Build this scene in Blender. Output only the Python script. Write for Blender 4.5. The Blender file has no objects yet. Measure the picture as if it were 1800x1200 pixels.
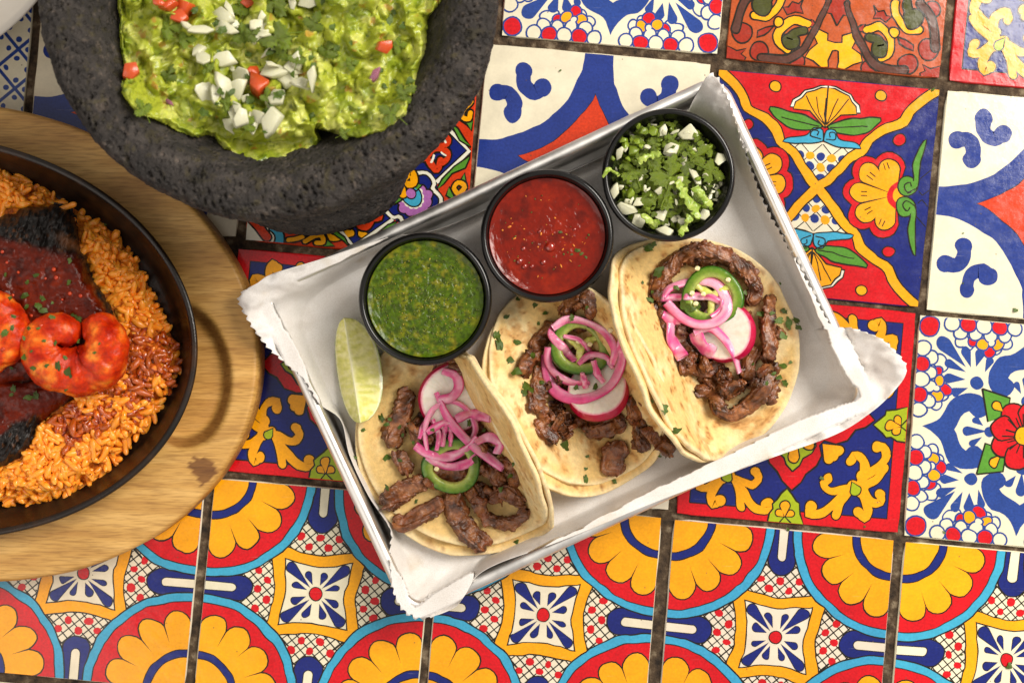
import bpy, math, random
import numpy as np
from mathutils import Vector

random.seed(7)
RNG = np.random.default_rng(11)
PI = math.pi

# ------------------------------------------------------------------ camera, world, light, exposure
H = 0.65                       # camera height above the tiles (m)
K = 0.00026                    # metres on the table per photo pixel
sc = bpy.context.scene
col = sc.collection
cam_d = bpy.data.cameras.new('camera')
cam = bpy.data.objects.new('camera', cam_d)
col.objects.link(cam)
cam.location = (0, 0, H)
cam_d.sensor_width = 36.0
cam_d.lens = 36.0 * H / (1800 * K)
cam_d.clip_start = 0.01
cam_d.clip_end = 20
cam_d.dof.use_dof = True
cam_d.dof.focus_distance = H - 0.025
cam_d.dof.aperture_fstop = 9.0
sc.camera = cam

world = bpy.data.worlds.new('World')
sc.world = world
world.use_nodes = True
wbg = world.node_tree.nodes['Background']
wbg.inputs['Color'].default_value = (1.0, 0.94, 0.87, 1)
wbg.inputs['Strength'].default_value = 0.52

def area_light(name, loc, target, size, size_y, energy, color):
    d = bpy.data.lights.new(name, 'AREA')
    d.shape = 'RECTANGLE'
    d.size, d.size_y = size, size_y
    d.energy = energy
    d.color = color
    o = bpy.data.objects.new(name, d)
    col.objects.link(o)
    o.location = loc
    o.rotation_euler = (Vector(target) - Vector(loc)).to_track_quat('-Z', 'Y').to_euler()
    return o
area_light('window_light', (0.84, 0.54, 1.0), (0.0, 0.0, 0.0), 0.70, 0.70, 27.5, (1.0, 0.945, 0.86))
area_light('fill_light', (-0.9, -0.7, 1.1), (0.0, 0.0, 0.0), 1.2, 1.2, 6.0, (1.0, 0.92, 0.83))  # added dim fill from the lower left, softens the shadows; no known source

sc.view_settings.view_transform = 'Standard'
sc.view_settings.look = 'None'
sc.view_settings.exposure = 0.0
sc.view_settings.gamma = 1.0
sc.view_settings.use_curve_mapping = False
sc.render.engine = 'CYCLES'
sc.cycles.use_denoising = True
sc.cycles.max_bounces = 8
sc.cycles.caustics_reflective = False
sc.cycles.caustics_refractive = False

# ------------------------------------------------------------------ helpers
def lin(c):
    """sRGB 0-255 to linear"""
    out = []
    for v in c[:3]:
        v = v / 255.0
        out.append(v / 12.92 if v <= 0.04045 else ((v + 0.055) / 1.055) ** 2.4)
    return tuple(out)

def P(x, y, z=0.0):
    """table-plan position (m) of a point at height z measured at photo pixel x, y"""
    f = (H - z) / H
    return np.array(((x - 900) * K * f, (600 - y) * K * f, z))

def Pv(x, y, z):
    z = np.broadcast_to(np.asarray(z, float), np.shape(x))
    f = (H - z) / H
    return np.stack([(x - 900) * K * f, (600 - y) * K * f, z], 1)

def PP(pts):
    return np.array([P(*p) for p in pts])

def sstep(a, b, x):
    t = np.clip((np.asarray(x, float) - a) / (b - a), 0, 1)
    return t * t * (3 - 2 * t)

def _hash(ix, iy, iz, seed):
    h = (ix.astype(np.uint64) * np.uint64(73856093)) ^ (iy.astype(np.uint64) * np.uint64(19349663)) ^ (iz.astype(np.uint64) * np.uint64(83492791)) ^ np.uint64(seed * 2654435761 % (1 << 32))
    h = (h ^ (h >> np.uint64(13))) * np.uint64(1274126177)
    h = (h ^ (h >> np.uint64(16))) * np.uint64(2246822519)
    h = h ^ (h >> np.uint64(15))
    return (h & np.uint64(0xFFFFFF)).astype(np.float64) / float(0xFFFFFF)

def vnoise(p, seed=0):
    p = np.asarray(p, float) + 1000.0
    i = np.floor(p).astype(np.int64)
    f = p - i
    f = f * f * f * (f * (f * 6 - 15) + 10)
    r = 0
    for dx in (0, 1):
        wx = f[:, 0] if dx else 1 - f[:, 0]
        for dy in (0, 1):
            wy = f[:, 1] if dy else 1 - f[:, 1]
            for dz in (0, 1):
                wz = f[:, 2] if dz else 1 - f[:, 2]
                r = r + wx * wy * wz * _hash(i[:, 0] + dx, i[:, 1] + dy, i[:, 2] + dz, seed)
    return r * 2 - 1

def fbm(p, seed=0, octaves=4, gain=0.5, lac=2.03):
    p = np.asarray(p, float)
    a, s, r, n = 1.0, 1.0, 0, 0
    for o in range(octaves):
        r = r + a * vnoise(p * s + 17.3 * o, seed + o * 7)
        n += a
        a *= gain
        s *= lac
    return r / n

def worley(p, seed=0, two=False):
    p = np.asarray(p, float) + 1000.0
    i = np.floor(p).astype(np.int64)
    f1 = np.full(len(p), 9.0)
    f2 = np.full(len(p), 9.0)
    ident = np.zeros(len(p))
    for dx in (-1, 0, 1):
        for dy in (-1, 0, 1):
            for dz in (-1, 0, 1):
                c = i + np.array((dx, dy, dz))
                q = c + np.stack([_hash(c[:, 0], c[:, 1], c[:, 2], seed + k) for k in (1, 2, 3)], 1)
                d = np.sqrt(((p - q) ** 2).sum(1))
                hid = _hash(c[:, 0], c[:, 1], c[:, 2], seed + 9)
                near = d < f1
                f2 = np.where(near, f1, np.minimum(f2, d))
                ident = np.where(near, hid, ident)
                f1 = np.where(near, d, f1)
    return f1, f2, ident

def catmull(pts, n, closed=False):
    """smooth polyline through pts, n samples evenly spaced in arc length"""
    pts = np.asarray(pts, float)
    if len(pts) == 2:
        t = np.linspace(0, 1, n)[:, None]
        return pts[0] * (1 - t) + pts[1] * t
    if closed:
        q = np.vstack([pts[-1], pts, pts[0], pts[1]])
        m = len(pts)
    else:
        q = np.vstack([2 * pts[0] - pts[1], pts, 2 * pts[-1] - pts[-2]])
        m = len(pts) - 1
    out = []
    sub = 16
    for k in range(m):
        p0, p1, p2, p3 = q[k:k + 4]
        t = np.linspace(0, 1, sub, endpoint=False)[:, None]
        out.append(0.5 * (2 * p1 + (p2 - p0) * t + (2 * p0 - 5 * p1 + 4 * p2 - p3) * t ** 2 + (3 * p1 - p0 - 3 * p2 + p3) * t ** 3))
    out = np.vstack(out + [q[m + 1][None]])
    d = np.r_[0, np.cumsum(np.sqrt((np.diff(out, axis=0) ** 2).sum(1)))]
    t = np.linspace(0, d[-1], n, endpoint=not closed)
    return np.stack([np.interp(t, d, out[:, k]) for k in range(out.shape[1])], 1)

def grid_faces(nu, nv, wu=False, wv=False, flip=False):
    a = np.arange(nu if wu else nu - 1)
    b = np.arange(nv if wv else nv - 1)
    A, B = np.meshgrid(a, b, indexing='ij')
    A, B = A.ravel(), B.ravel()
    A1, B1 = (A + 1) % nu, (B + 1) % nv
    f = np.stack([A * nv + B, A1 * nv + B, A1 * nv + B1, A * nv + B1], 1)
    return f[:, ::-1] if flip else f

def mesh_data(name, verts, faces, cols=None, smooth=True, mats=(), midx=None):
    verts = np.asarray(verts, np.float32)
    me = bpy.data.meshes.new(name)
    if isinstance(faces, np.ndarray):
        n, k = faces.shape
        flat = faces.astype(np.int32).ravel()
        tot = np.full(n, k, np.int32)
    else:
        tot = np.array([len(f) for f in faces], np.int32)
        flat = np.array([i for f in faces for i in f], np.int32)
        n = len(tot)
    me.vertices.add(len(verts))
    me.vertices.foreach_set('co', verts.ravel())
    me.loops.add(len(flat))
    me.loops.foreach_set('vertex_index', flat)
    me.polygons.add(n)
    me.polygons.foreach_set('loop_start', np.r_[0, np.cumsum(tot)[:-1]].astype(np.int32))
    me.polygons.foreach_set('loop_total', tot)
    if smooth:
        me.polygons.foreach_set('use_smooth', np.ones(n, bool))
    for m in mats:
        me.materials.append(m)
    if midx is not None:
        me.polygons.foreach_set('material_index', np.asarray(midx, np.int32))
    me.update(calc_edges=True)
    if cols is not None:
        cols = np.asarray(cols, np.float32)
        if cols.shape[1] == 3:
            cols = np.hstack([cols, np.ones((len(cols), 1), np.float32)])
        at = me.color_attributes.new('Col', 'FLOAT_COLOR', 'POINT')
        at.data.foreach_set('color', cols.ravel())
    me.validate()
    return me

def tag(o, label=None, cat=None, group=None, kind=None):
    if label: o['label'] = label
    if cat: o['category'] = cat
    if group: o['group'] = group
    if kind: o['kind'] = kind
    return o

def mk(name, verts, faces, mat, cols=None, smooth=True, parent=None, midx=None, label=None, cat=None, group=None, kind=None, origin=True):
    """one mesh object; its origin goes to the middle of its foot"""
    verts = np.asarray(verts, float)
    mats = mat if isinstance(mat, (list, tuple)) else (mat,)
    o0 = np.zeros(3)
    if origin:
        lo, hi = verts.min(0), verts.max(0)
        o0 = np.array(((lo[0] + hi[0]) / 2, (lo[1] + hi[1]) / 2, lo[2]))
    me = mesh_data(name, verts - o0, faces, cols, smooth, mats, midx)
    o = bpy.data.objects.new(name, me)
    col.objects.link(o)
    o.location = o0
    if parent is not None:
        o.parent = parent
        o.location = o0 - np.array(parent.location)
    return tag(o, label, cat, group, kind)

def empty(name, loc, **kw):
    o = bpy.data.objects.new(name, None)
    o.empty_display_size = 0.01
    col.objects.link(o)
    o.location = loc
    return tag(o, **kw)

def join(parts):
    """[(verts, faces array/list, cols or None)] -> verts, face list, cols"""
    V, F, C, n = [], [], [], 0
    for p in parts:
        v, f = p[0], p[1]
        V.append(v)
        F += [[i + n for i in q] for q in (f.tolist() if isinstance(f, np.ndarray) else f)]
        if len(p) > 2 and p[2] is not None:
            C.append(p[2])
        n += len(v)
    return np.vstack(V), F, (np.vstack(C) if C else None)

def split_obj(name, V, F, C, mask, mat, parent):
    """the faces whose corners all satisfy mask become one child mesh"""
    F = [f for f in (F.tolist() if isinstance(F, np.ndarray) else F) if mask(f)]
    used = sorted({i for f in F for i in f})
    rm = {i: k for k, i in enumerate(used)}
    return mk(name, V[used], [[rm[i] for i in f] for f in F], mat, cols=None if C is None else C[used], parent=parent)

def frames(path, up=(0, 0, 1)):
    """tangent, side, up along a path with a preferred up vector"""
    T = np.gradient(path, axis=0)
    T /= np.linalg.norm(T, axis=1)[:, None] + 1e-12
    up = np.asarray(up, float)
    U = np.broadcast_to(up, T.shape) if up.ndim == 1 else up
    S = np.cross(T, U)
    S /= np.linalg.norm(S, axis=1)[:, None] + 1e-9
    U = np.cross(S, T)
    return T, S, U

def sweep(path, w, h, m=14, power=2.4, up=(0, 0, 1), caps=True, rnd=None):
    """rounded-box tube: w, h half-widths along the path (arrays or numbers). returns verts, faces, (s, ang)"""
    path = np.asarray(path, float)
    n = len(path)
    T, S, U = frames(path, up)
    w = np.broadcast_to(np.asarray(w, float), n)
    h = np.broadcast_to(np.asarray(h, float), n)
    a = np.linspace(0, 2 * PI, m, endpoint=False)
    ca, sa = np.cos(a), np.sin(a)
    cx = np.sign(ca) * np.abs(ca) ** (2 / power)
    cy = np.sign(sa) * np.abs(sa) ** (2 / power)
    V = path[:, None] + S[:, None] * (w[:, None] * cx)[:, :, None] + U[:, None] * (h[:, None] * cy)[:, :, None]
    V = V.reshape(-1, 3)
    F = grid_faces(n, m, False, True, flip=True).tolist()
    if caps:
        F.append(list(range(m)))
        F.append([(n - 1) * m + k for k in range(m)][::-1])
    s = np.repeat(np.linspace(0, 1, n), m)
    return V, F, (s, np.tile(a, n))

def vnormals(V, F):
    N = np.zeros_like(V)
    Q = F if isinstance(F, np.ndarray) else np.array([(f[0], f[1], f[2], f[-1]) for f in F if len(f) <= 4])
    n = np.cross(V[Q[:, 2]] - V[Q[:, 0]], V[Q[:, 3]] - V[Q[:, 1]])
    for k in range(4):
        np.add.at(N, Q[:, k], n)
    return N / (np.linalg.norm(N, axis=1)[:, None] + 1e-15)

def lathe(profile, n=96, center=(0, 0, 0)):
    pr = np.asarray(profile, float)
    a = np.linspace(0, 2 * PI, n, endpoint=False)
    V = np.zeros((n, len(pr), 3))
    V[:, :, 0] = np.cos(a)[:, None] * pr[None, :, 0]
    V[:, :, 1] = np.sin(a)[:, None] * pr[None, :, 0]
    V[:, :, 2] = pr[None, :, 1]
    return V.reshape(-1, 3) + np.asarray(center), grid_faces(n, len(pr), True, False)

def mixc(a, b, t):
    t = np.asarray(t)[:, None]
    return np.asarray(a) * (1 - t) + np.asarray(b) * t

# ------------------------------------------------------------------ materials
def new_mat(name):
    m = bpy.data.materials.new(name)
    m.use_nodes = True
    nt = m.node_tree
    return m, nt, nt.nodes['Principled BSDF']

def pmat(name, cols, scale=200.0, detail=4.0, rough=0.5, rvar=0.0, bump=0.0, bscale=None, bdist=0.001, sss=0.0, sssr=(1, 0.5, 0.3), sssd=0.002,
         coat=0.0, coatr=0.1, spec=0.5, metal=0.0, trans=0.0, ior=1.45, vcol=False, stretch=(1, 1, 1), randv=0.0, voro=0.0, vscale=None, ramp=(0.35, 0.65), vmul=0.35, sheen=0.0, btype='NOISE', ani=0.0):
    """procedural principled material: noise-blended colours (or the painted-on vertex colour times a noise), noise bump"""
    m, nt, b = new_mat(name)
    N, L = nt.nodes, nt.links
    tc = N.new('ShaderNodeTexCoord')
    oi = N.new('ShaderNodeObjectInfo')
    add = N.new('ShaderNodeVectorMath'); add.operation = 'MULTIPLY_ADD'
    add.inputs[1].default_value = stretch
    sc_ = N.new('ShaderNodeVectorMath'); sc_.operation = 'SCALE'
    sc_.inputs[0].default_value = (3.1, 1.7, 2.3)
    L.new(oi.outputs['Random'], sc_.inputs['Scale'])
    L.new(tc.outputs['Object'], add.inputs[0])
    L.new(sc_.outputs[0], add.inputs[2])
    vec = add.outputs[0]
    nz = N.new('ShaderNodeTexNoise')
    nz.inputs['Scale'].default_value = scale
    nz.inputs['Detail'].default_value = detail
    nz.inputs['Roughness'].default_value = 0.62
    L.new(vec, nz.inputs['Vector'])
    rp = N.new('ShaderNodeValToRGB')
    L.new(nz.outputs['Fac'], rp.inputs['Fac'])
    e = rp.color_ramp.elements
    if vcol:
        lo, hi = 1 - vmul, 1 + vmul
        e[0].position, e[1].position = ramp
        e[0].color = (lo, lo, lo, 1); e[1].color = (hi, hi, hi, 1)
        at = N.new('ShaderNodeVertexColor'); at.layer_name = 'Col'
        mx = N.new('ShaderNodeMix'); mx.data_type = 'RGBA'; mx.blend_type = 'MULTIPLY'
        mx.inputs['Factor'].default_value = 1
        L.new(at.outputs['Color'], mx.inputs['A']); L.new(rp.outputs['Color'], mx.inputs['B'])
        cout = mx.outputs['Result']
    else:
        n = len(cols)
        while len(e) < n:
            e.new(0.5)
        for k, c in enumerate(cols):
            e[k].position = ramp[0] + (ramp[1] - ramp[0]) * (k / max(1, n - 1))
            e[k].color = (*lin(c), 1)
        cout = rp.outputs['Color']
    if randv > 0:
        hs = N.new('ShaderNodeHueSaturation')
        mr = N.new('ShaderNodeMapRange')
        mr.inputs['To Min'].default_value = 1 - randv
        mr.inputs['To Max'].default_value = 1 + randv
        L.new(oi.outputs['Random'], mr.inputs['Value'])
        L.new(mr.outputs[0], hs.inputs['Value'])
        L.new(cout, hs.inputs['Color'])
        cout = hs.outputs['Color']
    L.new(cout, b.inputs['Base Color'])
    b.inputs['Roughness'].default_value = rough
    if rvar > 0:
        n2 = N.new('ShaderNodeTexNoise')
        n2.inputs['Scale'].default_value = scale * 0.7
        n2.inputs['Detail'].default_value = 3
        L.new(vec, n2.inputs['Vector'])
        mr2 = N.new('ShaderNodeMapRange')
        mr2.inputs['From Min'].default_value = 0.3; mr2.inputs['From Max'].default_value = 0.7
        mr2.inputs['To Min'].default_value = max(0.03, rough - rvar); mr2.inputs['To Max'].default_value = min(1, rough + rvar)
        L.new(n2.outputs['Fac'], mr2.inputs['Value'])
        L.new(mr2.outputs[0], b.inputs['Roughness'])
    if bump > 0:
        if btype == 'VORONOI':
            nb = N.new('ShaderNodeTexVoronoi'); nb.inputs['Scale'].default_value = bscale or scale * 2
            L.new(vec, nb.inputs['Vector']); hout = nb.outputs['Distance']
        else:
            nb = N.new('ShaderNodeTexNoise')
            nb.inputs['Scale'].default_value = bscale or scale * 2
            nb.inputs['Detail'].default_value = 5
            nb.inputs['Roughness'].default_value = 0.65
            L.new(vec, nb.inputs['Vector']); hout = nb.outputs['Fac']
        bp = N.new('ShaderNodeBump')
        bp.inputs['Strength'].default_value = bump
        bp.inputs['Distance'].default_value = bdist
        L.new(hout, bp.inputs['Height'])
        L.new(bp.outputs['Normal'], b.inputs['Normal'])
    b.inputs['Specular IOR Level'].default_value = spec
    b.inputs['Metallic'].default_value = metal
    b.inputs['IOR'].default_value = ior
    b.inputs['Coat Weight'].default_value = coat
    b.inputs['Coat Roughness'].default_value = coatr
    b.inputs['Transmission Weight'].default_value = trans
    b.inputs['Anisotropic'].default_value = ani
    if sss > 0:
        b.inputs['Subsurface Weight'].default_value = sss
        b.inputs['Subsurface Radius'].default_value = sssr
        b.inputs['Subsurface Scale'].default_value = sssd
    return m
# ------------------------------------------------------------------ the tiled table top
YEL, RED, NAVY, CYA = lin((242, 164, 12)), lin((205, 14, 26)), lin((22, 34, 112)), lin((62, 160, 196))
CRE, INK, GRN, ORA = lin((226, 216, 190)), lin((32, 26, 16)), lin((84, 142, 46)), lin((206, 58, 22))
LIM, PUR, BLU, TER = lin((158, 176, 24)), lin((172, 104, 176)), lin((34, 54, 130)), lin((172, 76, 32))
RBR, BRN, OLI, WHT, BLI = lin((150, 42, 24)), lin((84, 50, 40)), lin((66, 68, 26)), lin((230, 226, 210)), lin((38, 66, 140))

def crop(x0, y0, s):
    return lambda x, y: (x0 + x / s, y0 + y / s)

class Tile:
    def __init__(self, quad, seed, base, edge=None):
        self.q = np.array(quad, float)          # TL TR BR BL in photo pixels on the table plane
        self.seed, self.base, self.edge = seed, base, edge or base
        self.items = []
        self.tf = [lambda p: p]

    def inv(self, cr, pts):
        """photo-crop pixels to tile coordinates (-1..1, y up)"""
        pts = np.array([cr(*p) for p in pts], float)
        o = self.q.mean(0)
        ex = (self.q[1] + self.q[2] - self.q[0] - self.q[3]) / 4
        ey = (self.q[0] + self.q[1] - self.q[2] - self.q[3]) / 4
        M = np.linalg.inv(np.array([ex, ey]).T)
        return (M @ (pts - o).T).T

    def poly(self, pts, c, lv):
        pts = np.asarray(pts, float)
        for f in self.tf:
            self.items.append((f(pts), c, lv))

    def line(self, pts, w, c, lv, closed=False, smooth=0, taper=None):
        pts = np.asarray(pts, float)
        if smooth:
            pts = catmull(pts, smooth, closed)
        if closed:
            pts = np.vstack([pts, pts[:1]])
        t = np.gradient(pts, axis=0)
        t /= np.linalg.norm(t, axis=1)[:, None] + 1e-9
        n = np.stack([-t[:, 1], t[:, 0]], 1)
        ww = np.full(len(pts), w / 2.0) if taper is None else np.interp(np.linspace(0, 1, len(pts)), np.linspace(0, 1, len(taper)), taper) * w / 2
        a, b = pts + n * ww[:, None], pts - n * ww[:, None]
        for k in range(len(pts) - 1):
            self.poly([a[k], a[k + 1], b[k + 1], b[k]], c, lv)

    def out(self, pts, c, lv, o=0.016, smooth=0, oc=INK):
        pts = np.asarray(pts, float)
        if smooth:
            pts = catmull(pts, smooth, True)
        self.poly(pts, c, lv)
        if o:
            self.line(pts, o, oc, lv + 1, closed=True)

    def circ(self, c, r, co, lv, o=0.0, n=20, oc=INK):
        a = np.linspace(0, 2 * PI, n, endpoint=False)
        p = np.array(c) + r * np.stack([np.cos(a), np.sin(a)], 1)
        if o:
            self.poly(np.array(c) + (r + o) * np.stack([np.cos(a), np.sin(a)], 1), oc, lv)
        self.poly(p, co, lv + 1 if o else lv)

    def drop(self, base, tip, w, c, lv, o=0.014, oc=INK):
        """teardrop with its fat end at tip"""
        base, tip = np.array(base, float), np.array(tip, float)
        L = np.linalg.norm(tip - base)
        e = (tip - base) / L
        n = np.array((-e[1], e[0]))
        def shp(ex):
            r = w / 2 + ex
            cc = tip - e * (w / 2)
            a = np.linspace(PI / 2 + 0.25, -PI / 2 - 0.25, 12)
            arc = cc + r * (np.cos(a)[:, None] * e + np.sin(a)[:, None] * n)
            return np.vstack([base - e * ex, arc])
        if o:
            self.poly(shp(o), oc, lv)
        self.poly(shp(0), c, lv + 1 if o else lv)

    def blob(self, pts, w, c, lv, o=0.014, balls=(1, 1), oc=INK, n=16, taper=None):
        """thick rounded stroke with ball ends"""
        q = catmull(pts, n)
        t0 = 1 if taper is None else taper[0]
        t1 = 1 if taper is None else taper[-1]
        if o:
            self.line(q, w + 2 * o, oc, lv, taper=taper)
            self.circ(q[0], w / 2 * balls[0] * t0 + o, oc, lv); self.circ(q[-1], w / 2 * balls[1] * t1 + o, oc, lv)
            lv += 1
        self.line(q, w, c, lv, taper=taper)
        self.circ(q[0], w / 2 * balls[0] * t0, c, lv); self.circ(q[-1], w / 2 * balls[1] * t1, c, lv)

    def sym(self, kind):
        I = lambda p: p
        mx = lambda p: p * (-1, 1)
        my = lambda p: p * (1, -1)
        mb = lambda p: p * (-1, -1)
        r1 = lambda p: np.stack([-p[:, 1], p[:, 0]], 1)
        r3 = lambda p: np.stack([p[:, 1], -p[:, 0]], 1)
        dg = lambda p: np.stack([-p[:, 1], -p[:, 0]], 1)
        self.tf = {'1': [I], 'x': [I, mx], 'y': [I, my], '4': [I, mx, my, mb], 'r': [I, r1, mb, r3], 'd': [I, dg],
                   '8': [I, mx, my, mb, r1, r3, dg, lambda p: np.stack([p[:, 1], p[:, 0]], 1)], 'dd': [I, dg, mb, lambda p: np.stack([p[:, 1], p[:, 0]], 1)]}[kind]

    @staticmethod
    def clip(p, m):
        for ax in (0, 1):
            for sg in (1, -1):
                out = []
                for k in range(len(p)):
                    a, b = p[k - 1], p[k]
                    ia, ib = a[ax] * sg <= m, b[ax] * sg <= m
                    if ia != ib:
                        t = (sg * m - a[ax]) / (b[ax] - a[ax])
                        out.append(a + t * (b - a))
                    if ib:
                        out.append(b)
                p = np.array(out)
                if len(p) < 3:
                    return None
        return p

    def world(self, p):
        p = np.asarray(p, float)
        s, t = (p[:, 0] + 1) / 2, (1 - p[:, 1]) / 2
        q = self.q
        r = q[0] * ((1 - s) * (1 - t))[:, None] + q[1] * (s * (1 - t))[:, None] + q[2] * (s * t)[:, None] + q[3] * ((1 - s) * t)[:, None]
        return np.stack([(r[:, 0] - 900) * K, (600 - r[:, 1]) * K], 1)

    def build(self, parent):
        parts = []
        # clay body with rounded, slightly uneven glazed edge
        n = 14
        e = np.linspace(-1, 1, n, endpoint=False)
        ring = np.vstack([np.stack([e, np.full(n, 1.0)], 1), np.stack([np.full(n, 1.0), -e], 1), np.stack([-e, np.full(n, -1.0)], 1), np.stack([np.full(n, -1.0), e], 1)])
        cn = (np.abs(ring).min(1) > 0.9)[:, None]
        jit = 0.006 * fbm(np.c_[ring * 5, np.full(len(ring), self.seed)], self.seed, 3)
        lev = [(1.0, -0.0075, lin((120, 70, 44))), (1.0, -0.0016, lin((120, 84, 58))), (0.999, -0.0008, self.edge), (0.996, -0.00025, self.edge), (0.988, 0.0, self.base)]
        V, C = [], []
        for s, z, c in lev:
            rr = ring * (s + jit[:, None]) * np.where(cn, 0.985, 1)
            V.append(np.c_[self.world(rr), np.full(len(rr), z)])
            C.append(np.tile(c, (len(rr), 1)))
        m = len(ring)
        F = grid_faces(len(lev), m, False, True, flip=True).tolist()
        parts.append((np.vstack(V), F, np.vstack(C)))
        # painted glaze, layer on layer
        PV, PF, PC, nn = [], [], [], 0
        g_ = np.linspace(-1, 1, 9)
        cells = [(np.array([(a, b), (a + .25, b), (a + .25, b + .25), (a, b + .25)]), self.base, 0) for a in g_[:-1] for b in g_[:-1]]
        for idx, (pts, c, lv) in enumerate(cells + self.items):
            p = self.clip(np.asarray(pts, float), 0.990)
            if p is None:
                continue
            PV.append(np.c_[p, np.full(len(p), lv + (idx % 29) * 0.03)])
            PF.append(list(range(nn, nn + len(p))))
            PC.append(np.tile(c, (len(p), 1)))
            nn += len(p)
        if PV:
            PV = np.vstack(PV)
            xy = PV[:, :2]
            wob = np.stack([fbm(np.c_[xy * 7, np.full(len(xy), self.seed * 3.1)], 5, 2), fbm(np.c_[xy * 7, np.full(len(xy), self.seed * 3.1 + 50)], 6, 2)], 1)
            inside = (1 - np.clip(np.abs(xy).max(1), 0, 1) ** 8)[:, None]
            xy = np.clip(xy + 0.019 * wob * (0.15 + inside), -0.991, 0.991)
            W = np.c_[self.world(xy), 0.00002 + PV[:, 2] * 0.000016]
            # orient faces up
            PF = [f if sum((W[f[i - 1]][0] * W[f[i]][1] - W[f[i]][0] * W[f[i - 1]][1]) for i in range(len(f))) > 0 else f[::-1] for f in PF]
            parts.append((W, PF, np.vstack(PC)))
        V, F, C = join(parts)
        rt = np.random.default_rng(self.seed * 13)
        C = C * (rt.uniform(0.90, 1.06) * np.array((1.0, rt.uniform(0.96, 1.03), rt.uniform(0.94, 1.04))))
        return mk('tile', V, F, M_GLAZE, cols=C, smooth=False, parent=parent)

def glaze_material():
    m, nt, b = new_mat('painted_glaze')
    N, L = nt.nodes, nt.links
    geo = N.new('ShaderNodeNewGeometry')
    at = N.new('ShaderNodeVertexColor'); at.layer_name = 'Col'
    def noise(scale, detail, rough=0.6):
        n = N.new('ShaderNodeTexNoise'); n.inputs['Scale'].default_value = scale; n.inputs['Detail'].default_value = detail
        n.inputs['Roughness'].default_value = rough
        L.new(geo.outputs['Position'], n.inputs['Vector']); return n.outputs['Fac']
    def ramp(f, stops):
        r = N.new('ShaderNodeValToRGB'); L.new(f, r.inputs['Fac'])
        e = r.color_ramp.elements
        while len(e) < len(stops): e.new(0.5)
        for k, (p, v) in enumerate(stops):
            e[k].position = p; e[k].color = (v, v, v, 1) if not isinstance(v, tuple) else (*v, 1)
        return r.outputs['Color']
    def mix(mode, f, a, bb):
        x = N.new('ShaderNodeMix'); x.data_type = 'RGBA'; x.blend_type = mode
        if isinstance(f, float): x.inputs['Factor'].default_value = f
        else: L.new(f, x.inputs['Factor'])
        for s, v in (('A', a), ('B', bb)):
            if isinstance(v, tuple): x.inputs[s].default_value = (*v, 1)
            else: L.new(v, x.inputs[s])
        return x.outputs['Result']
    sep = N.new('ShaderNodeSeparateColor'); L.new(at.outputs['Color'], sep.inputs[0])
    mrf = N.new('ShaderNodeMapRange'); mrf.inputs['From Min'].default_value = 0.05; mrf.inputs['From Max'].default_value = 0.6; mrf.inputs['To Min'].default_value = 1.0; mrf.inputs['To Max'].default_value = 0.18
    L.new(sep.outputs[1], mrf.inputs['Value'])
    c = mix('MULTIPLY', mrf.outputs[0], at.outputs['Color'], ramp(noise(900, 3), [(0.3, 0.78), (0.7, 1.16)]))
    c = mix('MULTIPLY', 1.0, c, ramp(noise(75, 3), [(0.3, 0.90), (0.7, 1.08)]))
    # worn scratches and pinholes in the glaze
    mp = N.new('ShaderNodeMapping'); mp.inputs['Rotation'].default_value = (0, 0, 0.7); mp.inputs['Scale'].default_value = (60, 1500, 1)
    L.new(geo.outputs['Position'], mp.inputs['Vector'])
    ns = N.new('ShaderNodeTexNoise'); ns.inputs['Scale'].default_value = 1.0; ns.inputs['Detail'].default_value = 2
    L.new(mp.outputs[0], ns.inputs['Vector'])
    scr = ramp(ns.outputs['Fac'], [(0.70, 0.0), (0.80, 0.16)])
    c = mix('MIX', scr, c, (0.75, 0.7, 0.62))
    pin = N.new('ShaderNodeTexVoronoi'); pin.inputs['Scale'].default_value = 130
    L.new(geo.outputs['Position'], pin.inputs['Vector'])
    pr = ramp(pin.outputs['Distance'], [(0.035, 0.75), (0.05, 0.0)])
    c = mix('MIX', pr, c, (0.10, 0.06, 0.035))
    L.new(c, b.inputs['Base Color'])
    L.new(ramp(noise(180, 4), [(0.35, 0.10), (0.7, 0.22)]), b.inputs['Roughness'])
    b.inputs['Specular IOR Level'].default_value = 0.5
    bp = N.new('ShaderNodeBump'); bp.inputs['Strength'].default_value = 0.22; bp.inputs['Distance'].default_value = 0.0006
    L.new(noise(130, 4), bp.inputs['Height'])
    L.new(bp.outputs['Normal'], b.inputs['Normal'])
    return m
M_GLAZE = glaze_material()
M_GROUT = pmat('grout', [(30, 21, 13), (80, 63, 45), (146, 130, 106)], scale=160, detail=8, rough=0.9, bump=1.0, bscale=500, bdist=0.0015, ramp=(0.33, 0.72))

def arc(c, r, a0, a1, n=16):
    a = np.radians(np.linspace(a0, a1, n))
    return np.array(c) + r * np.stack([np.cos(a), np.sin(a)], 1)

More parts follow.
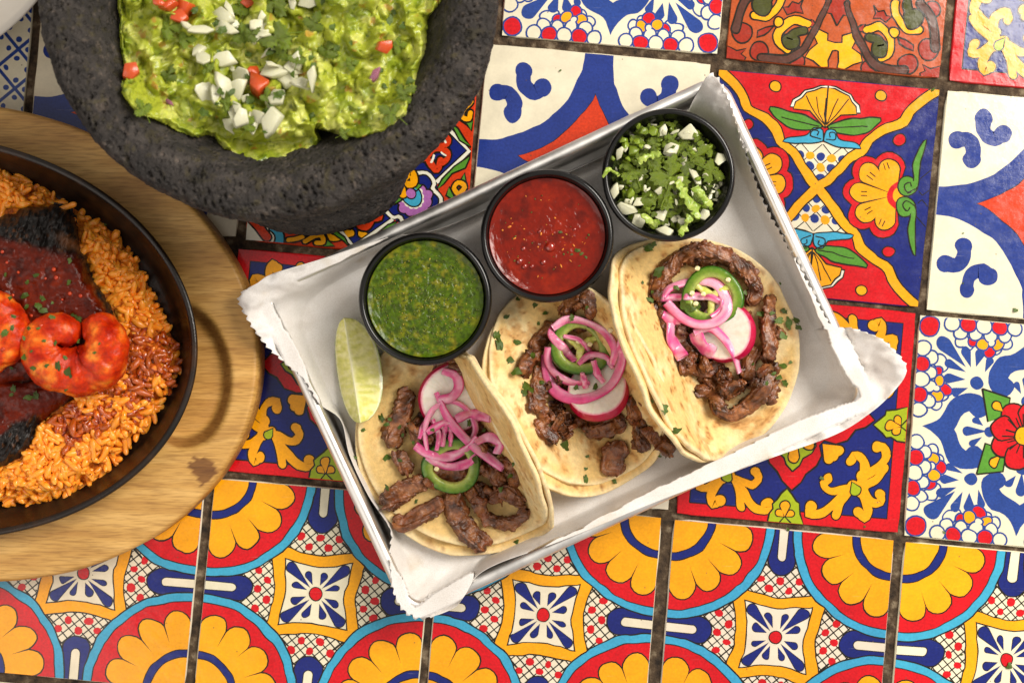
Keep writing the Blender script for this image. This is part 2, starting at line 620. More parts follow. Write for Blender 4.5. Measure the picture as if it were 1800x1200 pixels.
def d_sunflower(t):
    """quarter flowers in the corners, blue star in the middle"""
    t.sym('4')
    for k in range(-5, 6):                         # crosshatch
        pass
    t.sym('r')
    # hatching in the field under the top edge, red dots on its crossings
    for k in range(-6, 7):
        x = k * 0.088
        t.line([(x - 0.5, 0.2), (x + 0.4, 1.1)], 0.011, INK, 1)
        t.line([(x + 0.5, 0.2), (x - 0.4, 1.1)], 0.011, INK, 1)
    for x, y in ((-0.176, 0.528), (0.0, 0.528), (0.176, 0.528), (-0.088, 0.44), (0.088, 0.44)):
        t.circ((x, y), 0.036, RED, 2, n=12)
    # U at the edge
    t.out(np.vstack([arc((0, 0.70), 0.125, 180, 360), [(0.125, 1.05), (-0.125, 1.05)]]), NAVY, 3, 0.012)
    t.out(np.vstack([arc((0, 0.75), 0.042, 180, 360), [(0.042, 1.05), (-0.042, 1.05)]]), CRE, 5, 0.008)
    # white heart of the star field, bounded by yellow arcs
    q = catmull([(-0.375, 0.375), (0, 0.315), (0.375, 0.375)], 15)
    t.poly(np.vstack([q, [(0, 0)]]), CRE, 3)
    t.line(q, 0.115, INK, 5); t.line(q, 0.092, YEL, 6)
    # corner flower: cyan ring, red ground, petals, blue ring, yellow eye
    c = (-1, 1)
    for r, co, lv in ((0.925, INK, 7), (0.912, CYA, 8), (0.842, INK, 9), (0.832, RED, 10)):
        t.poly(np.vstack([arc(c, r, -92, 2, 34), [c]]), co, lv)
    for k in range(4):
        a = math.radians(-11.25 - 22.5 * k)
        e = np.array((math.cos(a), math.sin(a)))
        n = np.array((-e[1], e[0]))
        def pet(ex):
            w = 0.118 + ex
            cc = np.array(c) + e * 0.615
            th = np.linspace(PI / 2, -PI / 2, 10)
            return np.vstack([np.array(c) + e * 0.3 + n * 0.066, cc + w * (1.05 * np.cos(th)[:, None] * e + np.sin(th)[:, None] * n), np.array(c) + e * 0.3 - n * 0.066])
        t.poly(pet(0.011), INK, 11); t.poly(pet(-0.002), YEL, 12)
    for r, co, lv in ((0.388, INK, 13), (0.378, NAVY, 14), (0.318, INK, 15), (0.308, YEL, 16)):
        t.poly(np.vstack([arc(c, r, -92, 2, 20), [c]]), co, lv)
    # star
    t.drop((0.058, 0.058), (0.268, 0.268), 0.090, NAVY, 6, 0.008)
    for a in (68, 112):
        e = np.array((math.cos(math.radians(a)), math.sin(math.radians(a))))
        t.drop(e * 0.095, e * 0.225, 0.056, NAVY, 6, 0.007)
    t.sym('1')
    t.circ((0, 0), 0.075, CRE, 8, 0); t.circ((0, 0), 0.055, RED, 9, 0.01)

def d_comma(t):
    """cream quarter discs with commas, blue bands, red concave diamond"""
    t.sym('1')
    t.poly([(-1, -1), (1, -1), (1, 1), (-1, 1)], BLU, 1)
    def dia(r):
        m = math.sqrt(max(r * r - 1, 0))
        v = 1 - m
        a0 = math.degrees(math.atan2(1 - 1 + v - 1 + 0, 0)) if False else 0
        pts = []
        for sx, sy in ((1, 1), (-1, 1), (-1, -1), (1, -1)):
            cx, cy = sx, sy
            p0 = math.atan2(0 - cy, sx * v - cx) if (sx * sy) > 0 else math.atan2(sy * v - cy, 0 - cx)
            p1 = math.atan2(sy * v - cy, 0 - cx) if (sx * sy) > 0 else math.atan2(0 - cy, sx * v - cx)
            while p1 - p0 > PI: p1 -= 2 * PI
            while p1 - p0 < -PI: p1 += 2 * PI
            th = np.linspace(p0, p1, 16, endpoint=False)
            pts.append(np.stack([cx + r * np.cos(th), cy + r * np.sin(th)], 1))
        return np.vstack(pts)
    d = dia(1.065)
    t.poly(d * 1.02, INK, 2); t.poly(d, ORA, 3)
    t.sym('4')
    t.poly(np.vstack([arc((-1, 1), 0.872, -92, 2, 30), [(-1, 1)]]), CRE, 4)
    o = np.array((-1, 1))
    f = lambda pts: [o + np.array((x, -y)) for x, y in pts]
    for pts in ([(.35, .225), (.365, .34), (.45, .405), (.53, .355)], [(.135, .44), (.235, .435), (.29, .52), (.285, .61)]):
        t.blob(f(pts), 0.135, BLU, 5, 0.0, balls=(1.18, 1.18))

def d_scroll(t, cr):
    I = lambda pts: t.inv(cr, pts)
    t.sym('1')
    t.poly([(-.885, -.885), (.885, -.885), (.885, .885), (-.885, .885)], NAVY, 1)
    t.line([(-.885, -.885), (.885, -.885), (.885, .885), (-.885, .885)], 0.012, INK, 2, closed=True)
    q = [(0, -.70), (.085, -.62), (.12, -.54), (.215, -.47), (.25, -.36), (.225, -.27), (.27, -.225), (.36, -.25), (.47, -.215), (.54, -.12), (.62, -.085)]
    full = []
    for k in range(4):
        a = k * PI / 2
        full += [(x * math.cos(a) - y * math.sin(a), x * math.sin(a) + y * math.cos(a)) for x, y in q]
    full = np.array(full)
    t.out(full, RED, 3)
    t.out(full * 0.76, LIM, 5)
    t.sym('r')
    for a, l in ((-118, .30), (-90, .40), (-62, .30)):
        e = np.array((math.cos(math.radians(a)), math.sin(math.radians(a))))
        t.drop(e * 0.1 + (0, -.05), e * l + (0, -.05), 0.09, YEL, 7)
    for dx, dy in ((.0, -.1), (.10, 0), (.06, -.06)):
        t.drop((.255, -.255), (.33 + dx, -.33 + (-.10 - dy if False else dy)), 0.085, YEL, 7)
    # lime motif at the middle of each edge
    og = I([(478, 1135), (490, 1060), (510, 1035), (505, 1010), (530, 990), (550, 965), (575, 938), (600, 965), (620, 1000), (640, 1010), (645, 1060), (668, 1135)])
    t.out(og, LIM, 5)
    for b_, p_, w_ in (((565, 1078), (567, 1000), 0.075), ((560, 1078), (528, 1045), 0.06), ((572, 1078), (610, 1052), 0.06)):
        bb, pp = I([b_, p_])
        t.drop(bb, pp, w_, YEL, 7, 0.012)
    t.line(I([(535, 1115), (565, 1078), (600, 1112)]), 0.014, INK, 7)
    t.sym('4')
    S = [([(700, 1030), (690, 1062), (750, 1062), (815, 1015), (880, 950)], 44, (1.25, 1)),
         ([(825, 1075), (850, 1000), (905, 920)], 40, (1.0, 1.2)),
         ([(790, 885), (768, 920), (800, 955), (880, 935)], 38, (1.2, 1)),
         ([(900, 805), (915, 775), (962, 800), (965, 860), (930, 930)], 42, (1.2, 1.2)),
         ([(1030, 725), (1068, 735), (1075, 790), (1020, 835), (950, 880)], 44, (1.25, 1.2)),
         ([(1075, 835), (1020, 890), (950, 930)], 42, (0.9, 1.4)),
         ([(1045, 965), (1050, 1010), (1000, 1000), (950, 940)], 40, (1.3, 1.5)),
         ([(940, 1060), (968, 1085), (985, 1040), (950, 950)], 42, (1.3, 1.5))]
    for pts, w, bl in S:
        t.blob(I(pts), w / 563.0, INK, 3, 0.012, bl)
    for pts, w, bl in S:
        t.blob(I(pts), w / 563.0, YEL, 5, 0.0, bl)
    b_, p_ = I([(900, 905), (930, 965)])
    t.drop(b_, p_, 0.08, LIM, 6, 0.012)

def d_shell(t, cr):
    I = lambda pts: t.inv(cr, pts)
    sc_ = [(1135, 118), (1060, 180), (1000, 230), (960, 290), (880, 320), (800, 370), (760, 430), (690, 470), (640, 530), (575, 590)]
    L = I(sc_)
    L[0] = (1.0, 1.0)
    L = np.vstack([L[:-1], [(0.0, 0.0)]])
    Ls = catmull(L, 30)
    t.sym('y')
    t.poly(np.vstack([Ls, Ls[::-1] * (-1, 1)]), RED, 1)
    lat = I([(385, 372), (450, 368), (560, 372), (660, 385), (748, 402), (690, 470), (640, 530), (560, 590)])
    k = lat.copy(); k[:, 0] = np.abs(k[:, 0])
    t.poly(np.vstack([lat[4:7], [(0, 0)], (lat[4:7] * (-1, 1))[::-1], [(-.25, .40), (0, .42), (.25, .40)]]), CRE, 2)
    g = 0.0935
    for r in range(1, 5):
        for c in range(-r, r + 1):
            if (r + c) % 2 == 0 or True:
                x, y = c * g, 0.10 + (r - 1) * g
                if abs(x) < 0.055 + 0.72 * (y - 0.03) and y < 0.37:
                    blue = (r + c) % 2 == 1
                    t.circ((x, y), 0.040, BLU if blue else YEL, 4, 0, n=12)
    for r in range(-5, 6):
        t.line([(r * 0.187, 0.02), (r * 0.187 + 0.37, 0.39)], 0.008, INK, 3)
        t.line([(r * 0.187, 0.02), (r * 0.187 - 0.37, 0.39)], 0.008, INK, 3)
    # cover the hatching that runs out of the dotted triangle
    t.sym('4')
    t.poly(np.vstack([Ls[8:], [(0.9, 0.0)], [(0.9, 0.6)]]), NAVY, 5)
    t.sym('y')
    t.poly(np.vstack([[(-.9, .9), (.9, .9), (.62, .62), (.42, .40)], [(.25, .395), (0, .41), (-.25, .395)], [(-.42, .40), (-.62, .62)]]), RED, 5)
    t.sym('4')
    t.poly(np.vstack([Ls[:22] + (0.0, 0.0), [(0.62, 0.2), (1.1, 0.3), (1.1, 1.1)]]), NAVY, 6)
    t.line(Ls, 0.105, INK, 7); t.line(Ls, 0.080, YEL, 8)
    # cyan volutes, leaves, shell in the red triangles
    vol = [(0.0, .44), (.02, .53), (.10, .545), (.135, .48), (.20, .455), (.30, .435), (.345, .39), (.20, .385), (.06, .40), (0.0, .42)]
    t.out(vol, CYA, 10, 0.012, smooth=30)
    t.line(catmull([(.02, .44), (.11, .46), (.10, .52), (.05, .51), (.06, .47)], 14), 0.012, INK, 12)
    t.out([(0.02, .56), (.16, .64), (.30, .67), (.505, .69), (.44, .60), (.33, .53), (.18, .515)], GRN, 9, 0.014, smooth=30)
    t.line(catmull([(.05, .56), (.2, .585), (.38, .61)], 8), 0.010, INK, 11)
    sh = [(0.0, .545), (.14, .68), (.285, .70), (.27, .77), (.225, .81), (.19, .86), (.12, .885), (.06, .92), (0, .925)]
    t.out(np.array(sh) * (1.10, 1) + (0, .018), WHT, 6, 0.014)
    t.out(sh, YEL, 7, 0.014)
    for a in (.0, .10, .19):
        t.line(catmull([(0.01, .58), (a * .6, .70), (a, .83)], 6), 0.010, INK, 9)
    t.circ((.475, .885), .045, YEL, 9, .012)
    # red-rimmed shells in the blue triangles
    def pet(a, l, w, c, o):
        e = np.array((math.cos(math.radians(a)), math.sin(math.radians(a))))
        t.drop(np.array((.70, 0)), np.array((.70, 0)) + e * l, w, c, o[0], o[1])
    t.sym('4')
    for a in (180, 145, 110):
        pet(a, .475 if a > 120 else .40, .27, RED, (9, .012))
    for a in (180, 145, 110):
        pet(a, .405 if a > 120 else .335, .175, YEL, (11, .012))
    for a in (180, 146, 112):
        e = np.array((math.cos(math.radians(a)), math.sin(math.radians(a))))
        for s in (-1, 1):
            n = np.array((-e[1], e[0])) * .018 * s
            t.line([np.array((.70, 0)) + e * .25 + n, np.array((.70, 0)) + e * .31 + n], .009, INK, 13)
    t.line(arc((.76, 0), .115, 90, 200, 12), .05, RED, 14)
    t.poly(np.vstack([arc((.76, 0), .085, 90, 200, 10), [(.80, 0), (.80, .085)]]), YEL, 13)
    t.circ((.79, .095), .085, GRN, 15, .012)
    t.out([(.80, .03), (.875, .09), (.885, .22), (.90, .36), (.92, .54), (.86, .44), (.825, .30), (.835, .17)], GRN, 16, .012, smooth=26)
    t.circ((.79, .095), .075, GRN, 17, 0)
    t.line(catmull([(.86, .08), (.80, .04), (.755, .09), (.80, .135), (.82, .10)], 14), .012, INK, 18)
    t.circ((.68, .51), .048, RED, 9, .012)

def d_terracotta(t, cr):
    I = lambda pts: t.inv(cr, pts)
    t.sym('4')
    s = 650.0
    def B(pts, w, c, lv, bl=(1, 1), o=.016, taper=None):
        t.blob(I(pts), w / s, c, lv, o, bl, taper=taper)
    def C(p, r, c, lv):
        t.circ(I([p])[0], r / s, c, lv, .016)
    B([(872, 175), (960, 165), (1015, 225), (1020, 300), (960, 340)], 44, YEL, 3)
    C((950, 290), 48, OLI, 5)
    B([(885, 222), (945, 245), (960, 300)], 40, OLI, 5)
    B([(1045, 20), (1060, 100), (1110, 165), (1190, 175)], 40, YEL, 3)
    C((1155, 110), 54, OLI, 5); B([(1110, 0), (1130, 80)], 40, OLI, 5)
    C((1040, 190), 24, YEL, 7)
    t.out(I([(1060, 215), (1110, 235), (1150, 270), (1150, 305), (1110, 285), (1080, 255)]), RBR, 5)
    t.out(I([(925, 40), (950, 65), (985, 55), (1000, 90), (1030, 100), (1000, 140), (960, 115), (915, 115), (935, 80)]), RBR, 3)
    C((1120, 380), 52, RBR, 5); C((890, 400), 42, RBR, 3); C((1240, 290), 56, RBR, 5); C((1260, 60), 46, RBR, 3)
    t.out(I([(1200, 470), (1190, 430), (1220, 415), (1200, 375), (1250, 400), (1310, 385), (1320, 480)]), RBR, 3)
    B([(772, 20), (800, 150), (840, 250), (885, 340), (960, 400), (1100, 415)], 34, BRN, 8, taper=(.7, .8, .9, 1.2, 1.1))
    B([(1190, 20), (1260, 120), (1282, 280)], 40, BRN, 8)
    t.out(I([(800, 185), (840, 150), (860, 140), (850, 190)]), RBR, 3)
    t.sym('y')
    ye = I([(690, 250), (735, 250), (740, 210), (805, 190), (822, 240), (790, 280), (838, 320), (850, 365), (800, 380), (745, 412), (705, 400), (715, 365), (705, 310), (690, 305)])
    ye[:, 0] = np.abs(ye[:, 0])
    t.out(np.vstack([ye, (ye * (-1, 1))[::-1]]), YEL, 6)
    rd = I([(690, 155), (745, 92), (780, 88), (768, -60), (690, -140)])
    rd[:, 0] = np.abs(rd[:, 0]); rd[0, 0] = 0; rd[-1] = (0, -0.25)
    t.poly(np.vstack([rd, (rd * (-1, 1))[::-1]]), RBR, 5); t.line(rd[:4], .016, INK, 6); t.line(rd[:4] * (-1, 1), .016, INK, 6)

def d_flower(t, cr):
    I = lambda pts: t.inv(cr, pts)
    u = 535.0
    # heart band pointing at each edge
    t.sym('r')
    up = I([(115, 568), (170, 550), (215, 510), (250, 440), (320, 408), (390, 415), (430, 470), (405, 520), (360, 530), (330, 497), (265, 580)])
    up[0, 1] = 0; up[-1, 1] = 0
    h = catmull(up, 30)
    t.poly(np.vstack([h, (h * (1, -1))[::-1]]), BLI, 3)
    t.drop((-.50, .0), (-.545, 0), .05, CRE, 4, 0)
    t.drop((-.33, 0), (-.545, 0), .085, BLI, 5, 0)
    t.circ((-.31, 0), .048, BLI, 5)
    t.sym('8')
    t.drop((-.37, .05), (-.47, .115), .06, BLI, 5, 0)
    t.sym('4')
    for b_, p_, w_ in (((315, 285), (190, 145), 78), ((345, 290), (320, 190), 48), ((375, 290), (398, 205), 46), ((418, 318), (447, 240), 36), ((320, 310), (220, 262), 46), ((330, 350), (222, 340), 46), ((340, 385), (248, 412), 40)):
        bb, pp = I([b_, p_])
        t.drop(bb, pp, w_ / u, BLI, 4, 0)
    t.circ(I([(380, 362)])[0], 30 / u, BLI, 4)
    t.out(I([(403, 388), (530, 430), (520, 520), (420, 545)]), GRN, 6)
    b_, p_ = I([(497, 497), (455, 452)])
    t.drop(b_, p_, .07, YEL, 8, .014)
    # scales along the edge: rows of outlined half discs
    t.sym('8')
    def scale_(x, y, r, c, lv):
        a = np.linspace(0, 2 * PI, 16, endpoint=False)
        rr = np.stack([np.cos(a), np.sin(a)], 1)
        t.poly(np.array((x, y)) + (r + .012) * rr, BLI, lv); t.poly(np.array((x, y)) + (r - .004) * rr, c, lv + 1)
    rows = [(-.60, -.79, .055, CRE, 1), (-.205, -.80, .05, CRE, 1), (-.545, -.765, .05, CRE, 1), (-.29, -.75, .05, CRE, 1),
            (-.50, -.80, .045, RED, 3), (-.345, -.72, .052, RED, 3), (-.42, -.775, .05, YEL, 5), (-.28, -.79, .05, YEL, 5), (-.345, -.80, .03, CRE, 6),
            (-.62, -.865, .055, CRE, 7), (-.49, -.865, .055, CRE, 7), (-.36, -.862, .055, CRE, 7), (-.23, -.865, .055, CRE, 7),
            (-.70, -.945, .065, CRE, 9), (-.56, -.945, .068, RED, 9), (-.42, -.945, .068, CRE, 9), (-.28, -.945, .068, RED, 9), (-.145, -.945, .062, CRE, 9), (-.90, -.90, .085, RED, 9)]
    for x, y, r, c, lv in rows:
        scale_(x, y, r, c, lv)
    t.sym('1')
    for k in range(8):
        a = PI / 8 + k * PI / 4 + .15
        e = np.array((math.cos(a), math.sin(a)))
        t.drop(e * .03, e * .305, .205, RED, 9 + (k % 2) * 2, .016)
    for k in range(16):
        a = k * PI / 8 + .08
        e = np.array((math.cos(a), math.sin(a)))
        t.line([e * .08, e * (.17 if k % 2 else .20)], .013, INK, 14)
    t.circ((0, 0), .078, YEL, 15, .014)

def d_garland(t, cr):
    I = lambda pts: t.inv(cr, pts)
    s = 626.0
    t.sym('1')
    t.sym('dd')
    t.poly(I([(713, 548), (1000, 250), (1190, 462), (1315, 600), (1115, 785), (1150, 860), (1145, 930), (1000, 1000)]), NAVY, 1)
    z = I([(1060, 320), (1190, 470), (1312, 600), (1118, 782)])
    t.line(z, 40 / s, INK, 4); t.line(z, 22 / s, WHT, 5)
    z2 = catmull(I([(985, 735), (1060, 725), (1105, 780), (1100, 820), (1150, 870), (1138, 935), (1105, 975)]), 20)
    t.line(z2, 38 / s, INK, 4); t.line(z2, 20 / s, WHT, 5)
    for pts in ([(1205, 440), (1250, 470), (1290, 540), (1330, 585), (1260, 540)], [(1325, 620), (1290, 700), (1215, 730), (1160, 790), (1120, 825), (1150, 760), (1230, 690)]):
        t.out(I(pts), GRN, 6, .016)
    for c0, pts in (((1255, 810), [(1265, 860), (1225, 810), (1250, 780), (1285, 805), (1262, 840)]), ((1300, 370), [(1325, 320), (1280, 370), (1275, 410), (1310, 420), (1320, 385)]), ((1310, 250), [(1335, 225), (1318, 275), (1300, 300)])):
        t.blob(I(pts), 26 / s, YEL, 8, .018)
    for pts in ([(1260, 770), (1285, 725), (1295, 790)], [(1225, 880), (1180, 850), (1195, 800), (1235, 870)], [(1255, 425), (1335, 425), (1325, 490), (1300, 455)], [(1245, 385), (1290, 320), (1330, 290), (1280, 370)]):
        t.out(I(pts), GRN, 7, .018)
    # red scroll on the navy point
    for pts in ([(1125, 555), (1170, 520), (1195, 550), (1150, 575)], [(1060, 640), (1110, 590), (1180, 600), (1190, 640), (1150, 665)], [(1085, 655), (1120, 710), (1140, 650)]):
        t.blob(I(pts), 32 / s, ORA, 6, .018)
    for pts in ([(1160, 530), (1172, 552)], [(1105, 625), (1095, 660)], [(1150, 610), (1172, 625)]):
        t.blob(I(pts), 12 / s, WHT, 8, .0)
    # lilac blossom on the diagonal
    c = I([(985, 860)])[0]
    t.sym('1')
    t.tf = [lambda p: p, lambda p: p * (-1, -1), lambda p: np.stack([p[:, 1], -p[:, 0]], 1) * (1, 1), lambda p: np.stack([-p[:, 1], p[:, 0]], 1)]
    for k, a in enumerate((-150, -122, -95, -68, -42, -15, 12, 40)):
        e = np.array((math.cos(math.radians(a)), math.sin(math.radians(a))))
        t.drop(c + e * .03, c + e * (.185 - (.04 if k in (0, 7) else 0)), .098, PUR, 8, .014)
        t.drop(c + e * .05, c + e * .115, .05, WHT, 10, 0)
    t.circ(c, .085, CYA, 11, .014); t.circ(c + (-.02, .03), .045, PUR, 13, .012)
    for pts in ([(885, 850), (915, 800), (930, 850)], [(930, 770), (985, 725), (995, 780), (960, 790)]):
        t.blob(I(pts), 36 / s, YEL, 13, .016)
    for pts in ([(880, 905), (890, 870), (925, 850), (925, 885)], [(985, 810), (1010, 780), (1040, 795), (1010, 825)]):
        t.out(I(pts), GRN, 12, .016)
    # cyan and white quarter rosette in the outer corner
    t.sym('4')
    t.poly(np.vstack([arc((-1, -1), .36, 0, 90, 14), [(-1, -1)]]), CYA, 3)
    t.line(arc((-1, -1), .36, 0, 90, 14), .02, INK, 4)
    for a in (12, 45, 78):
        e = np.array((math.cos(math.radians(a)), math.sin(math.radians(a))))
        t.drop((-1, -1), np.array((-1, -1)) + e * .27, .13, WHT, 5, .016)
    t.blob([(-.95, -.80), (-.88, -.86), (-.80, -.95)], .07, ORA, 7, .016)
    t.circ((-.45, -.83), .05, RED, 3, .016)
    t.blob([(-.30, -.82), (-.20, -.90), (-.05, -.84)], .06, YEL, 3, .016)

def d_lattice(t):
    t.sym('1')
    for k in range(-6, 7):
        x = k * 0.36
        t.line([(x - 1.2, -1.2), (x + 1.2, 1.2)], .030, BLI, 1)
        t.line([(x - 1.2, 1.2), (x + 1.2, -1.2)], .030, BLI, 1)
    for i in range(-7, 8):
        for j in range(-7, 8):
            if (i + j) % 2 == 0:
                for dx, dy in ((.085, 0), (-.085, 0), (0, .085), (0, -.085)):
                    t.circ((i * .18 + dx, j * .18 + dy), .026, BLI, 2, n=10)

TILES = [
    ([(-325, -37), (60, 0), (24, 384), (-360, 348)], 'lattice'), ([(74, 3), (452, 38), (416, 418), (38, 384)], 'comma'),
    ([(464, 40), (844, 74), (816, 458), (430, 423)], 'garland'), ([(856, 76), (1251, 112), (1213, 497), (820, 461)], 'comma'),
    ([(1262, 121), (1653, 157), (1615, 541), (1224, 504)], 'shell'), ([(1664, 158), (2058, 192), (2020, 581), (1627, 546)], 'comma'),
    ([(12, 400), (406, 434), (370, 824), (-24, 790)], 'comma'), ([(418, 436), (810, 472), (775, 862), (382, 827)], 'scroll'),
    ([(822, 474), (1212, 508), (1176, 897), (787, 864)], 'comma'), ([(1224, 512), (1611, 549), (1580, 937), (1188, 903)], 'scroll'),
    ([(1616, 552), (2010, 588), (1982, 980), (1588, 942)], 'flower'),
    ([(-32, 802), (362, 838), (325, 1213), (-68, 1176)], 'sunflower'), ([(377, 839), (767, 873), (732, 1250), (340, 1215)], 'sunflower'),
    ([(779, 874), (1164, 908), (1132, 1288), (746, 1252)], 'sunflower'), ([(1184, 911), (1573, 947), (1541, 1328), (1154, 1290)], 'sunflower'),
    ([(1590, 950), (1980, 986), (1948, 1368), (1558, 1332)], 'sunflower'), ([(-70, 1192), (323, 1229), (286, 1605), (-108, 1570)], 'sunflower'),
    ([(338, 1231), (730, 1266), (694, 1642), (300, 1607)], 'sunflower'),
    ([(917, -318), (1300, -285), (1262, 97), (880, 64)], 'flower'), ([(1312, -283), (1690, -250), (1652, 139), (1275, 104)], 'terracotta'),
    ([(1705, -248), (2095, -212), (2058, 178), (1667, 143)], 'scroll'), ([(520, -350), (905, -318), (868, 62), (484, 28)], 'scroll'),
    ([(125, -385), (507, -352), (472, 27), (88, -7)], 'sunflower'),
]
def build_table():
    v = np.array([(-0.45, -0.36), (0.45, -0.36), (0.45, 0.34), (-0.45, 0.34)])
    n = 220
    gx, gy = np.meshgrid(np.linspace(-0.40, 0.40, n), np.linspace(-0.32, 0.30, n), indexing='ij')
    z = -0.0013 + 0.0006 * fbm(np.c_[gx.ravel() * 260, gy.ravel() * 260, np.zeros(n * n)], 3, 3)
    table = mk('tabletop', np.c_[gx.ravel(), gy.ravel(), z], grid_faces(n, n), M_GROUT, kind='structure', origin=False)
    srcs = {'scroll': crop(1180, 530, 2.858), 'shell': crop(1240, 110, 2.7595), 'terracotta': crop(1260, 0, 3.333), 'flower': crop(1580, 540, 2.727), 'garland': crop(420, 80, 3.242)}
    first = {'scroll': 9, 'shell': 4, 'terracotta': 19, 'flower': 10, 'garland': 2}
    for i, (q, kind) in enumerate(TILES):
        base = {'scroll': RED, 'shell': NAVY, 'terracotta': TER, 'garland': ORA, 'comma': CRE, 'flower': CRE, 'sunflower': CRE, 'lattice': CRE}[kind]
        t = Tile(q, i + 1, base, edge=None if kind not in ('garland',) else ORA)
        if kind in srcs:                      # the motif was measured on one tile of its kind
            ref = Tile(TILES[first[kind]][0], 0, base)
            t.inv = ref.inv
            {'scroll': d_scroll, 'shell': d_shell, 'terracotta': d_terracotta, 'flower': d_flower, 'garland': d_garland}[kind](t, srcs[kind])
        else:
            {'comma': d_comma, 'sunflower': d_sunflower, 'lattice': d_lattice}[kind](t)
        t.build(table)
    return table
build_table()
# ------------------------------------------------------------------ aluminium tray
TC, TU, TV = np.array((993.0, 609.0)), np.array((0.9063, -0.4226)), np.array((0.4226, 0.9063))
def TL_(u, v, z):
    """tray-local (pixel units along the tray's length and width) to world"""
    p = TC + u * TU + v * TV
    return P(p[0], p[1], z)

def rrect(hu, hv, r, n):
    """rounded rectangle, 4n points, starting on the right side, counter-clockwise in (u, -v)"""
    out = []
    L = [(hu - r, -(hv - r), -90, 0), (hu - r, hv - r, 0, 90), (-(hu - r), hv - r, 90, 180), (-(hu - r), -(hv - r), 180, 270)]
    for k, (cx, cy, a0, a1) in enumerate(L):
        na = n // 3
        a = np.radians(np.linspace(a0, a1, na, endpoint=False))
        out.append(np.stack([cx + r * np.cos(a), cy + r * np.sin(a)], 1))
        nx = L[(k + 1) % 4]
        e0 = np.array((cx + r * math.cos(math.radians(a1)), cy + r * math.sin(math.radians(a1))))
        e1 = np.array((nx[0] + r * math.cos(math.radians(nx[2])), nx[1] + r * math.sin(math.radians(nx[2]))))
        t = np.linspace(0, 1, n - na, endpoint=False)[:, None]
        out.append(e0 * (1 - t) + e1 * t)
    return np.vstack(out)

def metal_material():
    m, nt, b = new_mat('brushed_aluminium')
    N, L = nt.nodes, nt.links
    tc = N.new('ShaderNodeTexCoord')
    n1 = N.new('ShaderNodeTexNoise'); n1.inputs['Scale'].default_value = 90; n1.inputs['Detail'].default_value = 6
    mp = N.new('ShaderNodeMapping'); mp.inputs['Rotation'].default_value = (0, 0, -0.436); mp.inputs['Scale'].default_value = (40, 900, 300)
    L.new(tc.outputs['Object'], mp.inputs[0]); L.new(tc.outputs['Object'], n1.inputs['Vector'])
    n2 = N.new('ShaderNodeTexNoise'); n2.inputs['Scale'].default_value = 1; n2.inputs['Detail'].default_value = 4
    L.new(mp.outputs[0], n2.inputs['Vector'])
    r = N.new('ShaderNodeMapRange'); r.inputs['From Min'].default_value = 0.3; r.inputs['From Max'].default_value = 0.7
    r.inputs['To Min'].default_value = 0.34; r.inputs['To Max'].default_value = 0.55
    L.new(n1.outputs['Fac'], r.inputs['Value']); L.new(r.outputs[0], b.inputs['Roughness'])
    cr = N.new('ShaderNodeValToRGB'); cr.color_ramp.elements[0].color = (0.72, 0.70, 0.67, 1); cr.color_ramp.elements[1].color = (0.90, 0.88, 0.85, 1)
    L.new(n1.outputs['Fac'], cr.inputs['Fac']); L.new(cr.outputs[0], b.inputs['Base Color'])
    b.inputs['Metallic'].default_value = 1
    bp = N.new('ShaderNodeBump'); bp.inputs['Strength'].default_value = 0.12; bp.inputs['Distance'].default_value = 0.0003
    L.new(n2.outputs['Fac'], bp.inputs['Height']); L.new(bp.outputs[0], b.inputs['Normal'])
    return m
M_ALU = metal_material()
RIM_Z = 0.0235
def build_tray():
    prof = [(-60, 0.0012), (-34, 0.0012), (-30, 0.0022), (-22, 0.0195), (-21.4, 0.0210)]            # offset from the rim's outer line (px), height: inner floor and wall
    a = np.radians(np.linspace(180, -110, 12))
    prof += [(-10.5 + 10.5 * math.cos(x), 0.0216 + 0.0027 * math.sin(x)) for x in a]                # rolled bead
    prof += [(-19, 0.0185), (-29, 0.0005), (-40, 0.0)]                                           # outside
    n = 36
    rings = []
    for off, z in prof:
        hu, hv = 453 + off, 321 + off
        q = rrect(hu, hv, max(12, 46 + off), n)
        rings.append(np.array([TL_(u, v, z) for u, v in q]))
    m = len(rings[0])
    V = np.vstack(rings)
    F = grid_faces(len(rings), m, False, True).tolist()
    F.append(list(range(m))); F.append([(len(rings) - 1) * m + k for k in range(m)][::-1])
    root = empty('tray', TL_(0, 0, 0.0) * (1, 1, 0), label='rectangular aluminium tray with rolled rim holding the tacos', cat='tray')
    lo_, hi_ = 4 * m, (4 + 12) * m + m
    isrim = lambda f: len(f) == 4 and all(lo_ <= i < hi_ for i in f)
    split_obj('rim', V, F, None, isrim, M_ALU, root)
    split_obj('pan', V, F, None, lambda f: not isrim(f), M_ALU, root)
    return root
build_tray()

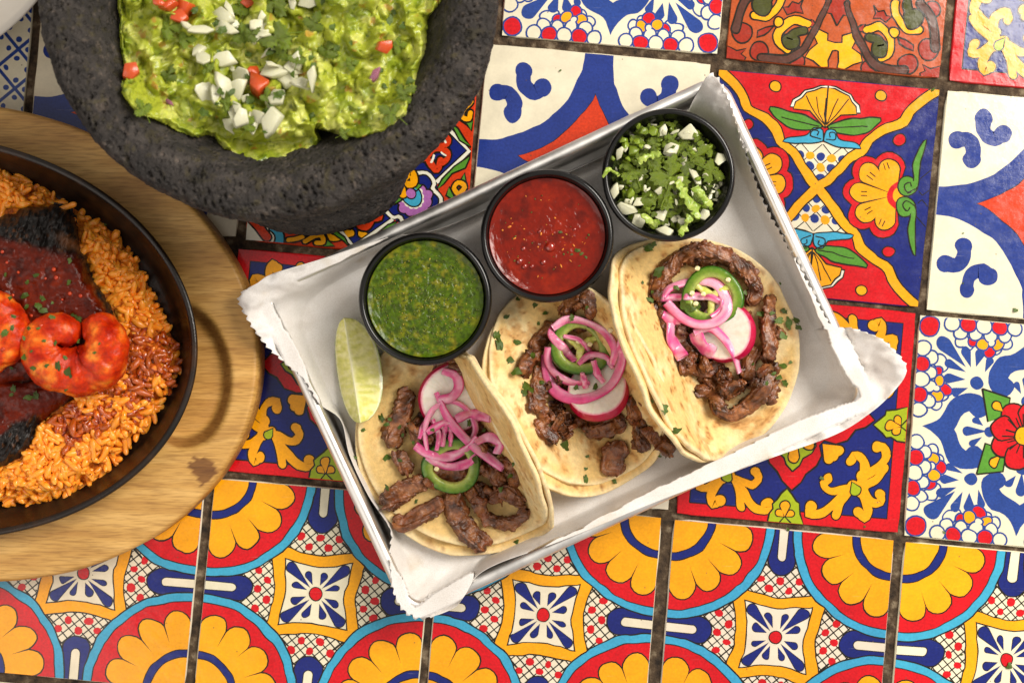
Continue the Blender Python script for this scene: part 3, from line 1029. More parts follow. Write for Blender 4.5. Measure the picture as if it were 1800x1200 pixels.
# ------------------------------------------------------------------ parchment lining
def paper_material():
    m, nt, b = new_mat('waxed_paper')
    N, L = nt.nodes, nt.links
    tc = N.new('ShaderNodeTexCoord')
    out = N['Material Output']
    n1 = N.new('ShaderNodeTexNoise'); n1.inputs['Scale'].default_value = 55; n1.inputs['Detail'].default_value = 5
    n2 = N.new('ShaderNodeTexNoise'); n2.inputs['Scale'].default_value = 1800; n2.inputs['Detail'].default_value = 2
    for n in (n1, n2): L.new(tc.outputs['Object'], n.inputs['Vector'])
    cr = N.new('ShaderNodeValToRGB')
    cr.color_ramp.elements[0].position = 0.33; cr.color_ramp.elements[1].position = 0.62
    cr.color_ramp.elements[0].color = (*lin((232, 226, 220)), 1); cr.color_ramp.elements[1].color = (*lin((246, 243, 240)), 1)
    L.new(n1.outputs['Fac'], cr.inputs['Fac'])
    sp = N.new('ShaderNodeValToRGB'); sp.color_ramp.elements[0].position = 0.3; sp.color_ramp.elements[1].position = 0.6
    sp.color_ramp.elements[0].color = (0.93, 0.92, 0.90, 1); sp.color_ramp.elements[1].color = (1.03, 1.03, 1.03, 1)
    L.new(n2.outputs['Fac'], sp.inputs['Fac'])
    mx = N.new('ShaderNodeMix'); mx.data_type = 'RGBA'; mx.blend_type = 'MULTIPLY'; mx.inputs['Factor'].default_value = 1
    n3 = N.new('ShaderNodeTexNoise'); n3.inputs['Scale'].default_value = 34; n3.inputs['Detail'].default_value = 4; L.new(tc.outputs['Object'], n3.inputs['Vector'])
    gr = N.new('ShaderNodeValToRGB'); gr.color_ramp.elements[0].position = 0.62; gr.color_ramp.elements[1].position = 0.70; gr.color_ramp.elements[0].color = (1, 1, 1, 1); gr.color_ramp.elements[1].color = (0.86, 0.80, 0.70, 1)
    L.new(n3.outputs['Fac'], gr.inputs['Fac'])
    mg = N.new('ShaderNodeMix'); mg.data_type = 'RGBA'; mg.blend_type = 'MULTIPLY'; mg.inputs['Factor'].default_value = 1
    L.new(cr.outputs[0], mg.inputs['A']); L.new(gr.outputs[0], mg.inputs['B'])
    L.new(mg.outputs['Result'], mx.inputs['A']); L.new(sp.outputs[0], mx.inputs['B'])
    L.new(mx.outputs['Result'], b.inputs['Base Color'])
    b.inputs['Roughness'].default_value = 0.55
    b.inputs['Specular IOR Level'].default_value = 0.35
    bp = N.new('ShaderNodeBump'); bp.inputs['Strength'].default_value = 0.25; bp.inputs['Distance'].default_value = 0.0006
    L.new(n2.outputs['Fac'], bp.inputs['Height']); L.new(bp.outputs[0], b.inputs['Normal'])
    tr = N.new('ShaderNodeBsdfTranslucent'); L.new(mx.outputs['Result'], tr.inputs['Color'])
    ms = N.new('ShaderNodeMixShader'); ms.inputs[0].default_value = 0.22
    L.new(b.outputs[0], ms.inputs[1]); L.new(tr.outputs[0], ms.inputs[2]); L.new(ms.outputs[0], out.inputs['Surface'])
    return m
M_PAPER = paper_material()

def build_paper():
    # edge of the sheet, tray-local (u, v, height mm), clockwise from the left corner as seen from above; flag: 1 = pinked edge
    E = [(-484, -318, 30, 1), (-440, -330, 32, 0), (-410, -333, 30, 0), (-327, -321, 27, 0), (-201, -305, 24, 0), (-140, -286, 17.0, 0), (-78, -278, 13, 0), (40, -276, 11, 0), (204, -274, 11, 0), (320, -278, 14, 0), (378, -288, 22, 0),
         (405, -310, 31, 0), (436, -326, 36, 1), (446, -285, 33, 1), (440, -231, 27, 1), (432, -173, 21, 1), (424, -88, 18, 1), (428, -16, 17, 1), (434, 86, 17, 1), (440, 160, 19, 1), (474, 186, 28, 1), (512, 226, 30, 1), (529, 276, 28, 1),
         (522, 298, 27, 0), (490, 316, 26, 0), (440, 332, 26, 0), (366, 341, 25.5, 0), (240, 330, 25, 0), (120, 321, 24, 0), (0, 313, 22, 0), (-84, 310, 23, 0), (-180, 304, 22, 0), (-263, 296, 24, 0), (-310, 300, 25, 0), (-345, 322, 23, 0),
         (-375, 334, 22, 0), (-436, 324, 23, 1), (-456, 285, 25, 1), (-448, 235, 26, 1), (-428, 190, 20, 1), (-414, 160, 16, .5), (-424, 90, 15, .3), (-424, 13, 15, .3), (-412, -49, 15, .3), (-434, -92, 18, .4), (-440, -140, 22, 1), (-462, -190, 27, 1), (-480, -243, 29, 1)]
    E = np.array(E, float)
    n = 720
    # dense closed outline by arc length, carrying the pinked flag
    q = catmull(E, n, closed=True)
    d = np.r_[0, np.cumsum(np.linalg.norm(np.diff(q[:, :2], axis=0), axis=1))]
    zig = (np.abs(((d / 15.0) % 1.0) - 0.5) * 2 - 0.5) * (8.0 + 2.5 * fbm(np.c_[d / 40, d * 0, d * 0], 3, 2)) * sstep(0.35, 0.8, q[:, 3])
    ang = np.arctan2(q[:, 1] / 321, q[:, 0] / 453)
    # floor outline hit by the same direction
    dirv = np.stack([q[:, 0], q[:, 1]], 1)
    def on_rect(hu, hv, pw=9.0):
        s = (np.abs(dirv[:, 0] / hu) ** pw + np.abs(dirv[:, 1] / hv) ** pw) ** (-1 / pw)
        return dirv * s[:, None]
    floor = on_rect(408, 276)
    nr_in, nr = 26, 62
    rows = []
    for k in range(nr_in):
        r = (k + 0.3) / nr_in
        p = floor * r
        rows.append(np.c_[p, np.full(n, 2.0)])
    top = np.c_[q[:, :2], q[:, 2]]
    wallfoot = on_rect(417, 285)
    for k in range(nr - nr_in):
        t = k / (nr - nr_in - 1)
        # rise along the wall, then lean outward over the rim where the edge is higher than it
        zt = top[:, 2]
        z = 2.0 + (zt - 2.0) * (t ** 1.25 * 0.55 + 0.45 * sstep(0, 1, t))
        over = sstep(22, 30, zt)
        s = t * (1 - over) + over * (0.55 * t + 0.45 * t ** 2.2)
        p = floor * (1 - s)[:, None] + top[:, :2] * s[:, None]
        z = np.where(over > 0, z + over * 3.0 * np.sin(PI * t) ** 2, z)
        if k == nr - nr_in - 1:
            e = dirv / np.linalg.norm(dirv, axis=1)[:, None]
            p = p + e * zig[:, None]
        rows.append(np.c_[p, z])
    R = np.array(rows)
    uvz = R.reshape(-1, 3)
    tt = np.repeat(np.linspace(0, 1, nr), n)
    wall = sstep(nr_in / nr, 1.0, tt)
    # crumples: creased ridges, strongest at the corners
    cnr = np.tile(sstep(0.62, 0.98, np.minimum(np.abs(q[:, 0]) / 440, np.abs(q[:, 1]) / 305)), nr)
    c3 = np.c_[uvz[:, 0] * 0.010, uvz[:, 1] * 0.010, np.zeros(len(uvz))]
    ridg = 1 - np.abs(fbm(c3 * 1.6, 21, 3))
    fine = fbm(c3 * 5, 33, 4)
    f1, f2, _ = worley(c3 * 0.9 + 0.4 * np.c_[fbm(c3, 2, 2), fbm(c3, 3, 2), np.zeros(len(c3))], 5)
    fac = np.minimum(f2 - f1, 0.5)
    amp = 0.30 + 1.9 * wall + 2.6 * wall * cnr
    k1, k2, _ = worley(c3 * 2.3 + 11, 15)
    uvz[:, 2] += (0.55 - k1) * (0.5 + 2.2 * wall * (0.3 + cnr)) * 1.1
    uvz[:, 2] += (ridg - 0.75) * amp * 1.5 + fine * amp * 0.45 - fac * amp * 1.3 * wall
    # a few hard creases running in from the corners
    for (u0, v0, u1, v1, ht_, wd_) in ((-480, -250, -300, -215, 2.6, 7), (-470, -300, -250, -270, 3.0, 9), (-455, -210, -380, -120, -2.0, 8), (-440, 300, -300, 230, 3.0, 8), (-452, 250, -330, 215, -2.2, 9), (-350, 325, -290, 260, 2.6, 8), (470, 190, 350, 175, 3.0, 8), (520, 270, 380, 220, 2.6, 9), (440, 170, 400, 60, -2.4, 9), (430, -200, 400, -60, 2.4, 8), (440, -300, 380, -240, 2.8, 9), (250, 330, 180, 285, 2.4, 8), (-100, 312, -180, 270, 2.4, 8), (60, 316, 20, 272, -2.0, 8)):
        e_ = np.array((u1 - u0, v1 - v0), float); l2 = e_ @ e_
        tt_ = np.clip(((uvz[:, 0] - u0) * e_[0] + (uvz[:, 1] - v0) * e_[1]) / l2, 0, 1)
        wig = 6 * np.sin(tt_ * 7 + u0)
        dd_ = np.abs(np.hypot(uvz[:, 0] - u0 - tt_ * e_[0], uvz[:, 1] - v0 - tt_ * e_[1]) + wig * 0.3)
        uvz[:, 2] += ht_ * np.clip(1 - dd_ / wd_ / 1.6, 0, 1) * (1 - 0.7 * tt_) * (0.3 + 0.7 * wall)
    uvz[:, 2] = np.maximum(uvz[:, 2], 1.7 + 0.1 * fine)
    # keep the sheet on the inside of the tray wall, or above the rim where it crosses it
    z = uvz[:, 2]
    lim_u, lim_v = 419 + 17 * (z - 2.0) / 20.0, 287 + 17 * (z - 2.0) / 20.0
    beyond = np.maximum(np.abs(uvz[:, 0]) - lim_u, np.abs(uvz[:, 1]) - lim_v)
    near_rim = sstep(0, 4, beyond)
    uvz[:, 2] = np.where(beyond > 0, np.maximum(z, np.where((np.abs(uvz[:, 0]) > 458) | (np.abs(uvz[:, 1]) > 326), z, 25.6)), z)
    pxy = TC + uvz[:, :1] * TU + uvz[:, 1:2] * TV
    V = Pv(pxy[:, 0], pxy[:, 1], uvz[:, 2] / 1000.0)
    F = grid_faces(nr, n, False, True).tolist()
    F.append(list(range(n))[::-1] if False else list(range(n)))
    o = mk('parchment_paper', V, F, M_PAPER, label='crumpled white parchment sheet with pinked edges lining the tray', cat='paper')
    sd = o.modifiers.new('thick', 'SOLIDIFY'); sd.thickness = 0.00008; sd.offset = -1
    return o
build_paper()

# ------------------------------------------------------------------ black sauce cups
M_CUP = pmat('black_melamine', [(9, 9, 9), (20, 19, 18)], scale=60, rough=0.22, rvar=0.08, bump=0.05, bscale=900, bdist=0.0002, spec=0.5)
CUPS = {'green': (747, 525), 'red': (962, 414), 'onion': (1176, 307)}
CUP_Z0, CUP_H = 0.0024, 0.0325
def cup_center(k):
    x, y = CUPS[k]
    c = P(x, y, CUP_Z0 + CUP_H)
    return np.array((c[0], c[1], CUP_Z0))
R_CUP = 117.5 * K * (H - CUP_Z0 - CUP_H) / H
def build_cup(k, label):
    R = R_CUP
    pr = [(0.0, 0.0), (R - 0.0095, 0.0), (R - 0.0085, 0.0012), (R - 0.0030, CUP_H - 0.0055), (R - 0.0014, CUP_H - 0.0045), (R - 0.0002, CUP_H - 0.0034), (R, CUP_H - 0.0020), (R - 0.0005, CUP_H - 0.0006),
          (R - 0.0014, CUP_H), (R - 0.0024, CUP_H - 0.0003), (R - 0.0027, CUP_H - 0.0012), (R - 0.0029, CUP_H - 0.0026), (R - 0.0034, CUP_H - 0.0040), (R - 0.0040, CUP_H - 0.0060), (R - 0.0104, 0.0035), (R - 0.012, 0.0025), (0.0, 0.0024)]
    pr = np.array(pr)
    V, F = lathe(pr, 128, cup_center(k))
    return mk('sauce_cup', V, F, M_CUP, label=label, cat='cup', group='black sauce cups in the tray')
build_cup('green', 'round black cup of green salsa beside the lime wedge')
build_cup('red', 'round black cup of red salsa, middle of the three cups')
build_cup('onion', 'round black cup of chopped onion and cilantro by the tray corner')
# ------------------------------------------------------------------ height map of what is already on the table (so food rests on food)
HM = np.zeros((1040, 700))            # 2-pixel cells, margin of 100 px
def to_px(V):
    f = (H - V[:, 2]) / H
    return 900 + V[:, 0] / (K * f), 600 - V[:, 1] / (K * f)
def hm_add(V):
    x, y = to_px(V)
    i, j = ((x + 100) / 2).astype(int), ((y + 100) / 2).astype(int)
    ok = (i >= 0) & (i < HM.shape[0]) & (j >= 0) & (j < HM.shape[1])
    np.maximum.at(HM, (i[ok], j[ok]), V[ok, 2])
def hm(x, y, r=5, q=None):
    i, j, w = int((x + 100) / 2), int((y + 100) / 2), max(1, int(r / 2))
    a = HM[max(0, i - w):i + w + 1, max(0, j - w):j + w + 1]
    if a.size == 0:
        return 0.0
    if q is None:
        return float(a.max())
    b = a[a > 0.0005]
    return float(np.quantile(b, q)) if b.size else 0.0

# ------------------------------------------------------------------ tortillas
M_TORT = pmat('corn_tortilla', None, scale=420, detail=5, rough=0.68, rvar=0.1, bump=0.55, bscale=900, bdist=0.0006, sss=0.12, sssr=(1, 0.6, 0.3), sssd=0.0015, vcol=True, vmul=0.12, spec=0.35)
def tortilla(axis_px, a0, c0, R, aL, aR, b, z0, off=0.0, seed=1, shift=(0, 0), label=None, curl=0.0, grp=None, lipL=0.0, lipR=0.0, droop=0.30):
    """disc folded along an axis. axis_px: unit axis in photo pixels (down the picture); a0, c0: fold position along / across it;
    aL, aR: slope (deg) of the two halves; b: half-width of the bend; off: layer offset below the inner one"""
    ax = np.array(axis_px, float); ax /= np.linalg.norm(ax)
    cx = np.array((ax[1], -ax[0]))
    nr, na = 56, 200
    r = np.linspace(0.0, 1, nr) ** 0.85
    r[0] = 0.004
    th = np.linspace(0, 2 * PI, na, endpoint=False)
    wob = 1 + 0.022 * fbm(np.c_[np.cos(th) * 2, np.sin(th) * 2, np.full(na, seed * 5.0)], seed, 3)
    s = (r[:, None] * R * wob[None] * np.cos(th)[None]).ravel() + shift[0]
    t = (r[:, None] * R * wob[None] * np.sin(th)[None]).ravel() + shift[1]
    # slope profile over arc length, integrated
    tg = np.linspace(-1.3 * R, 1.3 * R, 800)
    X = np.zeros((len(s),)); Z = np.zeros((len(s),))
    k = s / R
    def prof(al, ar):
        ang = -np.radians(al) * (1 - sstep(-b, b, tg)) + np.radians(ar) * sstep(-b, b, tg)
        ang = ang - np.radians(lipL) * sstep(0.55 * R, 1.0 * R, -tg) * -1 - np.radians(lipR) * sstep(0.55 * R, 1.0 * R, tg)
        dx, dz = np.cos(ang), np.sin(ang)
        x = np.cumsum(dx) * (tg[1] - tg[0]); z = np.cumsum(dz) * (tg[1] - tg[0])
        i0 = np.argmin(np.abs(tg))
        return x - x[i0], z - z.min(), ang
    x, z, ang = prof(aL, aR)
    X = np.interp(t, tg, x); Z = np.interp(t, tg, z); A = np.interp(t, tg, ang)
    # layer offset along the profile normal, waviness
    X += off * np.sin(A); Z -= off * np.cos(A)
    wav = fbm(np.c_[s / R * 1.5, t / R * 1.5, np.full(len(s), seed * 3.0)], seed + 4, 2)
    edge = np.repeat(r, na) ** 3
    wav2 = fbm(np.c_[s / R * 3.2, t / R * 3.2, np.full(len(s), seed * 7.0)], seed + 9, 2)
    Z = Z + 0.0011 * wav * (0.4 + edge) + 0.0019 * edge * wav2
    X = X + 0.0015 * wav2 * edge * np.sin(np.abs(A))
    Z = Z * (1 - droop * sstep(0.15, 1.0, -s / R) - 0.12 * sstep(0.6, 1.0, s / R))
    Z = np.maximum(Z + z0, 0.0026)
    # fold position is measured at about the height of the filling
    o = ax * a0 + cx * c0
    p0 = P(o[0], o[1], z0)
    aw, cw = np.array((ax[0], -ax[1])), np.array((cx[0], -cx[1]))
    XY = p0[:2] + s[:, None] * aw + X[:, None] * cw
    V = np.c_[XY, Z]
    for kk in CUPS:                                   # the lips bend round the cups standing against them
        cc = cup_center(kk)
        d2 = V[:, :2] - cc[:2]
        dist = np.linalg.norm(d2, axis=1) + 1e-9
        rz = R_CUP - 0.0085 + 0.0085 * np.clip((V[:, 2] - CUP_Z0) / CUP_H, 0, 1) + 0.0022
        push = np.where(V[:, 2] < CUP_Z0 + CUP_H + 0.002, np.maximum(rz - dist, 0), 0)
        V[:, :2] += d2 / dist[:, None] * push[:, None]
    N3 = np.c_[s * 1000, t * 1000, np.full(len(s), seed * 31.0)]
    base = np.array(lin((224, 188, 120)))
    C = np.tile(base, (len(V), 1))
    n1 = fbm(N3 / 14, 3 + seed, 3); n2 = fbm(N3 / 4.0, 8 + seed, 4); n3 = fbm(N3 / 1.1, 12, 2)
    C = mixc(C, lin((238, 216, 164)), sstep(-0.1, 0.5, n1) * 0.8)
    C = mixc(C, lin((198, 142, 72)), sstep(0.02, 0.45, n2 + 0.35 * n1) * 0.72)
    C = mixc(C, lin((142, 88, 40)), sstep(0.26, 0.50, n2 * 0.7 + 0.4 * n3) * 0.75)
    C = mixc(C, lin((242, 226, 184)), sstep(0.93, 1.0, np.repeat(r, na)) * 0.55)
    Z2 = 0.00022 * n2 + 0.00010 * n3
    V[:, 2] += Z2
    F = grid_faces(nr, na, False, True).tolist()
    F.append(list(range(na))[::-1])
    ob = mk('tortilla', V, F, M_TORT, cols=C, label=label, cat='tortilla', group=grp)
    sd = ob.modifiers.new('thick', 'SOLIDIFY'); sd.thickness = 0.0019; sd.offset = -1
    hm_add(V)
    return V

TA = [dict(axis_px=(.498, .868), a0=1066, c0=350, R=0.0535, aL=8, aR=76, b=0.012, lipR=4, droop=0.55),
      dict(axis_px=(.452, .892), a0=1056, c0=604, R=0.0475, aL=40, aR=52, b=0.013),
      dict(axis_px=(.395, .919), a0=1042, c0=862, R=0.0515, aL=64, aR=7, b=0.013, lipL=-6)]
WHO = ['lime wedge', 'red salsa cup', 'chopped onion cup']
tort = ['left taco, beside the lime wedge', 'middle taco, below the red salsa cup', 'right taco, below the chopped onion cup']
for i, d in enumerate(TA):
    tortilla(**d, z0=0.0050, off=0.0022, seed=20 + i, shift=((0.004, -0.0035), (0.0035, -0.004), (-0.002, -0.0045))[i], label='outer corn tortilla of the ' + tort[i], grp='tortillas')
    tortilla(**d, z0=0.0052, off=0.0, seed=30 + i, label='inner browned corn tortilla of the ' + tort[i], grp='tortillas')

# ------------------------------------------------------------------ grilled beef
M_MEAT = pmat('grilled_beef', None, scale=700, detail=6, rough=0.24, rvar=0.12, bump=0.5, bscale=1600, bdist=0.0005, vcol=True, vmul=0.30, spec=0.75)
def beef(pts, w, thick, label, seed, grp, lift=0.0):
    """torn strip of beef through photo pixels pts, w px wide, thick m"""
    n, m = 84, 52
    q = catmull(np.array(pts, float), n)
    hw = w * 0.5 * K * 0.98
    ht = thick * 0.5
    zs = np.array([min(hm(x, y, max(4, w * 0.22), 0.55), 0.0185) for x, y in q])
    k = np.ones(21) / 21
    zs = np.convolve(np.r_[np.full(10, zs[0]), zs, np.full(10, zs[-1])], k, 'valid')
    zs = zs + ht * 0.75 + lift
    path = np.array([P(x, y, z) for (x, y), z in zip(q, zs)])
    s = np.linspace(0, 1, n)
    L = np.linalg.norm(np.diff(path, axis=0), axis=1).sum()
    sd = np.full(n, seed * 3.7)
    T = np.gradient(path, axis=0); T /= np.linalg.norm(T, axis=1)[:, None]
    S0 = np.cross(T, (0, 0, 1.0)); S0 /= np.linalg.norm(S0, axis=1)[:, None]
    path = path + S0 * (0.16 * hw * fbm(np.c_[s * L * 110, sd, sd * 0 + 3], seed + 12, 2))[:, None]
    endf = np.clip(np.minimum(s, 1 - s) * L / (hw * 0.5), 0, 1) ** 0.38
    ww = hw * (0.90 + 0.30 * fbm(np.c_[s * L * 75, sd, sd * 0], seed, 3)) * np.maximum(endf, 0.30)
    hh = ht * (0.92 + 0.40 * fbm(np.c_[s * L * 90, sd, sd * 0 + 9], seed + 1, 2)) * np.maximum(endf, 0.35)
    roll = 0.75 * fbm(np.c_[s * L * 45, sd, sd * 0 + 19], seed + 2, 2)
    up = np.cross(S0, T) * np.cos(roll)[:, None] + S0 * np.sin(roll)[:, None]
    V, F, (ss, aa) = sweep(path, ww, hh, m=m, power=3.4, up=up)
    N = vnormals(V, F)
    al = ss * L
    # the cross-section is an uneven polygon that changes slowly along the strip
    facet = fbm(np.c_[np.cos(aa) * 1.5 + seed, np.sin(aa) * 1.5, al * 70], seed + 21, 2)
    u, v = np.cos(aa) * hw, np.sin(aa) * ht * 1.2
    sk = 0.55 * math.sin(seed * 1.9)
    warp = 0.0010 * fbm(V * 240 + seed, 3, 2)
    b1 = 1 - 2.2 * np.abs(fbm(np.c_[al * 95 + seed, (u + al * sk + warp) * 780, v * 780 + seed], seed + 3, 2))      # fibre bundles
    b2 = fbm(np.c_[al * 260, (u + al * sk) * 2100, v * 2100 + seed], seed + 4, 2)                                   # single fibres
    lump = fbm(V * 190 + seed * 1.7, seed + 5, 3)
    tear = sstep(0.30, 0.62, fbm(np.c_[al * 170, u * 500 + seed * 2, v * 500], seed + 6, 3))
    amp = min(hw, ht * 1.5)
    V = V + N * (amp * (0.34 * facet + 0.20 * b1 + 0.10 * b2 + 0.16 * lump - 0.55 * tear))[:, None]
    C = np.tile(np.array(lin((118, 72, 42))), (len(V), 1))
    c1 = fbm(V * 230 + seed, seed + 7, 4)
    C = mixc(C, lin((168, 112, 68)), sstep(-0.1, 0.55, c1 + 0.25 * b1) * 0.85)
    C = mixc(C, lin((64, 36, 20)), sstep(0.05, 0.5, -c1 - 0.15 * b1) * 0.85)
    C = mixc(C, lin((138, 70, 36)), sstep(0.05, 0.5, fbm(V * 420 + 7, 5, 3)) * 0.5)
    C = mixc(C, lin((42, 22, 15)), sstep(0.25, 0.6, fbm(V * 120 + seed * 5, 15, 3)) * 0.75)
    C = mixc(C, lin((180, 128, 92)), sstep(0.35, 0.7, b2 + 0.5 * c1) * 0.4)
    C = C * np.array((0.84, 0.74, 0.62))
    mk('beef_strip', V, F, M_MEAT, cols=C, label=label, cat='meat', group=grp)
    hm_add(V)

def cset(o, s, items):
    return [([(o[0] + x / s, o[1] + y / s) for x, y in pts], w / s, *rest) for pts, w, *rest in items]
C1, C2, C3 = ((600, 600), 2.927), ((830, 490), 3.0), ((1070, 390), 3.0)
MEAT = [
 cset(*C1, [([(480, 170), (560, 130), (640, 160)], 90), ([(390, 450), (480, 520), (600, 560)], 120), ([(640, 430), (720, 470), (800, 560)], 110), ([(420, 690), (550, 680), (660, 650)], 110), ([(820, 450), (880, 530), (930, 640)], 110),
   ([(350, 240), (315, 340), (285, 430), (265, 545)], 105), ([(385, 430), (380, 480), (395, 530)], 60), ([(290, 560), (320, 610), (340, 680)], 100), ([(440, 715), (350, 760), (270, 800), (215, 850)], 115), ([(525, 820), (420, 880), (340, 925), (265, 930)], 88),
   ([(860, 500), (905, 560), (940, 650)], 80), ([(720, 640), (790, 680), (850, 720)], 90), ([(830, 610), (895, 650), (885, 730)], 66), ([(700, 720), (720, 780), (690, 830)], 60), ([(755, 800), (840, 775), (950, 830)], 100), ([(650, 755), (700, 840), (760, 905), (850, 935), (930, 905), (955, 860)], 74), ([(560, 780), (600, 890), (660, 980), (745, 1060)], 105)]),
 cset(*C2, [([(420, 400), (550, 430), (700, 420)], 130), ([(450, 560), (600, 600), (760, 560)], 130), ([(860, 330), (930, 430), (990, 520)], 90), ([(870, 600), (930, 680), (920, 770)], 70), ([(480, 190), (530, 130), (590, 110)], 90), ([(570, 80), (620, 130), (645, 200)], 90), ([(680, 200), (770, 220), (850, 310)], 95),
   ([(430, 230), (370, 310), (310, 370)], 84), ([(335, 380), (290, 440), (265, 510)], 84), ([(370, 470), (345, 580), (340, 710)], 92), ([(335, 740), (385, 810), (445, 865)], 84), ([(445, 760), (485, 800), (520, 835)], 84), ([(425, 640), (430, 700), (425, 745)], 112),
   ([(600, 800), (690, 785), (810, 755)], 92), ([(815, 370), (880, 460), (970, 550)], 118), ([(850, 610), (860, 690), (865, 755)], 92), ([(880, 750), (890, 840), (910, 910)], 72), ([(930, 780), (980, 850), (1040, 895)], 92), ([(785, 850), (745, 940), (740, 1040)], 140)]),
 cset(*C3, [([(400, 400), (520, 450), (600, 420)], 130), ([(280, 440), (310, 530), (370, 610), (430, 700)], 100), ([(450, 560), (500, 650), (600, 700)], 110), ([(500, 800), (560, 850), (640, 870)], 90), ([(420, 190), (500, 195), (580, 210)], 80),
   ([(245, 420), (260, 320), (320, 235), (400, 175), (490, 145)], 96), ([(470, 140), (560, 160), (650, 200), (730, 270), (775, 350), (750, 440)], 92), ([(920, 570), (870, 600)], 70), ([(845, 390), (850, 480), (835, 560), (850, 650), (840, 740)], 84), ([(785, 670), (740, 740), (730, 840)], 76),
   ([(390, 760), (490, 785), (600, 745)], 84), ([(605, 775), (615, 860), (600, 920)], 84), ([(640, 840), (680, 900)], 110), ([(850, 810), (845, 880), (820, 945)], 84), ([(840, 790), (810, 880), (740, 960), (650, 1015), (580, 990), (565, 920)], 84), ([(455, 880), (510, 895), (560, 930), (590, 990)], 76)]),
]
MN = ['left', 'middle', 'right']
BEEF_LAB = [
 ['beef piece under the top of the radish slice, left taco', 'beef mostly hidden beneath the pickled onion heap, left taco', 'beef peeking out right of the onion heap, left taco', 'beef strip inside the jalapeno ring on the left taco', 'shaded beef strip against the upright tortilla wall, left taco', 'upright beef strip between the lime wedge and the radish, left taco', 'small beef nub between the upright strip and the onion, left taco',
  'short beef chunk just below the upright strip, left taco', 'thick beef strip left of the jalapeno pointing at the tray wall', 'slim beef strip lowest on the left side of the left taco', 'dark beef strip highest on the tortilla wall, left taco', 'beef chunk right of the jalapeno ring on the left taco', 'curved beef strip beside the onion tail on the left taco', 'small beef nub right under the jalapeno ring, left taco', 'beef chunk enclosed by the curled strip on the left taco', 'curled beef strip hooking up to the right on the left taco', 'long beef strip pointing to the bottom edge of the left taco'],
 ['beef seen through the jalapeno ring on the middle taco', 'beef hidden under the radish slice on the middle taco', 'shaded beef against the tortilla of the next taco, middle taco', 'dark slim beef strip right of the radish, middle taco', 'beef chunk just below the red salsa cup, left piece', 'beef chunk just below the red salsa cup, right piece', 'beef strip above and right of the jalapeno ring, middle taco', 'dark beef strip slanting left of the onion ring, middle taco', 'beef chunk leftmost on the middle taco', 'upright beef strip left of the onion loops, middle taco', 'pale beef piece at the lower left of the middle taco', 'small beef chunk beside the pale lower-left piece, middle taco', 'square beef chunk left of the radish on the middle taco',
  'dark flat beef piece under the radish edge, middle taco', 'broad beef strip right of the onion loops, middle taco', 'beef chunk touching the radish skin on its right, middle taco', 'thin beef strip hanging below the radish, middle taco', 'beef strip ending at the lower right rim of the middle taco', 'large lone charred beef chunk at the bottom of the middle taco'],
 ['beef under the jalapeno ring on the right taco', 'beef strip beneath the lower onion ribbon, right taco', 'beef under the radish slice on the right taco', 'shaded beef piece inside the lower ring of beef, right taco', 'beef scrap just above the jalapeno ring, right taco', 'arched beef strip at the upper left of the right taco', 'arched beef strip at the upper right of the right taco', 'short beef nub under the cilantro cluster, right taco', 'upright beef strip right of the radish, right taco', 'beef strip below the radish skin on the right taco', 'horizontal beef strip below the pink onion tail, right taco', 'beef chunk in the middle of the lower ring, right taco', 'small reddish beef cube within the lower ring, right taco', 'beef piece at the right end of the lower ring, right taco', 'long curved beef strip forming the bottom of the right taco', 'beef piece at the left end of the lower ring, right taco']]
for i, strips in enumerate(MEAT):
    for j, (pts, w) in enumerate(strips):
        beef(pts, w * 1.04, 0.0052 + 0.0010 * ((j * 7) % 3), BEEF_LAB[i][j], 100 * i + j + 1, 'beef strips on the %s taco' % MN[i])

rgm = np.random.default_rng(3)
for i, (cx_, cy_, rx_, ry_) in enumerate(((805, 800, 80, 110), (1030, 680, 95, 110), (1280, 600, 85, 120))):
    for j in range(13):                                    # small torn shreds lying among the strips
        a_, r_ = rgm.uniform(0, 2 * PI), math.sqrt(rgm.uniform(0.05, 1))
        x_, y_ = cx_ + rx_ * r_ * math.cos(a_), cy_ + ry_ * r_ * math.sin(a_)
        t_, l_ = rgm.uniform(0, PI), rgm.uniform(9, 20)
        dx_, dy_ = l_ * math.cos(t_), l_ * math.sin(t_)
        beef([(x_ - dx_, y_ - dy_), (x_ + rgm.uniform(-4, 4), y_ + rgm.uniform(-4, 4)), (x_ + dx_, y_ + dy_)], rgm.uniform(11, 19), 0.0042, 'small torn beef shred among the strips of the %s taco' % MN[i], 400 + 20 * i + j, 'beef shreds on the %s taco' % MN[i])

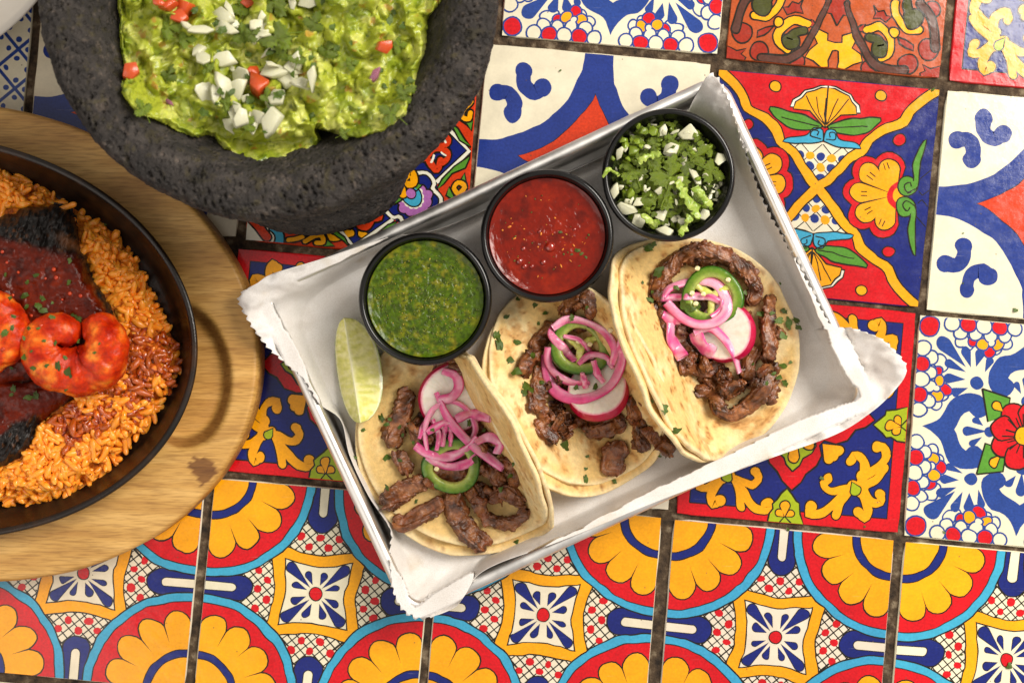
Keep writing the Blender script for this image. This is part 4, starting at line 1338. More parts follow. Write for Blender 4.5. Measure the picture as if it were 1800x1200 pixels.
# ------------------------------------------------------------------ radish, jalapeno, pickled onion, cilantro
M_RAD = pmat('radish', None, scale=500, rough=0.30, bump=0.12, bscale=500, bdist=0.0006, vcol=True, vmul=0.07, sss=0.35, sssr=(1, 0.5, 0.5), sssd=0.002, ramp=(0.3, 0.7))
def radish(x, y, r_px, tilt, az, label, th=0.006, lift=0.0):
    """thick slice; tilt (deg) towards photo direction az (deg, 0 = right, 90 = down)"""
    z = min(hm(x, y, 30, 0.80), 0.0215) + lift
    R = r_px * K * 0.94
    pr = [(0.0, th), (R * 0.3, th + .0001), (R * 0.6, th + .0001), (R * 0.93, th), (R * 0.945, th - 0.0001), (R * 0.955, th - 0.0004), (R * 0.99, th * 0.72), (R * 1.02, th * 0.48), (R * 1.0, th * 0.25), (R * 0.93, 0.0004), (R * 0.86, 0), (0, 0)]
    pr = np.vstack([np.stack([np.linspace(0, pr[3][0], 14), np.full(14, th)], 1), np.array(pr[4:-1]), [(0.0001, 0)]])
    V, F = lathe(pr, 90)
    rad = np.hypot(V[:, 0], V[:, 1])
    a = np.arctan2(V[:, 1], V[:, 0])
    wob = 1 + 0.035 * fbm(np.c_[np.cos(a) * 1.3, np.sin(a) * 1.3, a * 0 + x], 3, 2)
    V[:, :2] *= wob[:, None]
    top = (V[:, 2] > th * 0.97)
    V[:, 2] += np.where(top, 0.0002 * fbm(V * 260, 4, 3), 0)
    rr = rad / R
    streak = fbm(np.c_[np.cos(a) * 9, np.sin(a) * 9, rr * 1.4], 8, 3)
    C = np.where(top[:, None], mixc(mixc(np.tile(lin((236, 228, 216)), (len(V), 1)), lin((222, 214, 190)), sstep(-0.1, 0.6, streak) * 0.6), lin((228, 120, 150)), sstep(0.90, 0.945, rr + 0.02 * streak)),
                 mixc(np.tile(lin((186, 14, 66)), (len(V), 1)), lin((226, 150, 170)), sstep(0.25, 0.6, fbm(V * 500, 9, 3)) * 0.6))
    ta, ti = math.radians(-az), math.radians(tilt)
    d = np.array((math.cos(ta), math.sin(ta), 0)); 
    # rotate so that the side facing az goes down
    axis = np.cross((0, 0, 1.0), d)
    Kx = np.array(((0, -axis[2], axis[1]), (axis[2], 0, -axis[0]), (-axis[1], axis[0], 0)))
    Rm = np.eye(3) + math.sin(ti) * Kx + (1 - math.cos(ti)) * (Kx @ Kx)
    V = V @ Rm.T
    V = V + P(x, y, z)
    root = empty('radish_slice', P(x, y, z), label=label, cat='radish', group='radish slices on the tacos')
    isf = lambda f: all(top[i] for i in f)
    split_obj('flesh', V, F, C, isf, M_RAD, root)
    split_obj('skin', V, F, C, lambda f: not isf(f), M_RAD, root)
    hm_add(V)

M_JAL = pmat('jalapeno', None, scale=600, rough=0.24, rvar=0.06, bump=0.2, bscale=700, bdist=0.0005, vcol=True, vmul=0.16, sss=0.25, sssr=(0.4, 1, 0.1), sssd=0.002, coat=0.2)
M_SEED = pmat('pepper_seed', [(226, 208, 150), (240, 228, 184)], scale=400, rough=0.35, sss=0.2)
def jalapeno(x, y, r_px, label, tilt=0, az=0, seeds=(), core=False, lift=0.0):
    z = min(hm(x, y, 36, 0.80), 0.0235) + lift
    R = r_px * K * 0.94
    th = 0.0046
    wl = 0.0050
    pr = [(R - wl, th * 0.25), (R - wl - .0002, th * 0.7), (R - wl + .0003, th * .96), (R - wl + 0.0010, th), (R - wl * 0.5, th + .0001), (R - 0.0010, th), (R - .0005, th - .00015), (R - .0001, th * 0.8), (R + .0002, th * .5), (R, th * .15), (R - .0008, 0), (R - wl * .5, 0)]
    pr = np.array(pr + [pr[0]])
    V, F = lathe(pr, 110)
    a = np.arctan2(V[:, 1], V[:, 0]); rad = np.hypot(V[:, 0], V[:, 1])
    tri = 1 + 0.045 * np.cos(3 * a + x) + 0.03 * np.cos(2 * a + y)
    V[:, :2] *= tri[:, None]
    rel = (rad - (R - wl)) / wl
    inn = sstep(0.55, 0.0, rel)
    V[:, 2] += 0.00018 * fbm(V * 700, 4, 3)
    C = mixc(np.tile(lin((104, 132, 28)), (len(V), 1)), lin((178, 186, 96)), inn * 0.8)
    C = mixc(C, lin((48, 96, 22)), sstep(0.72, 0.90, rel))
    C = mixc(C, lin((72, 124, 24)), sstep(0, 0.5, fbm(V * 330, 2, 3)) * 0.5)
    parts = [(V, F, C)]
    if core:                      # pale ribs across the ring
        for a0 in (0.5, 2.5, 4.6):
            t = np.linspace(0.0, 1, 14)
            path = np.c_[np.cos(a0) * (R - wl * .8) * t, np.sin(a0) * (R - wl * .8) * t, np.full(14, th * 0.55)]
            path[:, :2] += 0.0006 * np.c_[fbm(path * 400, 1, 2), fbm(path * 400, 2, 2)]
            v, f, (ss, aa) = sweep(path, 0.0016 * (1.3 - 0.5 * t), 0.0014, 10)
            v = v + 0.0006 * np.c_[fbm(v * 900, 4, 2), fbm(v * 900, 5, 2), fbm(v * 900, 6, 2)]
            parts.append((v, f, mixc(np.tile(lin((196, 204, 96)), (len(v), 1)), lin((222, 216, 140)), sstep(-.2, .5, fbm(v * 600, 3, 2)))))
    V, F, C = join(parts)
    ta, ti = math.radians(-az), math.radians(tilt)
    d = np.array((math.cos(ta), math.sin(ta), 0))
    axis = np.cross((0, 0, 1.0), d)
    Kx = np.array(((0, -axis[2], axis[1]), (axis[2], 0, -axis[0]), (-axis[1], axis[0], 0)))
    Rm = np.eye(3) + math.sin(ti) * Kx + (1 - math.cos(ti)) * (Kx @ Kx)
    V = V @ Rm.T + P(x, y, z)
    ob = mk('jalapeno_slice', V, F, M_JAL, cols=C, label=label, cat='jalapeno', group='jalapeno rings on the tacos')
    hm_add(V)
    for sx, sy in seeds:
        sz = max(z + th, hm(sx, sy, 4))
        sv, sf, _ = sweep(np.array([P(sx - 4, sy + 1, sz), P(sx - 2, sy, sz + .0002), P(sx + 2, sy, sz + .0002), P(sx + 4, sy - 1, sz)]), np.array((.0003, .0011, .0011, .0004)), .0004, 8)
        mk('seed', sv, sf, M_SEED, parent=ob)

M_ONI = pmat('pickled_onion', None, scale=300, rough=0.20, rvar=0.08, bump=0.2, bscale=600, bdist=0.0004, vcol=True, vmul=0.12, sss=0.45, sssr=(1, 0.35, 0.6), sssd=0.0025, coat=0.25, stretch=(1, 1, 1))
def ribbon(pts, w, label, grp, seed, tilt=0.0, th=0.0009, lift=0.0, mag=0.3, zfix=None):
    n, m = 60, 12
    q = catmull(np.array(pts, float), n)
    zs = np.array([min(hm(x, y, 6, 0.85), 0.0345) for x, y in q])
    k = np.ones(17) / 17
    zs = np.convolve(np.r_[np.full(8, zs[0]), zs, np.full(8, zs[-1])], k, 'valid') + 0.0010 + lift
    s = np.linspace(0, 1, n)
    zs = zs + 0.0006 * np.sin(s * 7 + seed)
    path = np.array([P(x, y, z) for (x, y), z in zip(q, zs)])
    hw = w * K * 0.5 * 0.98
    T = np.gradient(path, axis=0); T /= np.linalg.norm(T, axis=1)[:, None]
    S0 = np.cross(T, (0, 0, 1.0)); S0 /= np.linalg.norm(S0, axis=1)[:, None]
    roll = tilt + 0.45 * np.sin(s * 4 + seed * 1.3)
    up = np.cross(S0, T) * np.cos(roll)[:, None] + S0 * np.sin(roll)[:, None]
    tap = 0.72 + 0.28 * np.sin(np.clip(s, 0.02, 0.98) * PI) ** 0.5
    V, F, (ss, aa) = sweep(path, hw * tap * (1 + 0.10 * np.sin(s * 11 + seed)), th * 0.5, m=m, power=3.2, up=up)
    cu = np.cos(aa)
    N = vnormals(V, F)
    V[:, 2] -= 0.0007 * cu ** 2
    C = mixc(np.tile(lin((224, 84, 144)), (len(V), 1)), lin((248, 192, 206)), sstep(0.1, 0.9, np.abs(cu + 0.3 * fbm(np.c_[ss * 5, cu, ss * 0 + seed], 2, 2))) * 0.0 + sstep(-0.15, 0.5, fbm(np.c_[ss * 3, cu * 1.6, ss * 0 + seed * 2.2], 3, 2)) * 0.75)
    C = mixc(C, lin((250, 206, 218)), sstep(0.2, 0.9, np.sin(cu * 9 + seed + 2 * np.sin(ss * 5))) * 0.45)
    C = mixc(C, lin((204, 34, 112)), sstep(0.45, 0.95, cu * (1 if seed % 2 else -1)) * mag + sstep(0.1, 0.6, fbm(np.c_[ss * 2.5, cu * 0.5, ss * 0 + seed * 1.2], 6, 2)) * mag * 0.8)
    mk('pickled_onion', V, F, M_ONI, cols=C, label=label, cat='onion', group=grp)
    hm_add(V)

def G(c, x, y):
    return c[0][0] + x / c[1], c[0][1] + y / c[1]
radish(*G(C1, 580, 285), 64, 7, 60, 'white radish slice with pink skin on the left taco', th=0.0042)
jalapeno(*G(C1, 570, 632), 53, 'green jalapeno ring under the pickled onion on the left taco', 10, 90, seeds=[G(C1, 490, 655)])
jalapeno(*G(C2, 568, 362), 54, 'seedy jalapeno ring encircled by pickled onion on the middle taco', 8, 270, seeds=[G(C2, 728, 272), G(C2, 620, 345), G(C2, 560, 330)], core=True)
radish(*G(C2, 672, 612), 57, -30, 65, 'radish slice tilted against the jalapeno ring on the middle taco', th=0.0075)
radish(*G(C3, 632, 590), 55, -26, 15, 'radish slice tucked under the jalapeno ring on the right taco', th=0.0085)
jalapeno(*G(C3, 545, 395), 55, 'bright green jalapeno ring on the right taco', 8, 200, seeds=[G(C3, 468, 245), G(C3, 630, 305), G(C3, 440, 375), G(C3, 460, 430), G(C3, 500, 380)], core=True)

ON = [
 cset(*C1, [([(440, 590), (540, 640), (640, 630), (695, 585)], 50, .8), ([(520, 540), (530, 470), (545, 405)], 30, .3), ([(490, 560), (500, 480), (470, 400)], 28, .3), ([(560, 540), (565, 450)], 28, .2), ([(400, 500), (425, 430), (475, 350)], 30, .4), ([(440, 560), (430, 450), (470, 350), (560, 310), (640, 345), (690, 440), (665, 520)], 34, .4),
   ([(440, 470), (520, 420), (630, 390)], 40, .3), ([(590, 400), (670, 370), (765, 400)], 52, .7), ([(380, 535), (450, 580), (560, 590), (650, 545), (700, 490)], 52, .5), ([(690, 520), (760, 492), (815, 525), (800, 575)], 50, .3), ([(520, 150), (590, 180), (602, 240), (565, 288), (500, 300)], 56, .5), ([(488, 262), (540, 380), (600, 460), (680, 540), (760, 600), (832, 655)], 50, .3)]),
 cset(*C2, [([(380, 400), (400, 520), (450, 600), (550, 635), (660, 610), (740, 550), (785, 450), (792, 350)], 62, .9), ([(805, 262), (792, 330), (800, 390)], 62, .5), ([(400, 360), (402, 440), (450, 510), (530, 548), (620, 548)], 46, .3), ([(430, 255), (422, 300), (480, 370), (540, 430)], 52, .2), ([(640, 430), (660, 500), (695, 545)], 40, .3), ([(580, 495), (600, 575)], 36, .2),
   ([(480, 302), (560, 320), (612, 370), (630, 420)], 32, .3), ([(560, 450), (620, 402), (700, 412), (745, 470)], 36, .6), ([(425, 260), (500, 215), (600, 228), (700, 285), (752, 370), (738, 450)], 48, .3)]),
 cset(*C3, [([(330, 530), (335, 620), (392, 715)], 78, .3), ([(285, 485), (340, 510), (410, 528)], 72, .5), ([(450, 580), (500, 660), (560, 690)], 84, .2), ([(450, 585), (530, 555), (600, 605), (660, 690), (690, 795)], 52, .4), ([(280, 402), (400, 395), (520, 392), (600, 425)], 46, .5), ([(540, 500), (590, 460), (600, 410)], 30, .2),
   ([(285, 395), (330, 345), (450, 312), (560, 322), (612, 390), (622, 470), (560, 528), (470, 540), (380, 500), (305, 425)], 58, .4)]),
]
ON_LAB = [
 ['magenta onion ribbon lowest in the heap, over the jalapeno, left taco', 'thin upright onion sliver in the heap middle, left taco', 'thin leaning onion sliver left of the heap middle, left taco', 'short upright onion sliver right of the heap middle, left taco', 'thin onion sliver on the left side of the heap, left taco', 'round onion loop at the back of the heap, left taco', 'slanting onion ribbon across the heap, left taco', 'wide magenta onion ribbon ending right below the radish, left taco', 'wide curved onion ribbon across the front of the heap, left taco', 'onion ribbon curling at the right side of the heap, left taco', 'curled onion ribbon lying on the radish face, left taco', 'long straight onion ribbon crossing the whole heap, left taco'],
 ['big magenta onion ring below the jalapeno ring, middle taco', 'onion ribbon standing at the upper right of the ring, middle taco', 'pale onion ribbon inside the left of the big ring, middle taco', 'pale onion band crossing the jalapeno on its left, middle taco', 'short pale onion strip over the jalapeno rim, middle taco', 'tiny pale onion strip below the pepper core, middle taco', 'thin onion arc inside the jalapeno ring, middle taco', 'magenta onion arc over the right of the jalapeno, middle taco', 'onion ring arching over the top of the jalapeno, middle taco'],
 ['wide onion strip hanging at the left of the right taco', 'short wide onion strip under the loop, right taco', 'broad pale onion piece lying on the radish, right taco', 'onion ribbon trailing down over the radish, right taco', 'onion band crossing inside the loop, right taco', 'thin onion sliver inside the loop, right taco', 'large onion loop on the jalapeno ring, right taco']]
for i, rs in enumerate(ON):
    for j, (pts, w, mg) in enumerate(rs):
        ribbon(pts, w, ON_LAB[i][j], 'pickled onion ribbons on the %s taco' % MN[i], 11 * i + j, tilt=0.30 * ((j % 3) - 1), mag=mg)

M_CIL = pmat('cilantro', [(40, 58, 8), (66, 88, 12), (104, 122, 30)], scale=350, rough=0.42, bump=0.3, bscale=900, bdist=0.0004, randv=0.25, sss=0.1, sssr=(0.3, 1, 0.1), sssd=0.001, ramp=(0.3, 0.7))
def fleck_mesh(seed, lobes=5, mat=None):
    """small jagged, curled scrap of leaf about 1 unit long"""
    r = np.random.default_rng(seed)
    n = 14
    a = np.linspace(0, 2 * PI, n, endpoint=False)
    rad = 0.5 * (0.62 + 0.38 * np.abs(np.sin(a * lobes / 2 + seed))) * r.uniform(0.75, 1.15, n)
    x, y = rad * np.cos(a), rad * np.sin(a) * r.uniform(0.4, 0.75)
    V = [(0, 0, 0.06)]
    rings = [(0.5, 0), (1.0, 1)]
    for s, _ in rings:
        for i in range(n):
            V.append((x[i] * s, y[i] * s, 0.22 * (y[i] * s) ** 2 * r.uniform(0.5, 2) * 2 - 0.25 * (x[i] * s) ** 2 + 0.05 * r.uniform(-1, 1)))
    F = [[0, 1 + i, 1 + (i + 1) % n] for i in range(n)] + [[1 + i, 1 + n + i, 1 + n + (i + 1) % n, 1 + (i + 1) % n] for i in range(n)]
    V = np.array(V)
    T = V - (0, 0, 0.05)
    return mesh_data('cilantro_piece', np.vstack([V, T]), F + [[j + len(V) for j in f[::-1]] for f in F], None, True, (mat or M_CIL,))
FLECKS = [fleck_mesh(k, 3 + k % 4) for k in range(7)]
def fleck(x, y, size, label, grp, rot=None, meshes=None, name='cilantro_piece', z=None, cat='cilantro'):
    o = bpy.data.objects.new(name, random.choice(meshes or FLECKS))
    col.objects.link(o)
    zz = (hm(x, y, 5, 0.9) if z is None else z)
    p = P(x, y, zz + size * K * 0.10)
    o.location = p
    s = size * K
    o.scale = (s, s, s * random.uniform(0.7, 1.2))
    o.rotation_euler = (random.uniform(-.35, .35), random.uniform(-.35, .35), random.uniform(0, 6.28) if rot is None else rot)
    return tag(o, label, cat, grp)
FL = [
 [(C1, [(205, 390, 24), (235, 425, 14), (112, 455, 12), (65, 597, 12), (235, 597, 18), (235, 752, 16), (300, 440, 10), (315, 480, 10), (300, 610, 10), (658, 420, 18), (470, 455, 9), (690, 605, 18), (870, 690, 16), (820, 760, 12), (900, 1030, 12), (385, 820, 12), (885, 630, 9), (735, 455, 10), (370, 520, 10), (250, 400, 12)])],
 [(C2, [(145, 345, 34), (130, 300, 26), (235, 335, 20), (200, 430, 20), (235, 490, 24), (290, 575, 30), (275, 600, 18), (320, 405, 18), (180, 200, 18), (240, 105, 10), (330, 140, 14), (385, 180, 14), (350, 235, 10), (365, 545, 14), (490, 880, 26), (600, 1055, 22), (608, 935, 11), (600, 1000, 8), (1015, 685, 24), (1070, 800, 28), (950, 645, 9), (750, 1065, 14), (990, 935, 8), (550, 575, 14), (650, 570, 16), (475, 1155, 11), (525, 205, 16), (605, 150, 9)])],
 [(C3, [(800, 485, 20), (860, 480, 12), (925, 470, 16), (900, 520, 26), (950, 535, 30), (990, 520, 20), (1000, 555, 16), (920, 600, 20), (1015, 490, 16), (970, 405, 9), (960, 740, 8), (925, 760, 24), (870, 800, 12), (900, 820, 14), (930, 850, 18), (220, 410, 22), (230, 370, 9), (180, 320, 7), (260, 265, 30), (210, 140, 26), (235, 120, 18), (505, 62, 10), (905, 325, 7), (400, 440, 26), (440, 460, 22), (470, 440, 18), (355, 345, 14), (720, 372, 10), (760, 750, 9), (835, 850, 10), (635, 10, 8)])],
]
for i, sets in enumerate(FL):
    for c, pts in sets:
        for x, y, s in pts:
            fleck(*G(c, x, y), s * 0.80 + 2, 'small chopped cilantro scrap on the %s taco' % MN[i], 'cilantro scraps on the %s taco' % MN[i])
for x, y, s in ((1282, 436, 9), (980, 128, 7), (1115, 490, 12), (985, 875, 9)):
    pass
for x, y, s in ((1445, 840, 14), (1640, 158, 12), (1774, 1170, 16), (1690, 1150, 9), (1785, 545, 12), (1693, 410, 5), (1693, 498, 5), (1660, 935, 9), (985, 124, 8), (1520, 925, 7), (1385, 930, 9), (400, 820, 12)):
    fleck(x, y, s * 0.9, 'stray cilantro scrap fallen on the painted tiles', 'cilantro scraps on the tiles', z=0.0004)
# ------------------------------------------------------------------ what is in the cups
def salsa_disc(k, name, zoff, mat, label, cat, n=150, seed=1, amp=0.0004, colf=None, bumps=()):
    c = cup_center(k)
    z = CUP_Z0 + CUP_H - zoff
    R = R_CUP - 0.0036
    r = np.linspace(0.0, 1, 70); r[0] = 0.002
    th = np.linspace(0, 2 * PI, n, endpoint=False)
    X = (r[:, None] * R * np.cos(th)).ravel(); Y = (r[:, None] * R * np.sin(th)).ravel()
    q = np.c_[X, Y, np.zeros(len(X))]
    Zh = amp * fbm(q * 420, seed, 4) + amp * 0.6 * fbm(q * 1300, seed + 3, 2) + 0.0011 * np.repeat(r, n) ** 14
    V = np.c_[X + c[0], Y + c[1], Zh + z]
    C = colf(q) if colf else None
    F = grid_faces(70, n, False, True).tolist(); F.append(list(range(n))[::-1])
    # close it down to a body of sauce inside the cup
    rim = np.arange(69 * n, 70 * n)
    low = np.c_[V[rim, 0] * 1.0, V[rim, 1], np.full(n, z - 0.008)]
    low[:, :2] = c[:2] + (low[:, :2] - c[:2]) * 0.93
    nv = len(V)
    V = np.vstack([V, low])
    if C is not None: C = np.vstack([C, C[rim]])
    F += [[69 * n + i, nv + i, nv + (i + 1) % n, 69 * n + (i + 1) % n] for i in range(n)]
    o = mk(name, V, F, mat, cols=C, label=label, cat=cat)
    hm_add(V)
    return o, z

M_GSAL = pmat('green_salsa', None, scale=700, rough=0.24, rvar=0.08, bump=0.35, bscale=1100, bdist=0.0004, vcol=True, vmul=0.30, spec=0.35)
def gcol(q):
    C = np.tile(np.array(lin((68, 90, 4))), (len(q), 1))
    C = mixc(C, lin((110, 112, 12)), sstep(-0.05, 0.45, fbm(q * 330, 2, 4)) * 0.8)
    C = mixc(C, lin((46, 64, 5)), sstep(0.05, 0.4, fbm(q * 620, 9, 3)) * 0.8)
    C = mixc(C, lin((128, 118, 24)), sstep(0.3, 0.6, fbm(q * 260, 12, 3)) * 0.6)
    return C
g_ob, g_z = salsa_disc('green', 'green_salsa', 0.0044, M_GSAL, 'glossy herb-flecked green salsa filling its cup', 'salsa', seed=3, colf=gcol)
M_RSAL = pmat('red_salsa', None, scale=500, rough=0.13, rvar=0.05, bump=0.22, bscale=600, bdist=0.0005, vcol=True, vmul=0.14, spec=0.45)
def rcol(q):
    C = np.tile(np.array(lin((116, 20, 2))), (len(q), 1))
    C = mixc(C, lin((138, 30, 3)), sstep(0, 0.5, fbm(q * 160, 5, 3)) * 0.7)
    C = mixc(C, lin((82, 12, 2)), sstep(0.1, 0.5, fbm(q * 210, 8, 3)) * 0.7)
    return C
r_ob, r_z = salsa_disc('red', 'red_salsa', 0.0050, M_RSAL, 'smooth red salsa with seeds and bubbles filling its cup', 'salsa', seed=5, amp=0.00025, colf=rcol)

def specks(name, cen, R, z, n, size, mat, parent, seed, flat=0.5, pts=None):
    """many tiny scraps lying in a sauce: one joined part"""
    rg = np.random.default_rng(seed)
    parts = []
    for k in range(n if pts is None else len(pts)):
        if pts is None:
            a, rr = rg.uniform(0, 2 * PI), R * math.sqrt(rg.uniform(0, 1))
            x, y = cen[0] + rr * math.cos(a), cen[1] + rr * math.sin(a)
            s = size * rg.uniform(0.4, 1.3)
        else:
            x, y, s = pts[k]
        m = 6
        th = np.linspace(0, 2 * PI, m, endpoint=False)
        rot = rg.uniform(0, 6.28)
        ex, ey = rg.uniform(0.5, 1.3), rg.uniform(0.25, 0.8)
        px, py = s * ex * np.cos(th), s * ey * np.sin(th)
        qx, qy = px * math.cos(rot) - py * math.sin(rot), px * math.sin(rot) + py * math.cos(rot)
        v = np.r_[np.c_[x + qx, y + qy, np.full(m, z - s * 0.2)], np.c_[x + qx * .6, y + qy * .6, z + s * flat * np.ones(m)]]
        f = [[i, (i + 1) % m, m + (i + 1) % m, m + i] for i in range(m)] + [[m + i for i in range(m)]]
        parts.append((v, f))
    V, F, _ = join(parts)
    return mk(name, V, F, mat, parent=parent, kind='stuff')
M_HERB = pmat('herb_flecks', [(22, 40, 8), (70, 88, 18), (120, 118, 40)], scale=2500, rough=0.3)
M_PULP = pmat('salsa_pulp', [(140, 122, 24), (176, 160, 60)], scale=2500, rough=0.3)
M_CHSEED = pmat('chili_seed', [(206, 96, 22), (226, 150, 56)], scale=900, rough=0.25, sss=0.2)
M_BUB = pmat('sauce_bubble', [(120, 22, 8), (150, 34, 10)], scale=300, rough=0.04, coat=1.0, coatr=0.02)
cg = cup_center('green')
specks('herb_flecks', cg, R_CUP - 0.005, g_z + 0.0001, 420, 0.0006, M_HERB, g_ob, 4)
specks('pulp', cg, R_CUP - 0.005, g_z + 0.0001, 110, 0.00045, M_PULP, g_ob, 5)
cr_ = cup_center('red')
specks('chili_seed', cr_, R_CUP - 0.009, r_z, 34, 0.00075, M_CHSEED, r_ob, 8, flat=0.5)
specks('herb_flecks', cr_, R_CUP - 0.009, r_z + .0001, 26, 0.0006, M_HERB, r_ob, 9)
for x, y, r in ((967, 434, 9), (920, 437, 4), (913, 459, 6), (922, 468, 5), (935, 468, 4), (955, 461, 5), (948, 407, 3), (1010, 403, 3)):
    p = P(x, y, r_z)
    rr = r * K
    pr = [(rr * math.cos(a), rr * 0.75 * math.sin(a)) for a in np.linspace(-0.2, PI / 2, 9)]
    V, F = lathe(np.array(pr), 24, p)
    mk('bubble', V, F, M_BUB, parent=r_ob)
for x, y, s in ((1015, 440, 14), (1022, 446, 10), (985, 408, 9), (1030, 452, 8), (1005, 447, 7)):
    fleck(x, y, s, 'dark herb scrap floating on the red salsa', 'herb scraps on the red salsa', z=r_z + .0002, name='herb_scrap', cat='herb')

# chopped onion, pepper and cilantro
M_ONW = pmat('white_onion', [(184, 182, 138), (212, 210, 178), (230, 228, 208)], scale=260, rough=0.20, rvar=0.06, bump=0.2, bscale=400, bdist=0.0006, sss=0.2, sssr=(1, 0.95, 0.6), sssd=0.0012, randv=0.14, coat=0.25, trans=0.08, ior=1.36)
M_PEP = pmat('green_pepper', [(70, 98, 16), (116, 138, 32), (160, 172, 62)], scale=300, rough=0.28, bump=0.2, bscale=600, bdist=0.0005, randv=0.25, sss=0.2, sssr=(0.5, 1, 0.1), sssd=0.002, coat=0.2)
M_CEL = pmat('pale_stalk', [(122, 150, 44), (176, 190, 96)], scale=300, rough=0.28, bump=0.2, bscale=600, bdist=0.0005, sss=0.3, sssr=(0.6, 1, 0.2), sssd=0.002)
M_TOM = pmat('tomato', [(172, 46, 14), (196, 72, 28), (218, 116, 66)], scale=220, rough=0.14, bump=0.2, bscale=500, bdist=0.0005, sss=0.25, sssr=(1, 0.3, 0.15), sssd=0.0012, coat=0.4)
M_REDON = pmat('red_onion', [(84, 24, 52), (130, 56, 84), (206, 170, 180)], scale=300, rough=0.25, sss=0.3, sssd=0.002)
def dice_mesh(name, seed, mat, sx=1.0, sy=0.8, sz=0.45, bend=0.6):
    """irregular knife-cut chunk: uneven polygon in plan, bevelled, bent like the layer it came from"""
    r = np.random.default_rng(seed)
    k = int(r.integers(4, 7))
    a = np.sort(np.linspace(0, 2 * PI, k, endpoint=False) + r.uniform(-0.35, 0.35, k))
    rad = r.uniform(0.72, 1.12, k)
    base = np.c_[np.cos(a) * rad * sx * 0.55, np.sin(a) * rad * sy * 0.55]
    plan = []
    for i in range(k):                                    # clip each corner a little
        p0, p1, p2 = base[i - 1], base[i], base[(i + 1) % k]
        plan += [p1 + (p0 - p1) * 0.07, p1 + (p2 - p1) * 0.07]
    plan = np.array(plan); m = len(plan)
    sh = r.uniform(-0.25, 0.25, 2)
    lev = [(0.93, -0.5), (0.99, -0.40), (1.0, 0.0), (0.98, 0.42), (0.90, 0.5)]
    V = []
    for sc_, h in lev:
        q = plan * sc_ + sh * h * sz
        z = h * sz - bend * (q[:, 0] ** 2) + 0.10 * q[:, 1] * r.uniform(-1, 1)
        V.append(np.c_[q, z])
    V = np.vstack(V)
    F = [[j * m + i, j * m + (i + 1) % m, (j + 1) * m + (i + 1) % m, (j + 1) * m + i] for j in range(4) for i in range(m)]
    F += [list(range(m))[::-1], [4 * m + i for i in range(m)]]
    me = mesh_data(name, V, F, None, False, (mat,))
    return me
D_ON = [dice_mesh('diced_onion', k, M_ONW, 1.0, [0.62, 0.85, 0.38, 0.72, 0.48, 0.30][k % 6], [0.26, 0.20, 0.18, 0.30, 0.22, 0.2][k % 6], [0.5, 0.9, 0.3, 0.4, 0.7, 0.2][k % 6]) for k in range(14)]
D_PEP = [dice_mesh('diced_pepper', 40 + k, M_PEP, 1.0, [0.7, 0.55, 0.85][k % 3], 0.5, [0.3, 0.9, 0.6][k % 3]) for k in range(6)]
D_TOM = [dice_mesh('diced_tomato', 60 + k, M_TOM, 1.0, 0.8, 0.6, 0.4) for k in range(4)]
def dice(meshes, name, x, y, s, label, cat, grp, z=None, rot=None, tiltmax=0.5, lift=0.0, rg=RNG):
    o = bpy.data.objects.new(name, meshes[int(rg.integers(len(meshes)))])
    col.objects.link(o)
    zz = (hm(x, y, max(4, s * 0.3), 0.75) if z is None else z) + s * K * 0.22 + lift
    o.location = P(x, y, zz)
    o.scale = (s * K,) * 3
    o.rotation_euler = (rg.uniform(-tiltmax, tiltmax), rg.uniform(-tiltmax, tiltmax), rg.uniform(0, 2 * PI) if rot is None else math.radians(rot))
    tag(o, label, cat, grp)
    # footprint into the height map
    px = np.array([(x + dx, y + dy) for dx in np.arange(-s * .35, s * .36, 3) for dy in np.arange(-s * .3, s * .31, 3)])
    hm_add(np.array([P(a, b, zz + s * K * 0.10) for a, b in px]))
    return o

def leaf_mesh(name, seed, mat, lobes=3):
    """cilantro leaf: three deeply toothed lobes on a thin stem, about 1 unit across"""
    r = np.random.default_rng(seed)
    half = [(0.0, 0.015), (0.07, 0.08), (0.02, 0.18), (0.09, 0.22), (0.05, 0.33), (0.14, 0.34), (0.15, 0.45), (0.24, 0.41), (0.31, 0.48), (0.35, 0.39), (0.43, 0.40), (0.41, 0.30), (0.48, 0.27), (0.43, 0.19), (0.36, 0.11),
            (0.46, 0.13), (0.50, 0.22), (0.57, 0.17), (0.65, 0.22), (0.68, 0.14), (0.77, 0.14), (0.76, 0.07), (0.85, 0.05)]
    h = np.array(half) + r.uniform(-0.012, 0.012, (len(half), 2))
    pts = np.vstack([h, [(0.88, 0.0)], (h * (1, -1))[::-1]])
    c = np.array((0.33, 0.0))
    V = []
    for s in (0.03, 0.3, 0.6, 0.82, 1.0):
        q = c + (pts - c) * s
        d = q - (0.1, 0)
        a = np.arctan2(d[:, 1], d[:, 0]); rr = np.hypot(d[:, 0], d[:, 1])
        z = 0.10 * np.cos(a * 5.2) * rr - 0.30 * rr ** 2 + 0.02 * np.sin(seed + q[:, 0] * 23 + q[:, 1] * 17)
        V.append(np.c_[q - (0.33, 0), z])
    m = len(pts)
    V = np.vstack(V)
    F = [[k * m + i, k * m + (i + 1) % m, (k + 1) * m + (i + 1) % m, (k + 1) * m + i][::-1] for k in range(4) for i in range(m)] + [list(range(m))]
    T = V - (0, 0, 0.018)
    st, sf, _ = sweep(np.array([(-0.1, 0, 0.0), (-0.33, 0.0, 0.01), (-0.5, 0.03, -0.03), (-0.72, 0.06, -0.08)]), 0.018, 0.018, 6)
    Vv, Ff, _ = join([(V, F), (T, [f[::-1] for f in F]), (st, sf)])
    return mesh_data(name, Vv, Ff, None, True, (mat,))
